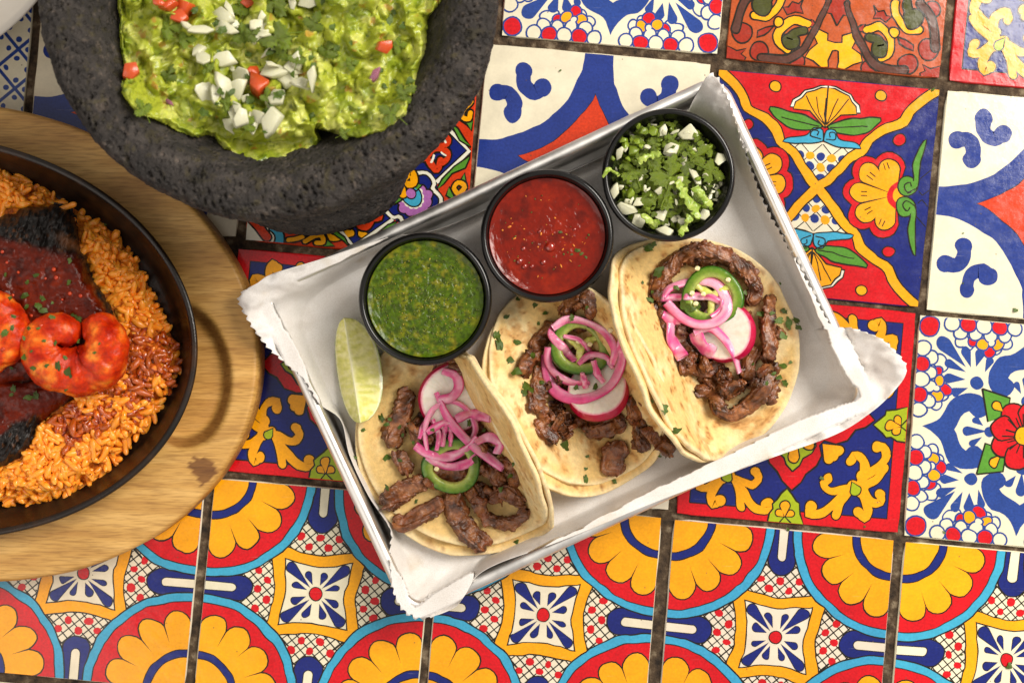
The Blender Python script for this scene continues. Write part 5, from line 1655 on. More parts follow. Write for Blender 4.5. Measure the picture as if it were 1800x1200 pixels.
M_LEAF = pmat('cilantro_leaf', [(58, 76, 6), (92, 112, 12), (134, 146, 36)], scale=160, rough=0.36, bump=0.5, bscale=420, bdist=0.0008, randv=0.22, sss=0.12, sssr=(0.3, 1, 0.1), sssd=0.001)
FLECKS_L = [fleck_mesh(20 + k, 3 + k % 4, M_LEAF) for k in range(6)]
LEAVES = [leaf_mesh('cilantro_leaf', 3, M_LEAF, 3), leaf_mesh('cilantro_leaf', 5, M_LEAF, 4), leaf_mesh('cilantro_leaf', 8, M_LEAF, 3)]
def leaf(x, y, s, rot, label, grp, k=0, z=None, lift=0.0005, tilt=(0, 0)):
    o = bpy.data.objects.new('cilantro_leaf', LEAVES[k])
    col.objects.link(o)
    zz = (hm(x, y, s * 0.3, 0.9) if z is None else z) + lift
    o.location = P(x, y, zz)
    o.scale = (s * K,) * 3
    o.rotation_euler = (tilt[0], tilt[1], math.radians(rot))
    return tag(o, label, 'cilantro', grp)

C4 = ((1040, 180), 4.615)
co = cup_center('onion')
# a packed bed of the same mix under the pieces that show
bedz = CUP_Z0 + CUP_H - 0.0085
M_BED = pmat('chopped_mix', [(30, 46, 10), (84, 104, 26), (150, 156, 90)], scale=420, rough=0.35, bump=0.9, bscale=500, bdist=0.002, ramp=(0.35, 0.62))
bed_o, _ = salsa_disc('onion', 'chopped_onion_mix', 0.0110, M_BED, 'bed of finely chopped onion, pepper and cilantro in its cup', 'salsa', seed=12, amp=0.0022)
rg4 = np.random.default_rng(21)
def in_cup(x, y, rmax):
    return math.hypot(x - 1176, y - 307) < rmax
k4 = 0
while k4 < 230:                       # small pepper dice and onion scraps filling the cup
    a, rr = rg4.uniform(0, 2 * PI), 94 * math.sqrt(rg4.uniform(0, 1))
    x, y = 1176 + rr * math.cos(a), 307 + rr * math.sin(a)
    upleft = (x - 1176) * -0.7 + (y - 307) * -0.7
    dome = 0.0045 * (1 - (rr / 95) ** 2)
    u = rg4.uniform()
    HMz = bedz - 0.001 + dome
    if u < 0.34:
        dice(D_PEP, 'diced_pepper', x, y, rg4.uniform(9, 15), 'green pepper dice in the cup of chopped onion', 'pepper', 'green pepper dice', z=HMz, rg=rg4, tiltmax=0.9)
    elif u < 0.50:
        dice(D_ON, 'diced_onion', x, y, rg4.uniform(11, 19), 'white onion dice in the black cup', 'onion', 'onion dice in the cup', z=HMz, rg=rg4, tiltmax=0.9)
    else:
        fleck(x, y, rg4.uniform(14, 30), meshes=FLECKS_L, label='chopped cilantro scrap in the black cup', grp='cilantro scraps in the cup', z=HMz + 0.0015)
    k4 += 1
for x, y, s, rot in ((580, 235, 24, 80), (800, 255, 36, 165), (640, 400, 32, 20), (750, 460, 30, 80), (840, 600, 40, 120), (185, 720, 30, 60), (280, 860, 38, 160), (380, 960, 30, 130), (390, 810, 24, 20), (560, 910, 26, 10), (960, 760, 22, 70), (915, 910, 24, 45), (400, 610, 20, 60), (230, 410, 26, 70), (590, 1040, 30, 160), (670, 700, 28, 110), (680, 240, 20, 30), (1040, 460, 26, 40)):
    px, py = G(C4, x, y)
    dice(D_ON, 'diced_onion', px, py, s, 'white onion dice in the black cup', 'onion', 'onion dice in the cup', z=bedz + 0.0035, rot=rot, rg=rg4, tiltmax=0.35)
for x, y, s in ((375, 185, 15), (485, 380, 14), (255, 310, 18), (165, 455, 14), (350, 390, 24), (500, 235, 17), (300, 620, 22), (320, 740, 20), (690, 360, 16), (600, 335, 18), (410, 230, 15), (270, 350, 16)):
    px, py = G(C4, x, y)
    dice(D_PEP, 'diced_pepper', px, py, s, 'green pepper dice in the cup of chopped onion', 'pepper', 'green pepper dice', z=bedz + 0.0035, rg=rg4, tiltmax=0.5)
leaf(*G(C4, 640, 600), 74, 78, 'large toothed cilantro leaf on top of the chopped onion', 'cilantro leaves in the cup', 0, z=bedz + 0.0085)
leaf(*G(C4, 540, 740), 72, 205, 'broad cilantro leaf below the large toothed one', 'cilantro leaves in the cup', 1, z=bedz + 0.0070, tilt=(0.15, 0.1))
leaf(*G(C4, 860, 430), 46, 40, 'folded cilantro leaf near the cup edge above the stalk', 'cilantro leaves in the cup', 2, z=bedz + 0.006, tilt=(0.3, -0.2))
leaf(*G(C4, 980, 560), 50, -20, 'cilantro leaf against the right side of the cup', 'cilantro leaves in the cup', 0, z=bedz + 0.006, tilt=(-0.3, 0.2))
leaf(*G(C4, 480, 460), 56, 190, 'narrow cilantro leaf above the large toothed one', 'cilantro leaves in the cup', 2, z=bedz + 0.005, tilt=(0.4, 0.1))
leaf(*G(C4, 330, 560), 50, 120, 'small cilantro leaf among the pepper dice', 'cilantro leaves in the cup', 1, z=bedz + 0.005, tilt=(0.4, 0.3))
for pts, w, lab in (([(690, 640), (740, 720), (800, 820), (850, 890), (840, 930)], 84, 'pale curved cilantro stalk lying over the chopped onion'), ([(800, 930), (760, 1000), (720, 1075)], 56, 'pale stalk end hanging towards the taco tortilla'), ([(840, 690), (900, 760), (970, 860)], 60, 'pale frilled stalk beside the curved one'), ([(420, 910), (480, 970), (560, 980)], 60, 'pale green stalk scrap low in the cup'), ([(90, 590), (150, 540), (215, 590)], 34, 'thin pepper sliver curling on the cup edge'), ([(380, 480), (460, 440), (560, 410)], 56, 'green pepper strip in the cup')):
    q = catmull(np.array([G(C4, x, y) for x, y in pts]), 26)
    s_ = np.linspace(0, 1, 26)
    path = np.array([P(x, y, bedz + 0.0095 + 0.0008 * math.sin(k * 0.3)) for k, (x, y) in enumerate(q)])
    V, F, (ss, aa) = sweep(path, w / C4[1] * K * 0.50 * (0.80 + 0.55 * fbm(np.c_[s_ * 14, s_ * 0, s_ * 0 + w], 2, 3)), 0.0006, 22, up=(0.25, 0.2, 1.0))
    V = V + 0.0009 * np.c_[fbm(V * 500, 1, 2), fbm(V * 500, 2, 2), fbm(V * 500, 3, 2)]
    mk('cilantro_stalk' if 'stalk' in lab else 'pepper_sliver', V, F, M_CEL, label=lab, cat='herb' if 'stalk' in lab else 'pepper')

for k in range(110):                        # finer chopped bits on top
    a_, rr_ = rg4.uniform(0, 2 * PI), 92 * math.sqrt(rg4.uniform(0.0, 1))
    x_, y_ = 1176 + rr_ * math.cos(a_), 307 + rr_ * math.sin(a_)
    zt = bedz + 0.0052 * (1 - (rr_ / 100) ** 2) + 0.003
    u_ = rg4.uniform()
    if u_ < 0.62:
        fleck(x_, y_, rg4.uniform(9, 20), meshes=FLECKS_L, label='chopped cilantro scrap in the black cup', grp='cilantro scraps in the cup', z=zt)
    elif u_ < 0.84:
        dice(D_ON, 'diced_onion', x_, y_, rg4.uniform(9, 17), 'white onion dice in the black cup', 'onion', 'onion dice in the cup', z=zt, rg=rg4, tiltmax=0.8)
    else:
        dice(D_PEP, 'diced_pepper', x_, y_, rg4.uniform(8, 13), 'green pepper dice in the cup of chopped onion', 'pepper', 'green pepper dice', z=zt, rg=rg4, tiltmax=0.8)

# ------------------------------------------------------------------ lime wedge
def lime_wedge():
    A0, B0 = np.array((610.0, 561.0)), np.array((640.0, 742.0))
    ctr = (A0 + B0) / 2 + np.array((-6, -1))
    L = np.linalg.norm(B0 - A0) * K * 0.5
    zb = 0.0030
    ax = (B0 - A0) / np.linalg.norm(B0 - A0)
    ax3 = np.array((ax[0], -ax[1], 0.10)); ax3 /= np.linalg.norm(ax3)
    side = np.cross(ax3, (0, 0, 1.0)); side /= np.linalg.norm(side)      # picture left of the axis is -side
    up = np.cross(side, ax3)
    R = 0.0132
    # wedge of an ellipsoid: two flat cut faces meeting at the ridge, rind between them
    a0, a1 = math.radians(-168), math.radians(-52)      # rind angles (around the axis), measured from +side
    nt, nr, ns = 40, 16, 60
    s = np.linspace(-1, 1, ns)
    prof = np.sqrt(np.clip(1 - np.abs(s) ** 2.3, 0, 1))
    P0 = P(ctr[0], ctr[1], zb + R * 0.92)
    parts = []
    def at(sv, rr, th):
        return P0 + ax3 * (sv * L)[:, None] + (side * np.cos(th)[:, None] + up * np.sin(th)[:, None]) * (rr)[:, None]
    # rind
    S_, T_ = np.meshgrid(s, np.linspace(a0, a1, nt), indexing='ij')
    v = at(S_.ravel(), R * np.repeat(prof, nt), T_.ravel())
    v = v + 0.0002 * np.c_[fbm(v * 900, 1, 2), fbm(v * 900, 2, 2), fbm(v * 900, 3, 2)]
    c = np.tile(np.array(lin((150, 168, 58))), (len(v), 1))
    c = mixc(c, lin((196, 200, 110)), sstep(0, .5, fbm(v * 300, 5, 3)) * .6)
    rind = (v, grid_faces(ns, nt, flip=True).tolist(), c)
    root = empty('lime_wedge', P(ctr[0], ctr[1], zb), label='pale green lime wedge leaning by the green salsa cup', cat='lime')
    mk('rind', rind[0], rind[1], M_LIME, cols=c, parent=root)
    parts = []
    for th, fl in ((a0, False), (a1, True)):
        S_, R_ = np.meshgrid(s, np.linspace(0, 1, nr), indexing='ij')
        S_, R_ = S_.ravel(), R_.ravel()
        rad = R * np.repeat(prof, nr) * R_
        bulge = 0.10 * np.sin(PI * R_) * np.repeat(prof, nr)
        v = at(S_, rad, np.full(len(S_), th) + (bulge if fl else -bulge) * 0.5)
        # pulp vesicles radiate from the ridge
        ves = fbm(np.c_[S_ * 16 + 3.0 * (1 - R_) * S_, R_ * 3.0, np.full(len(S_), 4.0 + th)], 7, 3)
        nrm = np.cross(ax3, side * math.cos(th) + up * math.sin(th))
        v = v + nrm * (0.00035 * ves * np.sin(PI * np.clip(R_, 0, 1)))[:, None] * (1 if fl else -1)
        c = mixc(np.tile(lin((218, 214, 120)), (len(v), 1)), lin((236, 230, 160)), sstep(-0.2, 0.4, ves))
        c = mixc(c, lin((196, 196, 84)), sstep(0.15, 0.5, -ves) * 0.7)
        rel = R_
        c = mixc(c, lin((236, 236, 200)), sstep(0.90, 0.94, rel) * 0.9)
        c = mixc(c, lin((168, 184, 78)), sstep(0.955, 0.99, rel))
        c = mixc(c, lin((240, 236, 204)), sstep(0.10, 0.02, R_) * 0.8)
        parts.append((v, grid_faces(ns, nr, flip=fl).tolist(), c))
    V, F, C = join(parts)
    mk('flesh', V, F, M_LIMEF, cols=C, parent=root)
    hm_add(V)
M_LIME = pmat('lime_rind', None, scale=800, rough=0.35, bump=0.4, bscale=1200, bdist=0.0004, vcol=True, vmul=0.1, sss=0.2, sssd=0.002)
M_LIMEF = pmat('lime_flesh', None, scale=500, rough=0.22, bump=0.25, bscale=800, bdist=0.0004, vcol=True, vmul=0.08, sss=0.5, sssr=(0.9, 1, 0.4), sssd=0.004, coat=0.3)
lime_wedge()
# ------------------------------------------------------------------ wooden board
def wood_material():
    m, nt, b = new_mat('worn_wood')
    N, L = nt.nodes, nt.links
    tc = N.new('ShaderNodeTexCoord')
    def nz(scale, detail, rot=0.12, dist=0.0):
        mp = N.new('ShaderNodeMapping'); mp.inputs['Rotation'].default_value = (0, 0, rot); mp.inputs['Scale'].default_value = scale
        L.new(tc.outputs['Object'], mp.inputs[0])
        n = N.new('ShaderNodeTexNoise'); n.inputs['Scale'].default_value = 1; n.inputs['Detail'].default_value = detail; n.inputs['Distortion'].default_value = dist
        L.new(mp.outputs[0], n.inputs['Vector'])
        return n.outputs['Fac']
    g1 = nz((22, 150, 60), 7, dist=0.25)
    g2 = nz((110, 1300, 300), 5)
    g3 = nz((25, 30, 25), 3)
    r1 = N.new('ShaderNodeValToRGB'); L.new(g1, r1.inputs['Fac'])
    e = r1.color_ramp.elements
    e[0].position = 0.28; e[0].color = (*lin((176, 128, 64)), 1); e[1].position = 0.72; e[1].color = (*lin((218, 174, 104)), 1)
    x = e.new(0.5); x.color = (*lin((198, 152, 82)), 1)
    r2 = N.new('ShaderNodeValToRGB'); L.new(g2, r2.inputs['Fac'])
    r2.color_ramp.elements[0].position = 0.34; r2.color_ramp.elements[0].color = (0.58, 0.52, 0.45, 1)
    r2.color_ramp.elements[1].position = 0.56; r2.color_ramp.elements[1].color = (1, 1, 1, 1)
    mx = N.new('ShaderNodeMix'); mx.data_type = 'RGBA'; mx.blend_type = 'MULTIPLY'; mx.inputs['Factor'].default_value = 0.75
    L.new(r1.outputs[0], mx.inputs['A']); L.new(r2.outputs[0], mx.inputs['B'])
    r3 = N.new('ShaderNodeValToRGB'); L.new(g3, r3.inputs['Fac'])
    r3.color_ramp.elements[0].position = 0.3; r3.color_ramp.elements[0].color = (0.82, 0.78, 0.70, 1)
    r3.color_ramp.elements[1].position = 0.65; r3.color_ramp.elements[1].color = (1.05, 1.04, 1.0, 1)
    m2 = N.new('ShaderNodeMix'); m2.data_type = 'RGBA'; m2.blend_type = 'MULTIPLY'; m2.inputs['Factor'].default_value = 1
    L.new(mx.outputs['Result'], m2.inputs['A']); L.new(r3.outputs[0], m2.inputs['B'])
    at = N.new('ShaderNodeVertexColor'); at.layer_name = 'Col'
    m3 = N.new('ShaderNodeMix'); m3.data_type = 'RGBA'; m3.blend_type = 'MULTIPLY'; m3.inputs['Factor'].default_value = 1
    L.new(m2.outputs['Result'], m3.inputs['A']); L.new(at.outputs['Color'], m3.inputs['B'])
    L.new(m3.outputs['Result'], b.inputs['Base Color'])
    b.inputs['Roughness'].default_value = 0.48
    bp = N.new('ShaderNodeBump'); bp.inputs['Strength'].default_value = 0.35; bp.inputs['Distance'].default_value = 0.0006
    L.new(g2, bp.inputs['Height']); L.new(bp.outputs[0], b.inputs['Normal'])
    return m
M_WOOD = wood_material()
BOARD_Z = 0.019
SK = (-133.0, 591.5)
def build_board():
    cx, cy, a, b = -61.5, 601.0, 519.0, 418.0
    ca, sa = math.cos(math.radians(9.97)), math.sin(math.radians(9.97))
    n, nr = 420, 130
    th = np.linspace(0, 2 * PI, n, endpoint=False)
    r = np.linspace(0.02, 1, nr)
    wob = 1 + 0.004 * fbm(np.c_[np.cos(th) * 3, np.sin(th) * 3, th * 0], 4, 3)
    u_, v_ = (r[:, None] * a * wob * np.cos(th)).ravel(), (r[:, None] * b * wob * np.sin(th)).ravel()
    X, Y = cx + u_ * ca - v_ * sa, cy + u_ * sa + v_ * ca
    # hollow for the pan and the rounded hand-hold at its end
    c2, s2 = math.cos(math.radians(5.94)), math.sin(math.radians(5.94))
    xu, yv = (X - SK[0]) * c2 + (Y - SK[1]) * s2, -(X - SK[0]) * s2 + (Y - SK[1]) * c2
    q1 = np.sqrt((xu / 474) ** 2 + (yv / 348) ** 2)
    d1 = (1 - q1) * 340
    q2 = np.sqrt(((X - 318) / 94) ** 2 + ((Y - 660 - 0.10 * (X - 318)) / 136) ** 2)
    d2 = (1 - q2) * 94
    dep = np.maximum(sstep(-2, 8, d1) * 9.0, sstep(0, 25, d2) * 7.5)
    rim = np.repeat(r, n)
    edge = 2.2 * np.clip((rim - 0.985) / 0.015, 0, 1) ** 2
    Z = BOARD_Z * 1000 - dep - edge + 0.10 * fbm(np.c_[X * .05, Y * .3, X * 0], 5, 3)
    V = [Pv(X, Y, Z / 1000)]
    C = [np.tile((1.0, 1.0, 1.0), (len(X), 1)) * (1 - 0.0 * dep[:, None])]
    # wall of the hollow coloured darker than the board, its floor lighter
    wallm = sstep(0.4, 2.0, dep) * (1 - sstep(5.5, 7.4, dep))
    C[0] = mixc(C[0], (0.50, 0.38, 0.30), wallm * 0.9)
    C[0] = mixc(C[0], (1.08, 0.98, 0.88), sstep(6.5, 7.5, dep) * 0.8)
    chip = (np.hypot(X - 352, (Y - 828)) < 26 + 9 * fbm(np.c_[X * .1, Y * .1, X * 0], 3, 3)) & (X + (Y - 828) * -0.6 > 338)
    C[0][chip] = (0.35, 0.26, 0.2)
    for zz, sc_, cc in ((0.0155, 1.0, 0.8), (0.004, 1.0, 0.7), (0.0, 0.985, 0.6)):
        V.append(np.array([P(cx + a * w * sc_ * math.cos(t) * ca - b * w * sc_ * math.sin(t) * sa, cy + a * w * sc_ * math.cos(t) * sa + b * w * sc_ * math.sin(t) * ca, BOARD_Z) * (1, 1, 0) + (0, 0, zz) for t, w in zip(th, wob)]))
        C.append(np.tile((cc, cc * 0.9, cc * 0.8), (n, 1)))
    V = np.vstack(V)
    F = grid_faces(nr + 3, n, False, True, flip=True).tolist()
    F.append(list(range(n)))
    F.append([(nr + 2) * n + i for i in range(n)][::-1])
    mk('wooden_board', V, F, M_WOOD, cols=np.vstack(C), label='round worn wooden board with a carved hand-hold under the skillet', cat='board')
build_board()

# ------------------------------------------------------------------ cast iron skillet
M_IRON = pmat('seasoned_iron', [(10, 7, 4), (30, 18, 9), (64, 38, 16)], scale=45, detail=7, rough=0.34, rvar=0.14, bump=0.35, bscale=900, bdist=0.0004, spec=0.5, ramp=(0.3, 0.75))
def sk_ring(off, z, n, zref=0.033):
    th = np.linspace(0, 2 * PI, n, endpoint=False)
    a, b = 483 + off, 357 + off
    c2, s2 = math.cos(math.radians(5.94)), math.sin(math.radians(5.94))
    return np.array([P(SK[0] + a * math.cos(t) * c2 - b * math.sin(t) * s2, SK[1] + a * math.cos(t) * s2 + b * math.sin(t) * c2, zref) * (1, 1, 0) + (0, 0, z) for t in th])
def build_skillet():
    n = 260
    prof = [(-70, .0115), (-34, .0125), (-20, .018), (-3, .0310), (-1.5, .0325), (-3, .0335), (-7, .0338), (-12, .0334), (-14.5, .0322), (-22, .028), (-44, .0165), (-58, .0148), (-90, .0146), (-220, .0146), (-340, .0146)]
    R = [sk_ring(o, z, n) for o, z in prof]
    V = np.vstack(R)
    F = grid_faces(len(R), n, False, True, flip=True).tolist()
    F.append([(len(R) - 1) * n + i for i in range(n)][::-1]); F.append(list(range(n)))
    mk('skillet', V, F, M_IRON, label='oval black cast iron skillet sunk in the wooden board', cat='skillet')
    Vd = np.vstack([sk_ring(o, .0146, 700) for o in range(-345, -44, 3)])
    hm_add(Vd)
build_skillet()

# ------------------------------------------------------------------ orange rice
from mathutils.geometry import intersect_point_tri_2d
def inpoly(x, y, poly):
    poly = np.asarray(poly, float)
    c = np.zeros(np.shape(x), bool)
    j = len(poly) - 1
    for i in range(len(poly)):
        xi, yi = poly[i]; xj, yj = poly[j]
        with np.errstate(divide='ignore', invalid='ignore'):
            hit = ((yi > y) != (yj > y)) & (x < (xj - xi) * (y - yi) / (yj - yi + 1e-12) + xi)
        c ^= hit
        j = i
    return c
def polydist(x, y, poly):
    """distance to the outline (px), positive inside"""
    poly = np.asarray(poly, float)
    d = np.full(np.shape(x), 1e9)
    for i in range(len(poly)):
        a, b = poly[i - 1], poly[i]
        e = b - a
        t = np.clip(((x - a[0]) * e[0] + (y - a[1]) * e[1]) / (e @ e), 0, 1)
        d = np.minimum(d, np.hypot(x - a[0] - t * e[0], y - a[1] - t * e[1]))
    return np.where(inpoly(x, y, poly), d, -d)
RICE = catmull(np.array([(-110, 290), (0, 298), (50, 315), (95, 345), (160, 385), (195, 405), (222, 440), (255, 492), (276, 545), (302, 592), (318, 632), (312, 672), (284, 702), (268, 742), (232, 778), (190, 832), (140, 868), (80, 888), (40, 890), (0, 878), (-110, 880)], float), 120, closed=True)
M_RICE = pmat('tomato_rice', [(238, 122, 16), (248, 152, 36), (252, 184, 82)], scale=500, rough=0.30, rvar=0.08, bump=0.2, bscale=1500, bdist=0.0003, sss=0.25, sssr=(1, 0.45, 0.1), sssd=0.001, randv=0.18, ramp=(0.3, 0.7), coat=0.2)
M_RICES = pmat('sauced_rice', [(112, 30, 5), (170, 68, 12), (224, 126, 36)], scale=320, rough=0.16, bump=0.3, bscale=900, bdist=0.0004, randv=0.2, coat=0.5, sss=0.2, sssr=(1, .3, .1), sssd=0.002)
M_RBED = pmat('rice_mass', [(150, 66, 8), (206, 110, 18), (236, 146, 36)], scale=420, rough=0.42, bump=1.0, bscale=420, bdist=0.002, sss=0.2, sssr=(1, .4, .1), sssd=0.002)
STEAK_A = np.array([(-90, 378), (0, 378), (40, 367), (95, 362), (122, 370), (136, 398), (139, 428), (155, 452), (166, 490), (190, 528), (211, 588), (204, 622), (120, 665), (0, 684), (-90, 690)], float)
STEAK_B = np.array([(-90, 655), (0, 650), (120, 655), (146, 684), (112, 716), (72, 748), (56, 786), (28, 812), (0, 824), (-90, 842)], float)
def build_rice():
    n = 170
    gx, gy = np.meshgrid(np.linspace(-110, 330, n), np.linspace(285, 900, n + 40), indexing='ij')
    x, y = gx.ravel(), gy.ravel()
    d = polydist(x, y, RICE)
    z = 0.0146 + 0.0105 * sstep(-4, 46, d) + 0.0016 * fbm(np.c_[x / 22, y / 22, x * 0], 7, 3) * sstep(0, 20, d)
    keep = d > -3
    z = np.where(keep, z, 0.0150 - 0.002)
    V = Pv(x, y, z)
    F = grid_faces(n, n + 40, flip=True)
    F = F[keep[F].any(1)]
    used = np.unique(F)
    remap = np.full(len(V), -1); remap[used] = np.arange(len(used))
    mk('rice_mass', V[used], remap[F], M_RBED, label='mound of orange rice spread in the cast iron skillet', cat='rice', kind='stuff')
    hm_add(V[keep])
build_rice()
def grain_mesh(seed, mat):
    r = np.random.default_rng(seed)
    s = 0.5 * np.sin(np.linspace(-PI / 2, PI / 2, 9))
    bend = r.uniform(-0.5, 0.5)
    path = np.c_[s, bend * (s ** 2 - 0.12), 0.08 * np.sin(s * 5 + seed)]
    rad = 0.162 * np.sqrt(np.clip(1 - (2 * np.abs(s)) ** 4.5, 0.10, 1)) * (1 + 0.14 * np.sin(s * 7 + seed))
    V, F, _ = sweep(path, rad, rad * 0.85, 8, 2.0)
    return V, F
GR = [grain_mesh(k, None) for k in range(7)]
GR_M = [mesh_data('rice_grain', v, f, None, True, (M_RICE,)) for v, f in GR]
GR_S = [mesh_data('rice_grain', v, f, None, True, (M_RICES,)) for v, f in GR]
def rot3(a, b, c):
    ca, sa, cb, sb, cc, sc2 = math.cos(a), math.sin(a), math.cos(b), math.sin(b), math.cos(c), math.sin(c)
    Rx = np.array(((1, 0, 0), (0, ca, -sa), (0, sa, ca))); Ry = np.array(((cb, 0, sb), (0, 1, 0), (-sb, 0, cb))); Rz = np.array(((cc, -sc2, 0), (sc2, cc, 0), (0, 0, 1)))
    return Rz @ Ry @ Rx
def rice_grains():
    rg = np.random.default_rng(5)
    pts = []
    cand = 0
    while len(pts) < 1050 and cand < 20000:
        cand += 1
        x, y = rg.uniform(-60, 330), rg.uniform(290, 895)
        p = np.array((x,)), np.array((y,))
        if polydist(*p, RICE)[0] < 2: continue
        if polydist(*p, STEAK_A)[0] > -4 or polydist(*p, STEAK_B)[0] > -2: continue
        pts.append((x, y))
    low, sauced = [], []
    def is_sauced(x, y):
        w = 12 * math.sin(x * .11) + 10 * math.sin(y * .13)
        return math.hypot((x - 252) / 1.15, y - 630) < 52 + w or math.hypot((x - 140), (y - 742) / .8) < 48 + w or (math.hypot(x - 220, y - 690) < 30 + w)
    n_top = 300
    for k, (x, y) in enumerate(pts):
        L = rg.uniform(26, 37) * K
        layer = 0.0 if k < len(pts) - n_top else 0.0011
        z = hm(x, y, 5, 0.7) + 0.0002 + layer * rg.uniform(0.3, 1.4)
        ro = (rg.uniform(-.5, .5), rg.uniform(-.55, .55), rg.uniform(0, 6.28))
        j = int(rg.integers(len(GR)))
        sa = is_sauced(x, y)
        c = P(x, y, z)
        if k < len(pts) - n_top:
            v = GR[j][0] * L @ rot3(*ro).T + c
            (sauced if sa else low).append((v, GR[j][1]))
        else:
            o = bpy.data.objects.new('rice_grain', (GR_S if sa else GR_M)[j])
            col.objects.link(o)
            o.location = c; o.scale = (L, L, L); o.rotation_euler = ro
            tag(o, 'red sauce-coated rice grain beside the shrimp' if sa else 'loose orange grain of rice lying on the rice mound', 'rice', 'sauced rice grains' if sa else 'rice grains on top of the mound')
    for lst, mat, lab in ((low, M_RICE, 'packed orange rice grains around the charred steak'), (sauced, M_RICES, 'rice grains soaked in red sauce beside the shrimp')):
        V, F, _ = join(lst)
        mk('rice_grains', V, F, mat, label=lab, cat='rice', kind='stuff')

# ------------------------------------------------------------------ charred steak in red sauce
def sauced_material(name, r_wet, r_dry, bumps, bscale, sss=0.0):
    m = pmat(name, None, scale=600, detail=6, rough=0.4, bump=bumps, bscale=bscale, bdist=0.0008, vcol=True, vmul=0.22, coat=0.0, sss=sss, sssr=(1, .25, .08), sssd=0.003)
    nt = m.node_tree; b = nt.nodes['Principled BSDF']
    at = [n for n in nt.nodes if n.bl_idname == 'ShaderNodeVertexColor'][0]
    mr = nt.nodes.new('ShaderNodeMapRange'); mr.inputs['To Min'].default_value = r_wet; mr.inputs['To Max'].default_value = r_dry
    b.inputs['Specular IOR Level'].default_value = 0.30
    nt.links.new(at.outputs['Alpha'], mr.inputs['Value']); nt.links.new(mr.outputs[0], b.inputs['Roughness'])
    return m
M_STEAK = sauced_material('charred_steak', 0.11, 0.36, 0.35, 700)
def steak(outline, cz, thick, label, seed, char):
    x0, y0 = outline.min(0) - 6; x1, y1 = outline.max(0) + 6
    st = 1.7
    gx, gy = np.meshgrid(np.arange(x0, x1, st), np.arange(y0, y1, st), indexing='ij')
    sh = gx.shape
    x, y = gx.ravel(), gy.ravel()
    q = np.c_[x / 14, y / 14, np.full(len(x), seed)]
    d = polydist(x + 5 * fbm(q, 3, 3), y + 5 * fbm(q + 9, 4, 3), catmull(outline, 90, closed=True))
    top = np.sqrt(np.clip(1 - (1 - np.clip(d / 34, 0, 1)) ** 2, 0, 1))
    ch, bare = char(x, y)
    rough = fbm(np.c_[x / 8 + y / 30, y / 13, x * 0 + seed], 11, 4)
    cracks = np.clip(1 - np.abs(fbm(np.c_[x / 7 + y / 20, y / 22, x * 0], 13, 3)) * 3.0, 0, 1)
    n_soft = fbm(np.c_[x / 30, y / 30, x * 0], 17, 3)
    z = cz + thick * top + 0.0012 * n_soft * top + ch * (0.0026 * rough - 0.0012 * cracks) * top + (1 - ch) * 0.0007 * fbm(np.c_[x / 10, y / 10, x * 0 + 3], 19, 3)
    z = np.where(d > 0, z, cz - 0.003)
    V = Pv(x, y, z)
    wet = np.tile(np.array(lin((92, 22, 3))), (len(x), 1))
    wet = mixc(wet, lin((116, 32, 5)), sstep(0.0, 0.5, fbm(np.c_[x / 26, y / 26, x * 0 + 5], 23, 3)) * 0.8)
    wet = mixc(wet, lin((50, 9, 2)), sstep(0.1, 0.5, fbm(np.c_[x / 17, y / 17, x * 0 + 8], 29, 3)) * 0.7)
    dry = np.tile(np.array(lin((24, 20, 18))), (len(x), 1))
    dry = mixc(dry, lin((96, 58, 30)), sstep(0.22, 0.5, fbm(np.c_[x / 6, y / 9, x * 0 + 2], 31, 4)) * 0.6)
    dry = mixc(dry, lin((50, 46, 44)), sstep(0.1, 0.5, fbm(np.c_[x / 5, y / 5, x * 0 + 4], 37, 3)) * 0.6)
    dry = mixc(dry, lin((122, 78, 48)), bare * 0.7)
    C = mixc(wet, dry, ch)
    C4_ = np.c_[C, np.clip(ch + 0.05, 0, 1)]
    F = grid_faces(*sh, flip=True)
    keep = (d > -4)
    F = F[keep[F].any(1)]
    used = np.unique(F)
    remap = np.full(len(V), -1); remap[used] = np.arange(len(used))
    mk('charred_steak', V[used], remap[F], M_STEAK, cols=C4_[used], label=label, cat='steak')
    hm_add(V[d > 0])
def charA(x, y):
    w = 16 * fbm(np.c_[x / 26, y / 26, x * 0], 41, 3)
    line = 434 + 0.30 * (x - 60) + w
    ch = sstep(12, -8, y - line)
    dd = polydist(x, y, STEAK_A)
    ch = np.maximum(ch, sstep(13, 6, dd + w * 0.3))
    bare = sstep(20, 4, np.abs(y - line + 22)) * sstep(90, 125, x)
    return ch, bare
def charB(x, y):
    w = 16 * fbm(np.c_[x / 26, y / 26, x * 0], 43, 3)
    line = 762 - 0.55 * x + w
    ch = sstep(-8, 10, y - line) * sstep(80, 60, x)
    dd = polydist(x, y, STEAK_B)
    return np.maximum(ch, sstep(9, 4, dd + w * 0.3) * 0.8), np.zeros_like(x)
steak(STEAK_B, 0.0205, 0.0125, 'lower sauce-covered steak with a charred end in the skillet', 6.0, charB)
steak(STEAK_A, 0.0215, 0.0170, 'large charred steak glazed with dark red sauce in the skillet', 2.0, charA)
rice_grains()

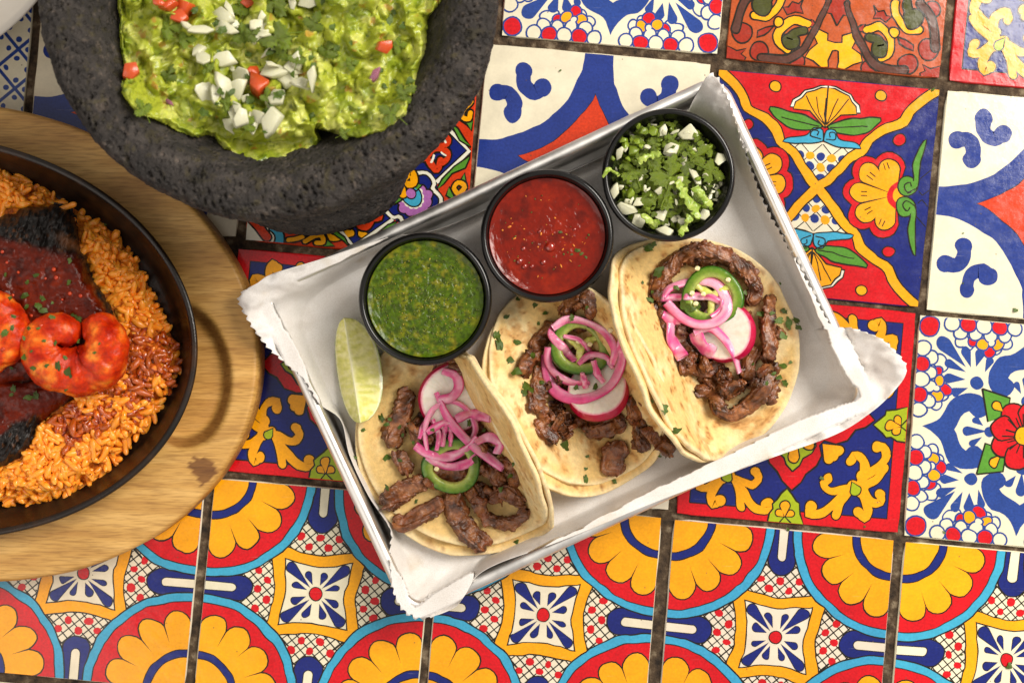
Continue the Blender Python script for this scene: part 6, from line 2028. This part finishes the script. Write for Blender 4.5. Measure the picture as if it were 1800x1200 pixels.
# ------------------------------------------------------------------ shrimp
M_SHRIMP = sauced_material('sauced_shrimp', 0.18, 0.42, 0.55, 420, sss=0.25)
def shrimp(pts, rads, z0, label, seed):
    n, m = 130, 44
    q = catmull(np.array(pts, float), n)
    s = np.linspace(0, 1, n)
    rr = np.interp(s, np.linspace(0, 1, len(rads)), rads)
    rr = np.convolve(np.r_[np.full(6, rr[0]), rr, np.full(6, rr[-1])], np.ones(13) / 13, 'valid')
    seg = 1 + 0.07 * (np.abs(((s * 6.5) % 1) - 0.5) * 2 - 0.5)
    cap = np.sqrt(np.clip(1 - (1 - np.clip(np.minimum(s, 1 - s) / 0.07, 0, 1)) ** 2, 0.04, 1))
    rk = rr * K * seg * cap
    zc = np.array([hm(x, y, 8, 0.6) for x, y in q])
    zc = np.convolve(np.r_[np.full(20, zc[0]), zc, np.full(20, zc[-1])], np.ones(41) / 41, 'valid')
    zz = zc + rr * K * 0.72 + z0
    path = np.array([P(x, y, z) for (x, y), z in zip(q, zz)])
    V, F, (ss, aa) = sweep(path, rk, rk * 0.92, m, 2.15)
    N = vnormals(V, F)
    lump = fbm(V * 140 + seed, 3, 3)
    V = V + N * (0.0012 * lump + 0.0006 * fbm(V * 520, 5, 3))[:, None]
    C = np.tile(np.array(lin((190, 48, 6))), (len(V), 1))
    up = np.sin(aa)
    c1 = fbm(V * 170 + seed * 2, 8, 3)
    C = mixc(C, lin((222, 96, 18)), sstep(0.0, 0.45, c1) * 0.85)
    C = mixc(C, lin((236, 158, 60)), sstep(0.28, 0.6, c1) * 0.5)
    C = mixc(C, lin((150, 20, 5)), sstep(0.05, 0.45, -c1) * 0.85)
    A = np.clip(0.25 + 0.8 * fbm(V * 300, 4, 2), 0, 1)
    mk('shrimp', V, F, M_SHRIMP, cols=np.c_[C, A], label=label, cat='shrimp', group='shrimp in the skillet')
    hm_add(V)
shrimp([(150, 566), (178, 584), (186, 612), (172, 640), (140, 652), (104, 648), (80, 628), (78, 602), (94, 584), (116, 590), (126, 608)], [20, 32, 39, 42, 42, 41, 38, 36, 34, 30, 22], 0.0, 'curled red-sauced shrimp lying whole on the steak', 3.0)
shrimp([(-70, 530), (-22, 540), (10, 565), (14, 600), (-18, 626), (-70, 636)], [26, 34, 34, 32, 30, 24], 0.0, 'red-sauced shrimp cut by the left edge of the picture', 8.0)

C7 = ((0, 340), 3.75)
C7b = ((0, 400), 3.0)
for x, y, s in ((460, 440, 14), (235, 540, 15), (455, 585, 14), (180, 585, 12), (165, 670, 20), (175, 745, 14), (280, 690, 16), (250, 740, 22), (290, 770, 20), (345, 720, 8), (35, 535, 12), (345, 820, 16), (515, 825, 20), (65, 690, 12), (90, 810, 14), (30, 920, 22), (80, 885, 16), (190, 890, 12), (250, 890, 10), (160, 955, 14), (290, 970, 10), (365, 985, 13), (515, 975, 10), (625, 1045, 12), (655, 990, 8), (205, 1040, 10), (160, 1080, 16), (305, 1135, 12), (380, 1140, 26), (430, 1080, 12), (450, 1180, 24), (220, 1150, 14), (480, 800, 12), (690, 205, 14)):
    fleck(*G(C7, x, y), s * 0.85, 'chopped cilantro scrap on the sauced steak and shrimp', 'cilantro scraps in the skillet')
for x, y, s in ((70, 850, 20), (150, 895, 24), (190, 885, 20), (60, 880, 12), (345, 855, 10), (170, 740, 12), (60, 740, 10)):
    fleck(*G(C7b, x, y), s * 0.85, 'chopped cilantro scrap on the sauced steak and shrimp', 'cilantro scraps in the skillet')
M_SEEDR = pmat('chili_flake', [(170, 40, 10), (206, 70, 20)], scale=700, rough=0.2, coat=0.4)
sp = [(15, 385, .0016), (45, 455, .0014), (370, 555, .0020), (355, 500, .0020), (460, 660, .0018), (530, 675, .0018), (120, 520, .0014), (85, 670, .0014), (205, 805, .0016), (300, 560, .0012), (410, 700, .0012), (270, 870, .0018), (20, 1025, .0020)]
pp = []
for x, y, s in sp:
    px, py = G(C7, x, y)
    z = hm(px, py, 4, .8)
    w = P(px, py, z)
    v, f = lathe(np.array([(s * .5 * math.cos(a), s * .35 * math.sin(a)) for a in np.linspace(-.6, PI / 2, 5)]), 10, w)
    mk('chili_seed', v, f, M_SEEDR, label='small red chili seed stuck in the sauce on the steak', cat='seed', group='chili seeds on the steak')
# ------------------------------------------------------------------ stone mortar
BC = P(468, -25, 0.095)          # bowl axis
def stone_material():
    m, nt, b = new_mat('basalt')
    N, L = nt.nodes, nt.links
    tc = N.new('ShaderNodeTexCoord')
    def noise(s, d):
        n = N.new('ShaderNodeTexNoise'); n.inputs['Scale'].default_value = s; n.inputs['Detail'].default_value = d; n.inputs['Roughness'].default_value = 0.65
        L.new(tc.outputs['Object'], n.inputs['Vector']); return n.outputs['Fac']
    v = N.new('ShaderNodeTexVoronoi'); v.inputs['Scale'].default_value = 420; L.new(tc.outputs['Object'], v.inputs['Vector'])
    cr = N.new('ShaderNodeValToRGB'); L.new(noise(140, 8), cr.inputs['Fac'])
    e = cr.color_ramp.elements
    e[0].position = 0.30; e[0].color = (*lin((30, 27, 26)), 1); e[1].position = 0.75; e[1].color = (*lin((80, 73, 68)), 1)
    x = e.new(0.52); x.color = (*lin((52, 47, 44)), 1)
    at = N.new('ShaderNodeVertexColor'); at.layer_name = 'Col'
    mx = N.new('ShaderNodeMix'); mx.data_type = 'RGBA'; mx.blend_type = 'MULTIPLY'; mx.inputs['Factor'].default_value = 1
    L.new(cr.outputs[0], mx.inputs['A']); L.new(at.outputs['Color'], mx.inputs['B'])
    L.new(mx.outputs['Result'], b.inputs['Base Color'])
    b.inputs['Roughness'].default_value = 0.72
    b.inputs['Specular IOR Level'].default_value = 0.35
    mr = N.new('ShaderNodeMath'); mr.operation = 'ADD'
    pit = N.new('ShaderNodeMapRange'); pit.inputs['From Min'].default_value = 0.1; pit.inputs['From Max'].default_value = 0.45
    L.new(v.outputs['Distance'], pit.inputs['Value'])
    L.new(pit.outputs[0], mr.inputs[0]); L.new(noise(900, 4), mr.inputs[1])
    bp = N.new('ShaderNodeBump'); bp.inputs['Strength'].default_value = 0.9; bp.inputs['Distance'].default_value = 0.0013
    L.new(mr.outputs[0], bp.inputs['Height']); L.new(bp.outputs[0], b.inputs['Normal'])
    return m
M_STONE = stone_material()
BOWL_IN = np.array([(0, 46), (25, 48), (45, 55), (56, 66), (63, 78), (69, 88), (72, 93)], float)
def bowl_inner_z(r):
    return np.interp(r * 1000, BOWL_IN[:, 0], BOWL_IN[:, 1]) / 1000
def build_mortar():
    prof = np.array([(6, 17), (50, 16), (70, 17), (77, 22), (79, 32), (81, 45), (85, 60), (89, 74), (90.5, 85), (90, 92), (87.5, 95.6), (82, 97), (76.5, 96), (72, 93), (69, 88), (63, 78), (56, 66), (45, 55), (25, 48), (1, 46)], float)
    d = np.r_[0, np.cumsum(np.linalg.norm(np.diff(prof, axis=0), axis=1))]
    npr, n = 330, 900
    t = np.linspace(0, d[-1], npr)
    sm = catmull(prof, npr)
    th = np.linspace(0, 2 * PI, n, endpoint=False)
    r = np.repeat(sm[:, 0], n) / 1000; z = np.repeat(sm[:, 1], n) / 1000
    a = np.tile(th, npr)
    # three stubby legs grow out of the lower belly
    idx = np.repeat(np.arange(npr), n)
    outer = idx < npr * 0.46
    leg = np.zeros(len(a))
    for k in range(3):
        da = (a - math.radians(-80 + 120 * k) + PI) % (2 * PI) - PI
        leg = np.maximum(leg, np.exp(-(np.abs(da) / 0.46) ** 4))
    low = sstep(0.060, 0.030, z) * outer
    r = r + leg * low * 0.0125 * sstep(0.02, 0.07, r)
    z = np.where(outer, z - leg * 0.0165 * sstep(0.040, 0.018, z) * sstep(0.030, 0.060, r), z)
    wob = 0.0016 * fbm(np.c_[np.cos(a) * 2, np.sin(a) * 2, z * 30], 3, 3)
    r = r + wob * (r > 0.02)
    V = np.c_[r * np.cos(a), r * np.sin(a), z]
    F = grid_faces(npr, n, False, True, flip=True)
    N = vnormals(V, F)
    f1, f2, _ = worley(V * 400, 3)
    g1, _, _ = worley(V * 160 + 5, 8)
    pits = sstep(0.40, 0.24, f1) * sstep(-0.25, 0.15, fbm(V * 130 + 3, 16, 2))
    big = np.clip(1 - g1 / 0.30, 0, 1) * (fbm(V * 60, 6, 2) > -0.1)
    disp = 0.0010 * fbm(V * 110, 5, 4) + 0.00045 * fbm(V * 600, 9, 2) - 0.0018 * pits - 0.0010 * big
    inner = sstep(0.60, 0.68, idx / npr) * 0.7
    V = V + N * (disp * (1 - inner))[:, None]
    C = np.tile((1.0, 1.0, 1.0), (len(V), 1))
    C = mixc(C, (2.3, 2.15, 1.95), sstep(0.34, 0.5, fbm(V * 520, 12, 3)) * 0.9)
    C = mixc(C, (1.35, 1.30, 0.62), sstep(0.2, 0.5, fbm(V * 330, 15, 3)) * sstep(0.5, 0.62, idx / npr) * 0.75)
    V = V + np.array((BC[0], BC[1], 0))
    V[:, 2] = np.maximum(V[:, 2], 0.0002)
    mk('stone_mortar', V, F.tolist() + [list(range(n)), [(npr - 1) * n + i for i in range(n)][::-1]], M_STONE, cols=C, label='rough dark grey stone mortar on stubby legs full of guacamole', cat='mortar')
build_mortar()

# ------------------------------------------------------------------ guacamole
M_GUAC = pmat('guacamole', None, scale=330, detail=6, rough=0.33, rvar=0.10, bump=0.35, bscale=650, bdist=0.0008, vcol=True, vmul=0.16, sss=0.30, sssr=(0.8, 1.0, 0.15), sssd=0.003, coat=0.15)
GUAC = np.array([(240, -90), (222, -40), (214, 20), (216, 80), (222, 130), (218, 165), (240, 192), (272, 210), (300, 222), (340, 238), (375, 236), (392, 262), (440, 280), (490, 286), (545, 270), (566, 246), (560, 226), (585, 236), (620, 246), (668, 240), (706, 214), (722, 176), (738, 130), (746, 84), (752, 40), (770, 8), (785, -40), (770, -90)], float)
def build_guac():
    st = 1.5
    gx, gy = np.meshgrid(np.arange(186, 806, st), np.arange(-92, 300, st), indexing='ij')
    sh = gx.shape
    x, y = gx.ravel(), gy.ravel()
    q = np.c_[x, y, np.zeros(len(x))]
    wx, wy = 8 * fbm(q / 40, 3, 2), 8 * fbm(q / 40 + 40, 4, 2)
    d = polydist(x + wx * 0.8, y + wy * 0.8, catmull(GUAC, 120, closed=True))
    qw = np.c_[x + wx, y + wy, np.zeros(len(x))]
    f1, f2, idn = worley(qw / 62, 5)
    g1, g2, idm = worley(qw / 25 + 7, 9)
    h1, _, _ = worley(qw / 10 + 3, 14)
    body = sstep(0, 6, d)
    deep = sstep(0, 60, d)
    smear = sstep(228, 262, y) * sstep(385, 425, x) * sstep(590, 560, x)
    hollow = np.exp(-(((x - 430) / 95) ** 2 + ((y - 110) / 120) ** 2))
    dome = np.sqrt(np.clip(1 - (f1 * 0.95) ** 2, 0, 1)) * (0.45 + 0.75 * idn)
    chunk = np.sqrt(np.clip(1 - (g1 * 1.25) ** 2, 0, 1)) * sstep(0.35, 0.75, idm)
    bit = np.sqrt(np.clip(1 - (h1 * 1.3) ** 2, 0, 1))
    soft = fbm(qw / 21, 41, 3)
    fold = 1 - np.abs(fbm(qw / 34 + 3, 43, 3)) * 2.2
    z = 0.0615 + 0.0085 * body + 0.004 * deep - 0.006 * hollow + (0.0130 * dome + 0.0058 * chunk + 0.0012 * fold + 0.0020 * soft + 0.0013 * bit + 0.0007 * fbm(q / 4.5, 6, 2)) * (0.25 + 0.75 * body) * (1 - 0.7 * smear)
    z = z - 0.008 * smear
    zg = z.reshape(sh)
    for _ in range(4):
        zp = np.pad(zg, 1, mode='edge')
        zg = (zp[:-2, 1:-1] + zp[2:, 1:-1] + zp[1:-1, :-2] + zp[1:-1, 2:] + 2 * zp[1:-1, 1:-1]) / 6
    z = zg.ravel()
    r = np.hypot(*(Pv(x, y, z)[:, :2] - BC[:2]).T)
    wall = bowl_inner_z(r)
    z = np.where(d > 0, np.maximum(z, wall + 0.0008 + (0.0055 * sstep(0, 9, d) + 0.0022 * chunk + 0.0012 * bit) * (1 - 0.85 * smear)), wall - 0.004)
    V = Pv(x, y, z)
    # sideways folding so that lumps overhang a little
    V[:, 0] += (0.0014 * fbm(np.c_[q[:, :2] / 16, z * 200], 21, 2)) * body
    V[:, 1] += (0.0014 * fbm(np.c_[q[:, :2] / 16 + 50, z * 200], 22, 2)) * body
    C = np.tile(np.array(lin((160, 168, 50))), (len(x), 1))
    C = mixc(C, lin((202, 204, 108)), sstep(-0.05, 0.5, fbm(q / 17, 31, 4)) * 0.85)
    C = mixc(C, lin((112, 132, 26)), sstep(0.05, 0.5, fbm(q / 23 + 9, 33, 4)) * 0.7)
    C = mixc(C, lin((70, 92, 18)), sstep(0.40, 0.54, fbm(q / 7.5, 35, 3)) * 0.7)
    C = mixc(C, lin((170, 100, 40)), sstep(0.46, 0.6, fbm(q / 16 + 80, 37, 3)) * 0.6)
    F = grid_faces(*sh, flip=True)
    keep = d > -3
    F = F[keep[F].any(1)]
    used = np.unique(F)
    remap = np.full(len(V), -1); remap[used] = np.arange(len(used))
    mk('guacamole', V[used], remap[F], M_GUAC, cols=C[used], label='chunky yellow-green guacamole heaped in the stone mortar', cat='guacamole')
    hm_add(V[d > 0])
build_guac()
C5, C6 = ((200, 0), 4.137), ((460, 0), 4.139)
rg7 = np.random.default_rng(77)
ON7 = [(C5, 785, 115, 32, 20), (C5, 840, 60, 32, 60), (C5, 620, 215, 42, 170), (C5, 545, 200, 26, 30), (C5, 800, 205, 36, 10), (C5, 880, 190, 26, 50), (C5, 620, 360, 24, 130), (C5, 640, 410, 26, 150), (C5, 805, 430, 40, 165), (C5, 855, 500, 15, 40), (C5, 660, 660, 36, 100), (C5, 735, 680, 26, 80), (C5, 800, 630, 40, 70), (C5, 890, 650, 38, 130), (C5, 920, 580, 34, 20), (C5, 960, 720, 18, 0), (C5, 870, 830, 38, 80), (C5, 900, 790, 30, 60), (C5, 930, 850, 30, 110), (C5, 1010, 890, 30, 80), (C5, 1050, 850, 26, 40), (C5, 1060, 240, 34, 140), (C5, 1075, 140, 22, 100), (C5, 1040, 190, 26, 20), (C5, 840, 920, 26, 70),
       (C6, 90, 520, 44, 12), (C6, 240, 505, 30, 30), (C6, 200, 570, 36, 172), (C6, 370, 560, 40, 92), (C6, 300, 610, 30, 10), (C6, 110, 710, 34, 120), (C6, 60, 770, 24, 60), (C6, 60, 895, 44, 118), (C6, 350, 20, 34, 10), (C6, 60, 370, 32, 145), (C6, 255, 440, 30, 70), (C6, 15, 250, 20, 10), (C6, 70, 465, 24, 20), (C6, 220, 20, 24, 80)]
ONL = {(620, 215): 'wide onion piece beside the pale tomato chunk', (805, 430): 'onion wedge alone in the middle left of the hollow', (660, 660): 'upright onion sliver leftmost of the white cluster', (800, 630): 'broad onion piece left of the wet tomato chunk', (90, 520): 'long onion slab touching the wet red tomato chunk', (370, 560): 'upright onion stick at the right end of the onion row', (200, 570): 'flat onion stick right of the long slab', (60, 895): 'largest onion wedge near the lower edge of the guacamole', (785, 115): 'square onion piece near the top of the guacamole', (350, 20): 'onion piece cut by the top edge of the picture', (60, 370): 'slanting onion sliver above the long slab', (870, 830): 'onion piece at the bottom of the white cluster'}
for c, x, y, s, rot in ON7:
    px, py = G(c, x, y)
    dice(D_ON, 'diced_onion', px, py, s * 1.10, ONL.get((x, y), 'white onion dice scattered on the guacamole'), 'onion', 'onion dice on the guacamole', rot=-rot, rg=rg7, tiltmax=0.45, lift=-0.0006)
for c, x, y, s, rot, lab in ((C5, 400, 30, 34, 0, 'tomato chunk at the top of the guacamole by the mortar wall'), (C5, 330, 15, 26, 60, 'darker tomato piece cut by the top edge of the picture'), (C5, 505, 45, 40, 60, 'large orange tomato wedge near the top edge'), (C5, 470, 125, 30, 10, 'pale tomato chunk just below the tomato wedge'), (C5, 1050, 610, 46, 70, 'wet red tomato chunk amid the onion dice'), (C5, 1010, 520, 24, 30, 'small tomato bit above the wet red chunk'), (C5, 980, 20, 26, 20, 'tomato piece beside a cilantro leaf at the top'), (C6, 900, 335, 30, 160, 'red tomato bit alone on the right of the guacamole'), (C5, 120, 520, 36, 90, 'tomato half buried at the left wall of the mortar')):
    px, py = G(c, x, y)
    dice(D_TOM, 'diced_tomato', px, py, s * 0.85, lab, 'tomato', 'tomato pieces on the guacamole', rot=-rot, rg=rg7, tiltmax=0.4, lift=-0.0012)
D_RON = [dice_mesh('red_onion_bit', 90, M_REDON, 1.0, 0.4, 0.35, 0.2)]
dice(D_RON, 'red_onion_bit', *G(C6, 825, 555), 30, 'purple red onion bit on the right of the guacamole', 'onion', None, rot=55, rg=rg7, tiltmax=0.2, lift=-0.0004)
dice(D_RON, 'red_onion_bit', *G(C5, 400, 745), 18, 'small purple onion bit on the left of the guacamole', 'onion', None, rot=-40, rg=rg7, tiltmax=0.2, lift=-0.0004)
LF = [(C5, 400, 200, 46, 10, 2, 'flat cilantro leaf under the pale tomato chunk'), (C5, 520, 285, 34, 0, 0, 'dark cilantro leaf below the onion row'), (C5, 1170, 20, 60, 200, 1, 'bright cilantro leaf cut by the top edge'), (C5, 930, 60, 40, 80, 2, 'upright cilantro leaf in the top middle'), (C5, 940, 260, 40, 100, 0, 'cilantro leaf hanging in the hollow'), (C5, 1000, 250, 34, 40, 1, 'cilantro leaf beside the pale onion sliver'), (C5, 1180, 280, 60, 190, 0, 'broad dark cilantro leaf in the hollow'), (C5, 800, 740, 38, 170, 1, 'cilantro leaf under the white onion cluster'), (C5, 980, 910, 30, 60, 2, 'small cilantro leaf by the big onion wedge'), (C5, 680, 490, 30, 130, 2, 'cilantro scrap between onion dice on the guacamole'), (C5, 400, 545, 34, 70, 0, 'green leaf pressed into the left lump'), (C5, 210, 790, 34, 120, 2, 'dark leaf in the lower left lump'),
      (C6, 380, 170, 40, 60, 2, 'dark cilantro leaf right of the hollow'), (C6, 130, 270, 56, 200, 1, 'cilantro leaf shaded among the onion slivers'), (C6, 150, 390, 34, 60, 0, 'narrow cilantro leaf above the big onion piece'), (C6, 260, 420, 34, 80, 2, 'bent cilantro leaf beside the onion sticks'), (C6, 480, 370, 40, 70, 2, 'dark strip of leaf on the middle lump'), (C6, 940, 820, 44, 150, 1, 'folded dark green leaf at the lower right of the guacamole'), (C6, 1040, 680, 40, 30, 2, 'thin leaf strip reaching the mortar wall'), (C6, 40, 700, 28, 90, 2, 'pale leaf scrap left of the big onion wedge'), (C6, 600, 970, 24, 30, 0, 'small leaf at the bottom of the right lump'), (C6, 1000, 330, 30, 0, 2, 'leaf tucked beside the red tomato bit'), (C6, 650, 470, 26, 20, 0, 'flat leaf scrap on the middle of the guacamole')]
for c, x, y, s, rot, k, lab in LF:
    leaf(*G(c, x, y), s * 0.95, rot, lab, 'cilantro leaves on the guacamole', k, tilt=(random.uniform(-.3, .3), random.uniform(-.3, .3)), lift=0.0006)
for k in range(46):
    px, py = G(C5, rg7.uniform(560, 1240), rg7.uniform(0, 960)) if k < 28 else G(C6, rg7.uniform(100, 1150), rg7.uniform(0, 950))
    fleck(px, py, rg7.uniform(9, 22), 'chopped cilantro scrap on the guacamole', 'cilantro scraps on the guacamole')

# ------------------------------------------------------------------ corner of a white plate
M_CHINA = pmat('white_china', [(216, 208, 196), (228, 222, 212)], scale=30, rough=0.18, spec=0.5, coat=0.3)
def build_plate():
    c = P(-205, -215, 0.030) * (1, 1, 0)
    R = 0.0855
    pr = np.array([(0.001, .004), (.05, .004), (.058, .008), (R - .004, .0275), (R - .0006, .0296), (R, .0288), (R - .0004, .0276), (R - .005, .0245), (.057, .0045), (.052, .0), (.045, .0), (.044, .002), (.001, .002)])
    V, F = lathe(pr[::-1], 160, c)
    mk('white_plate', V, F[:, ::-1].copy(), M_CHINA, label='white plate edge in the far upper corner of the table', cat='plate')
build_plate()
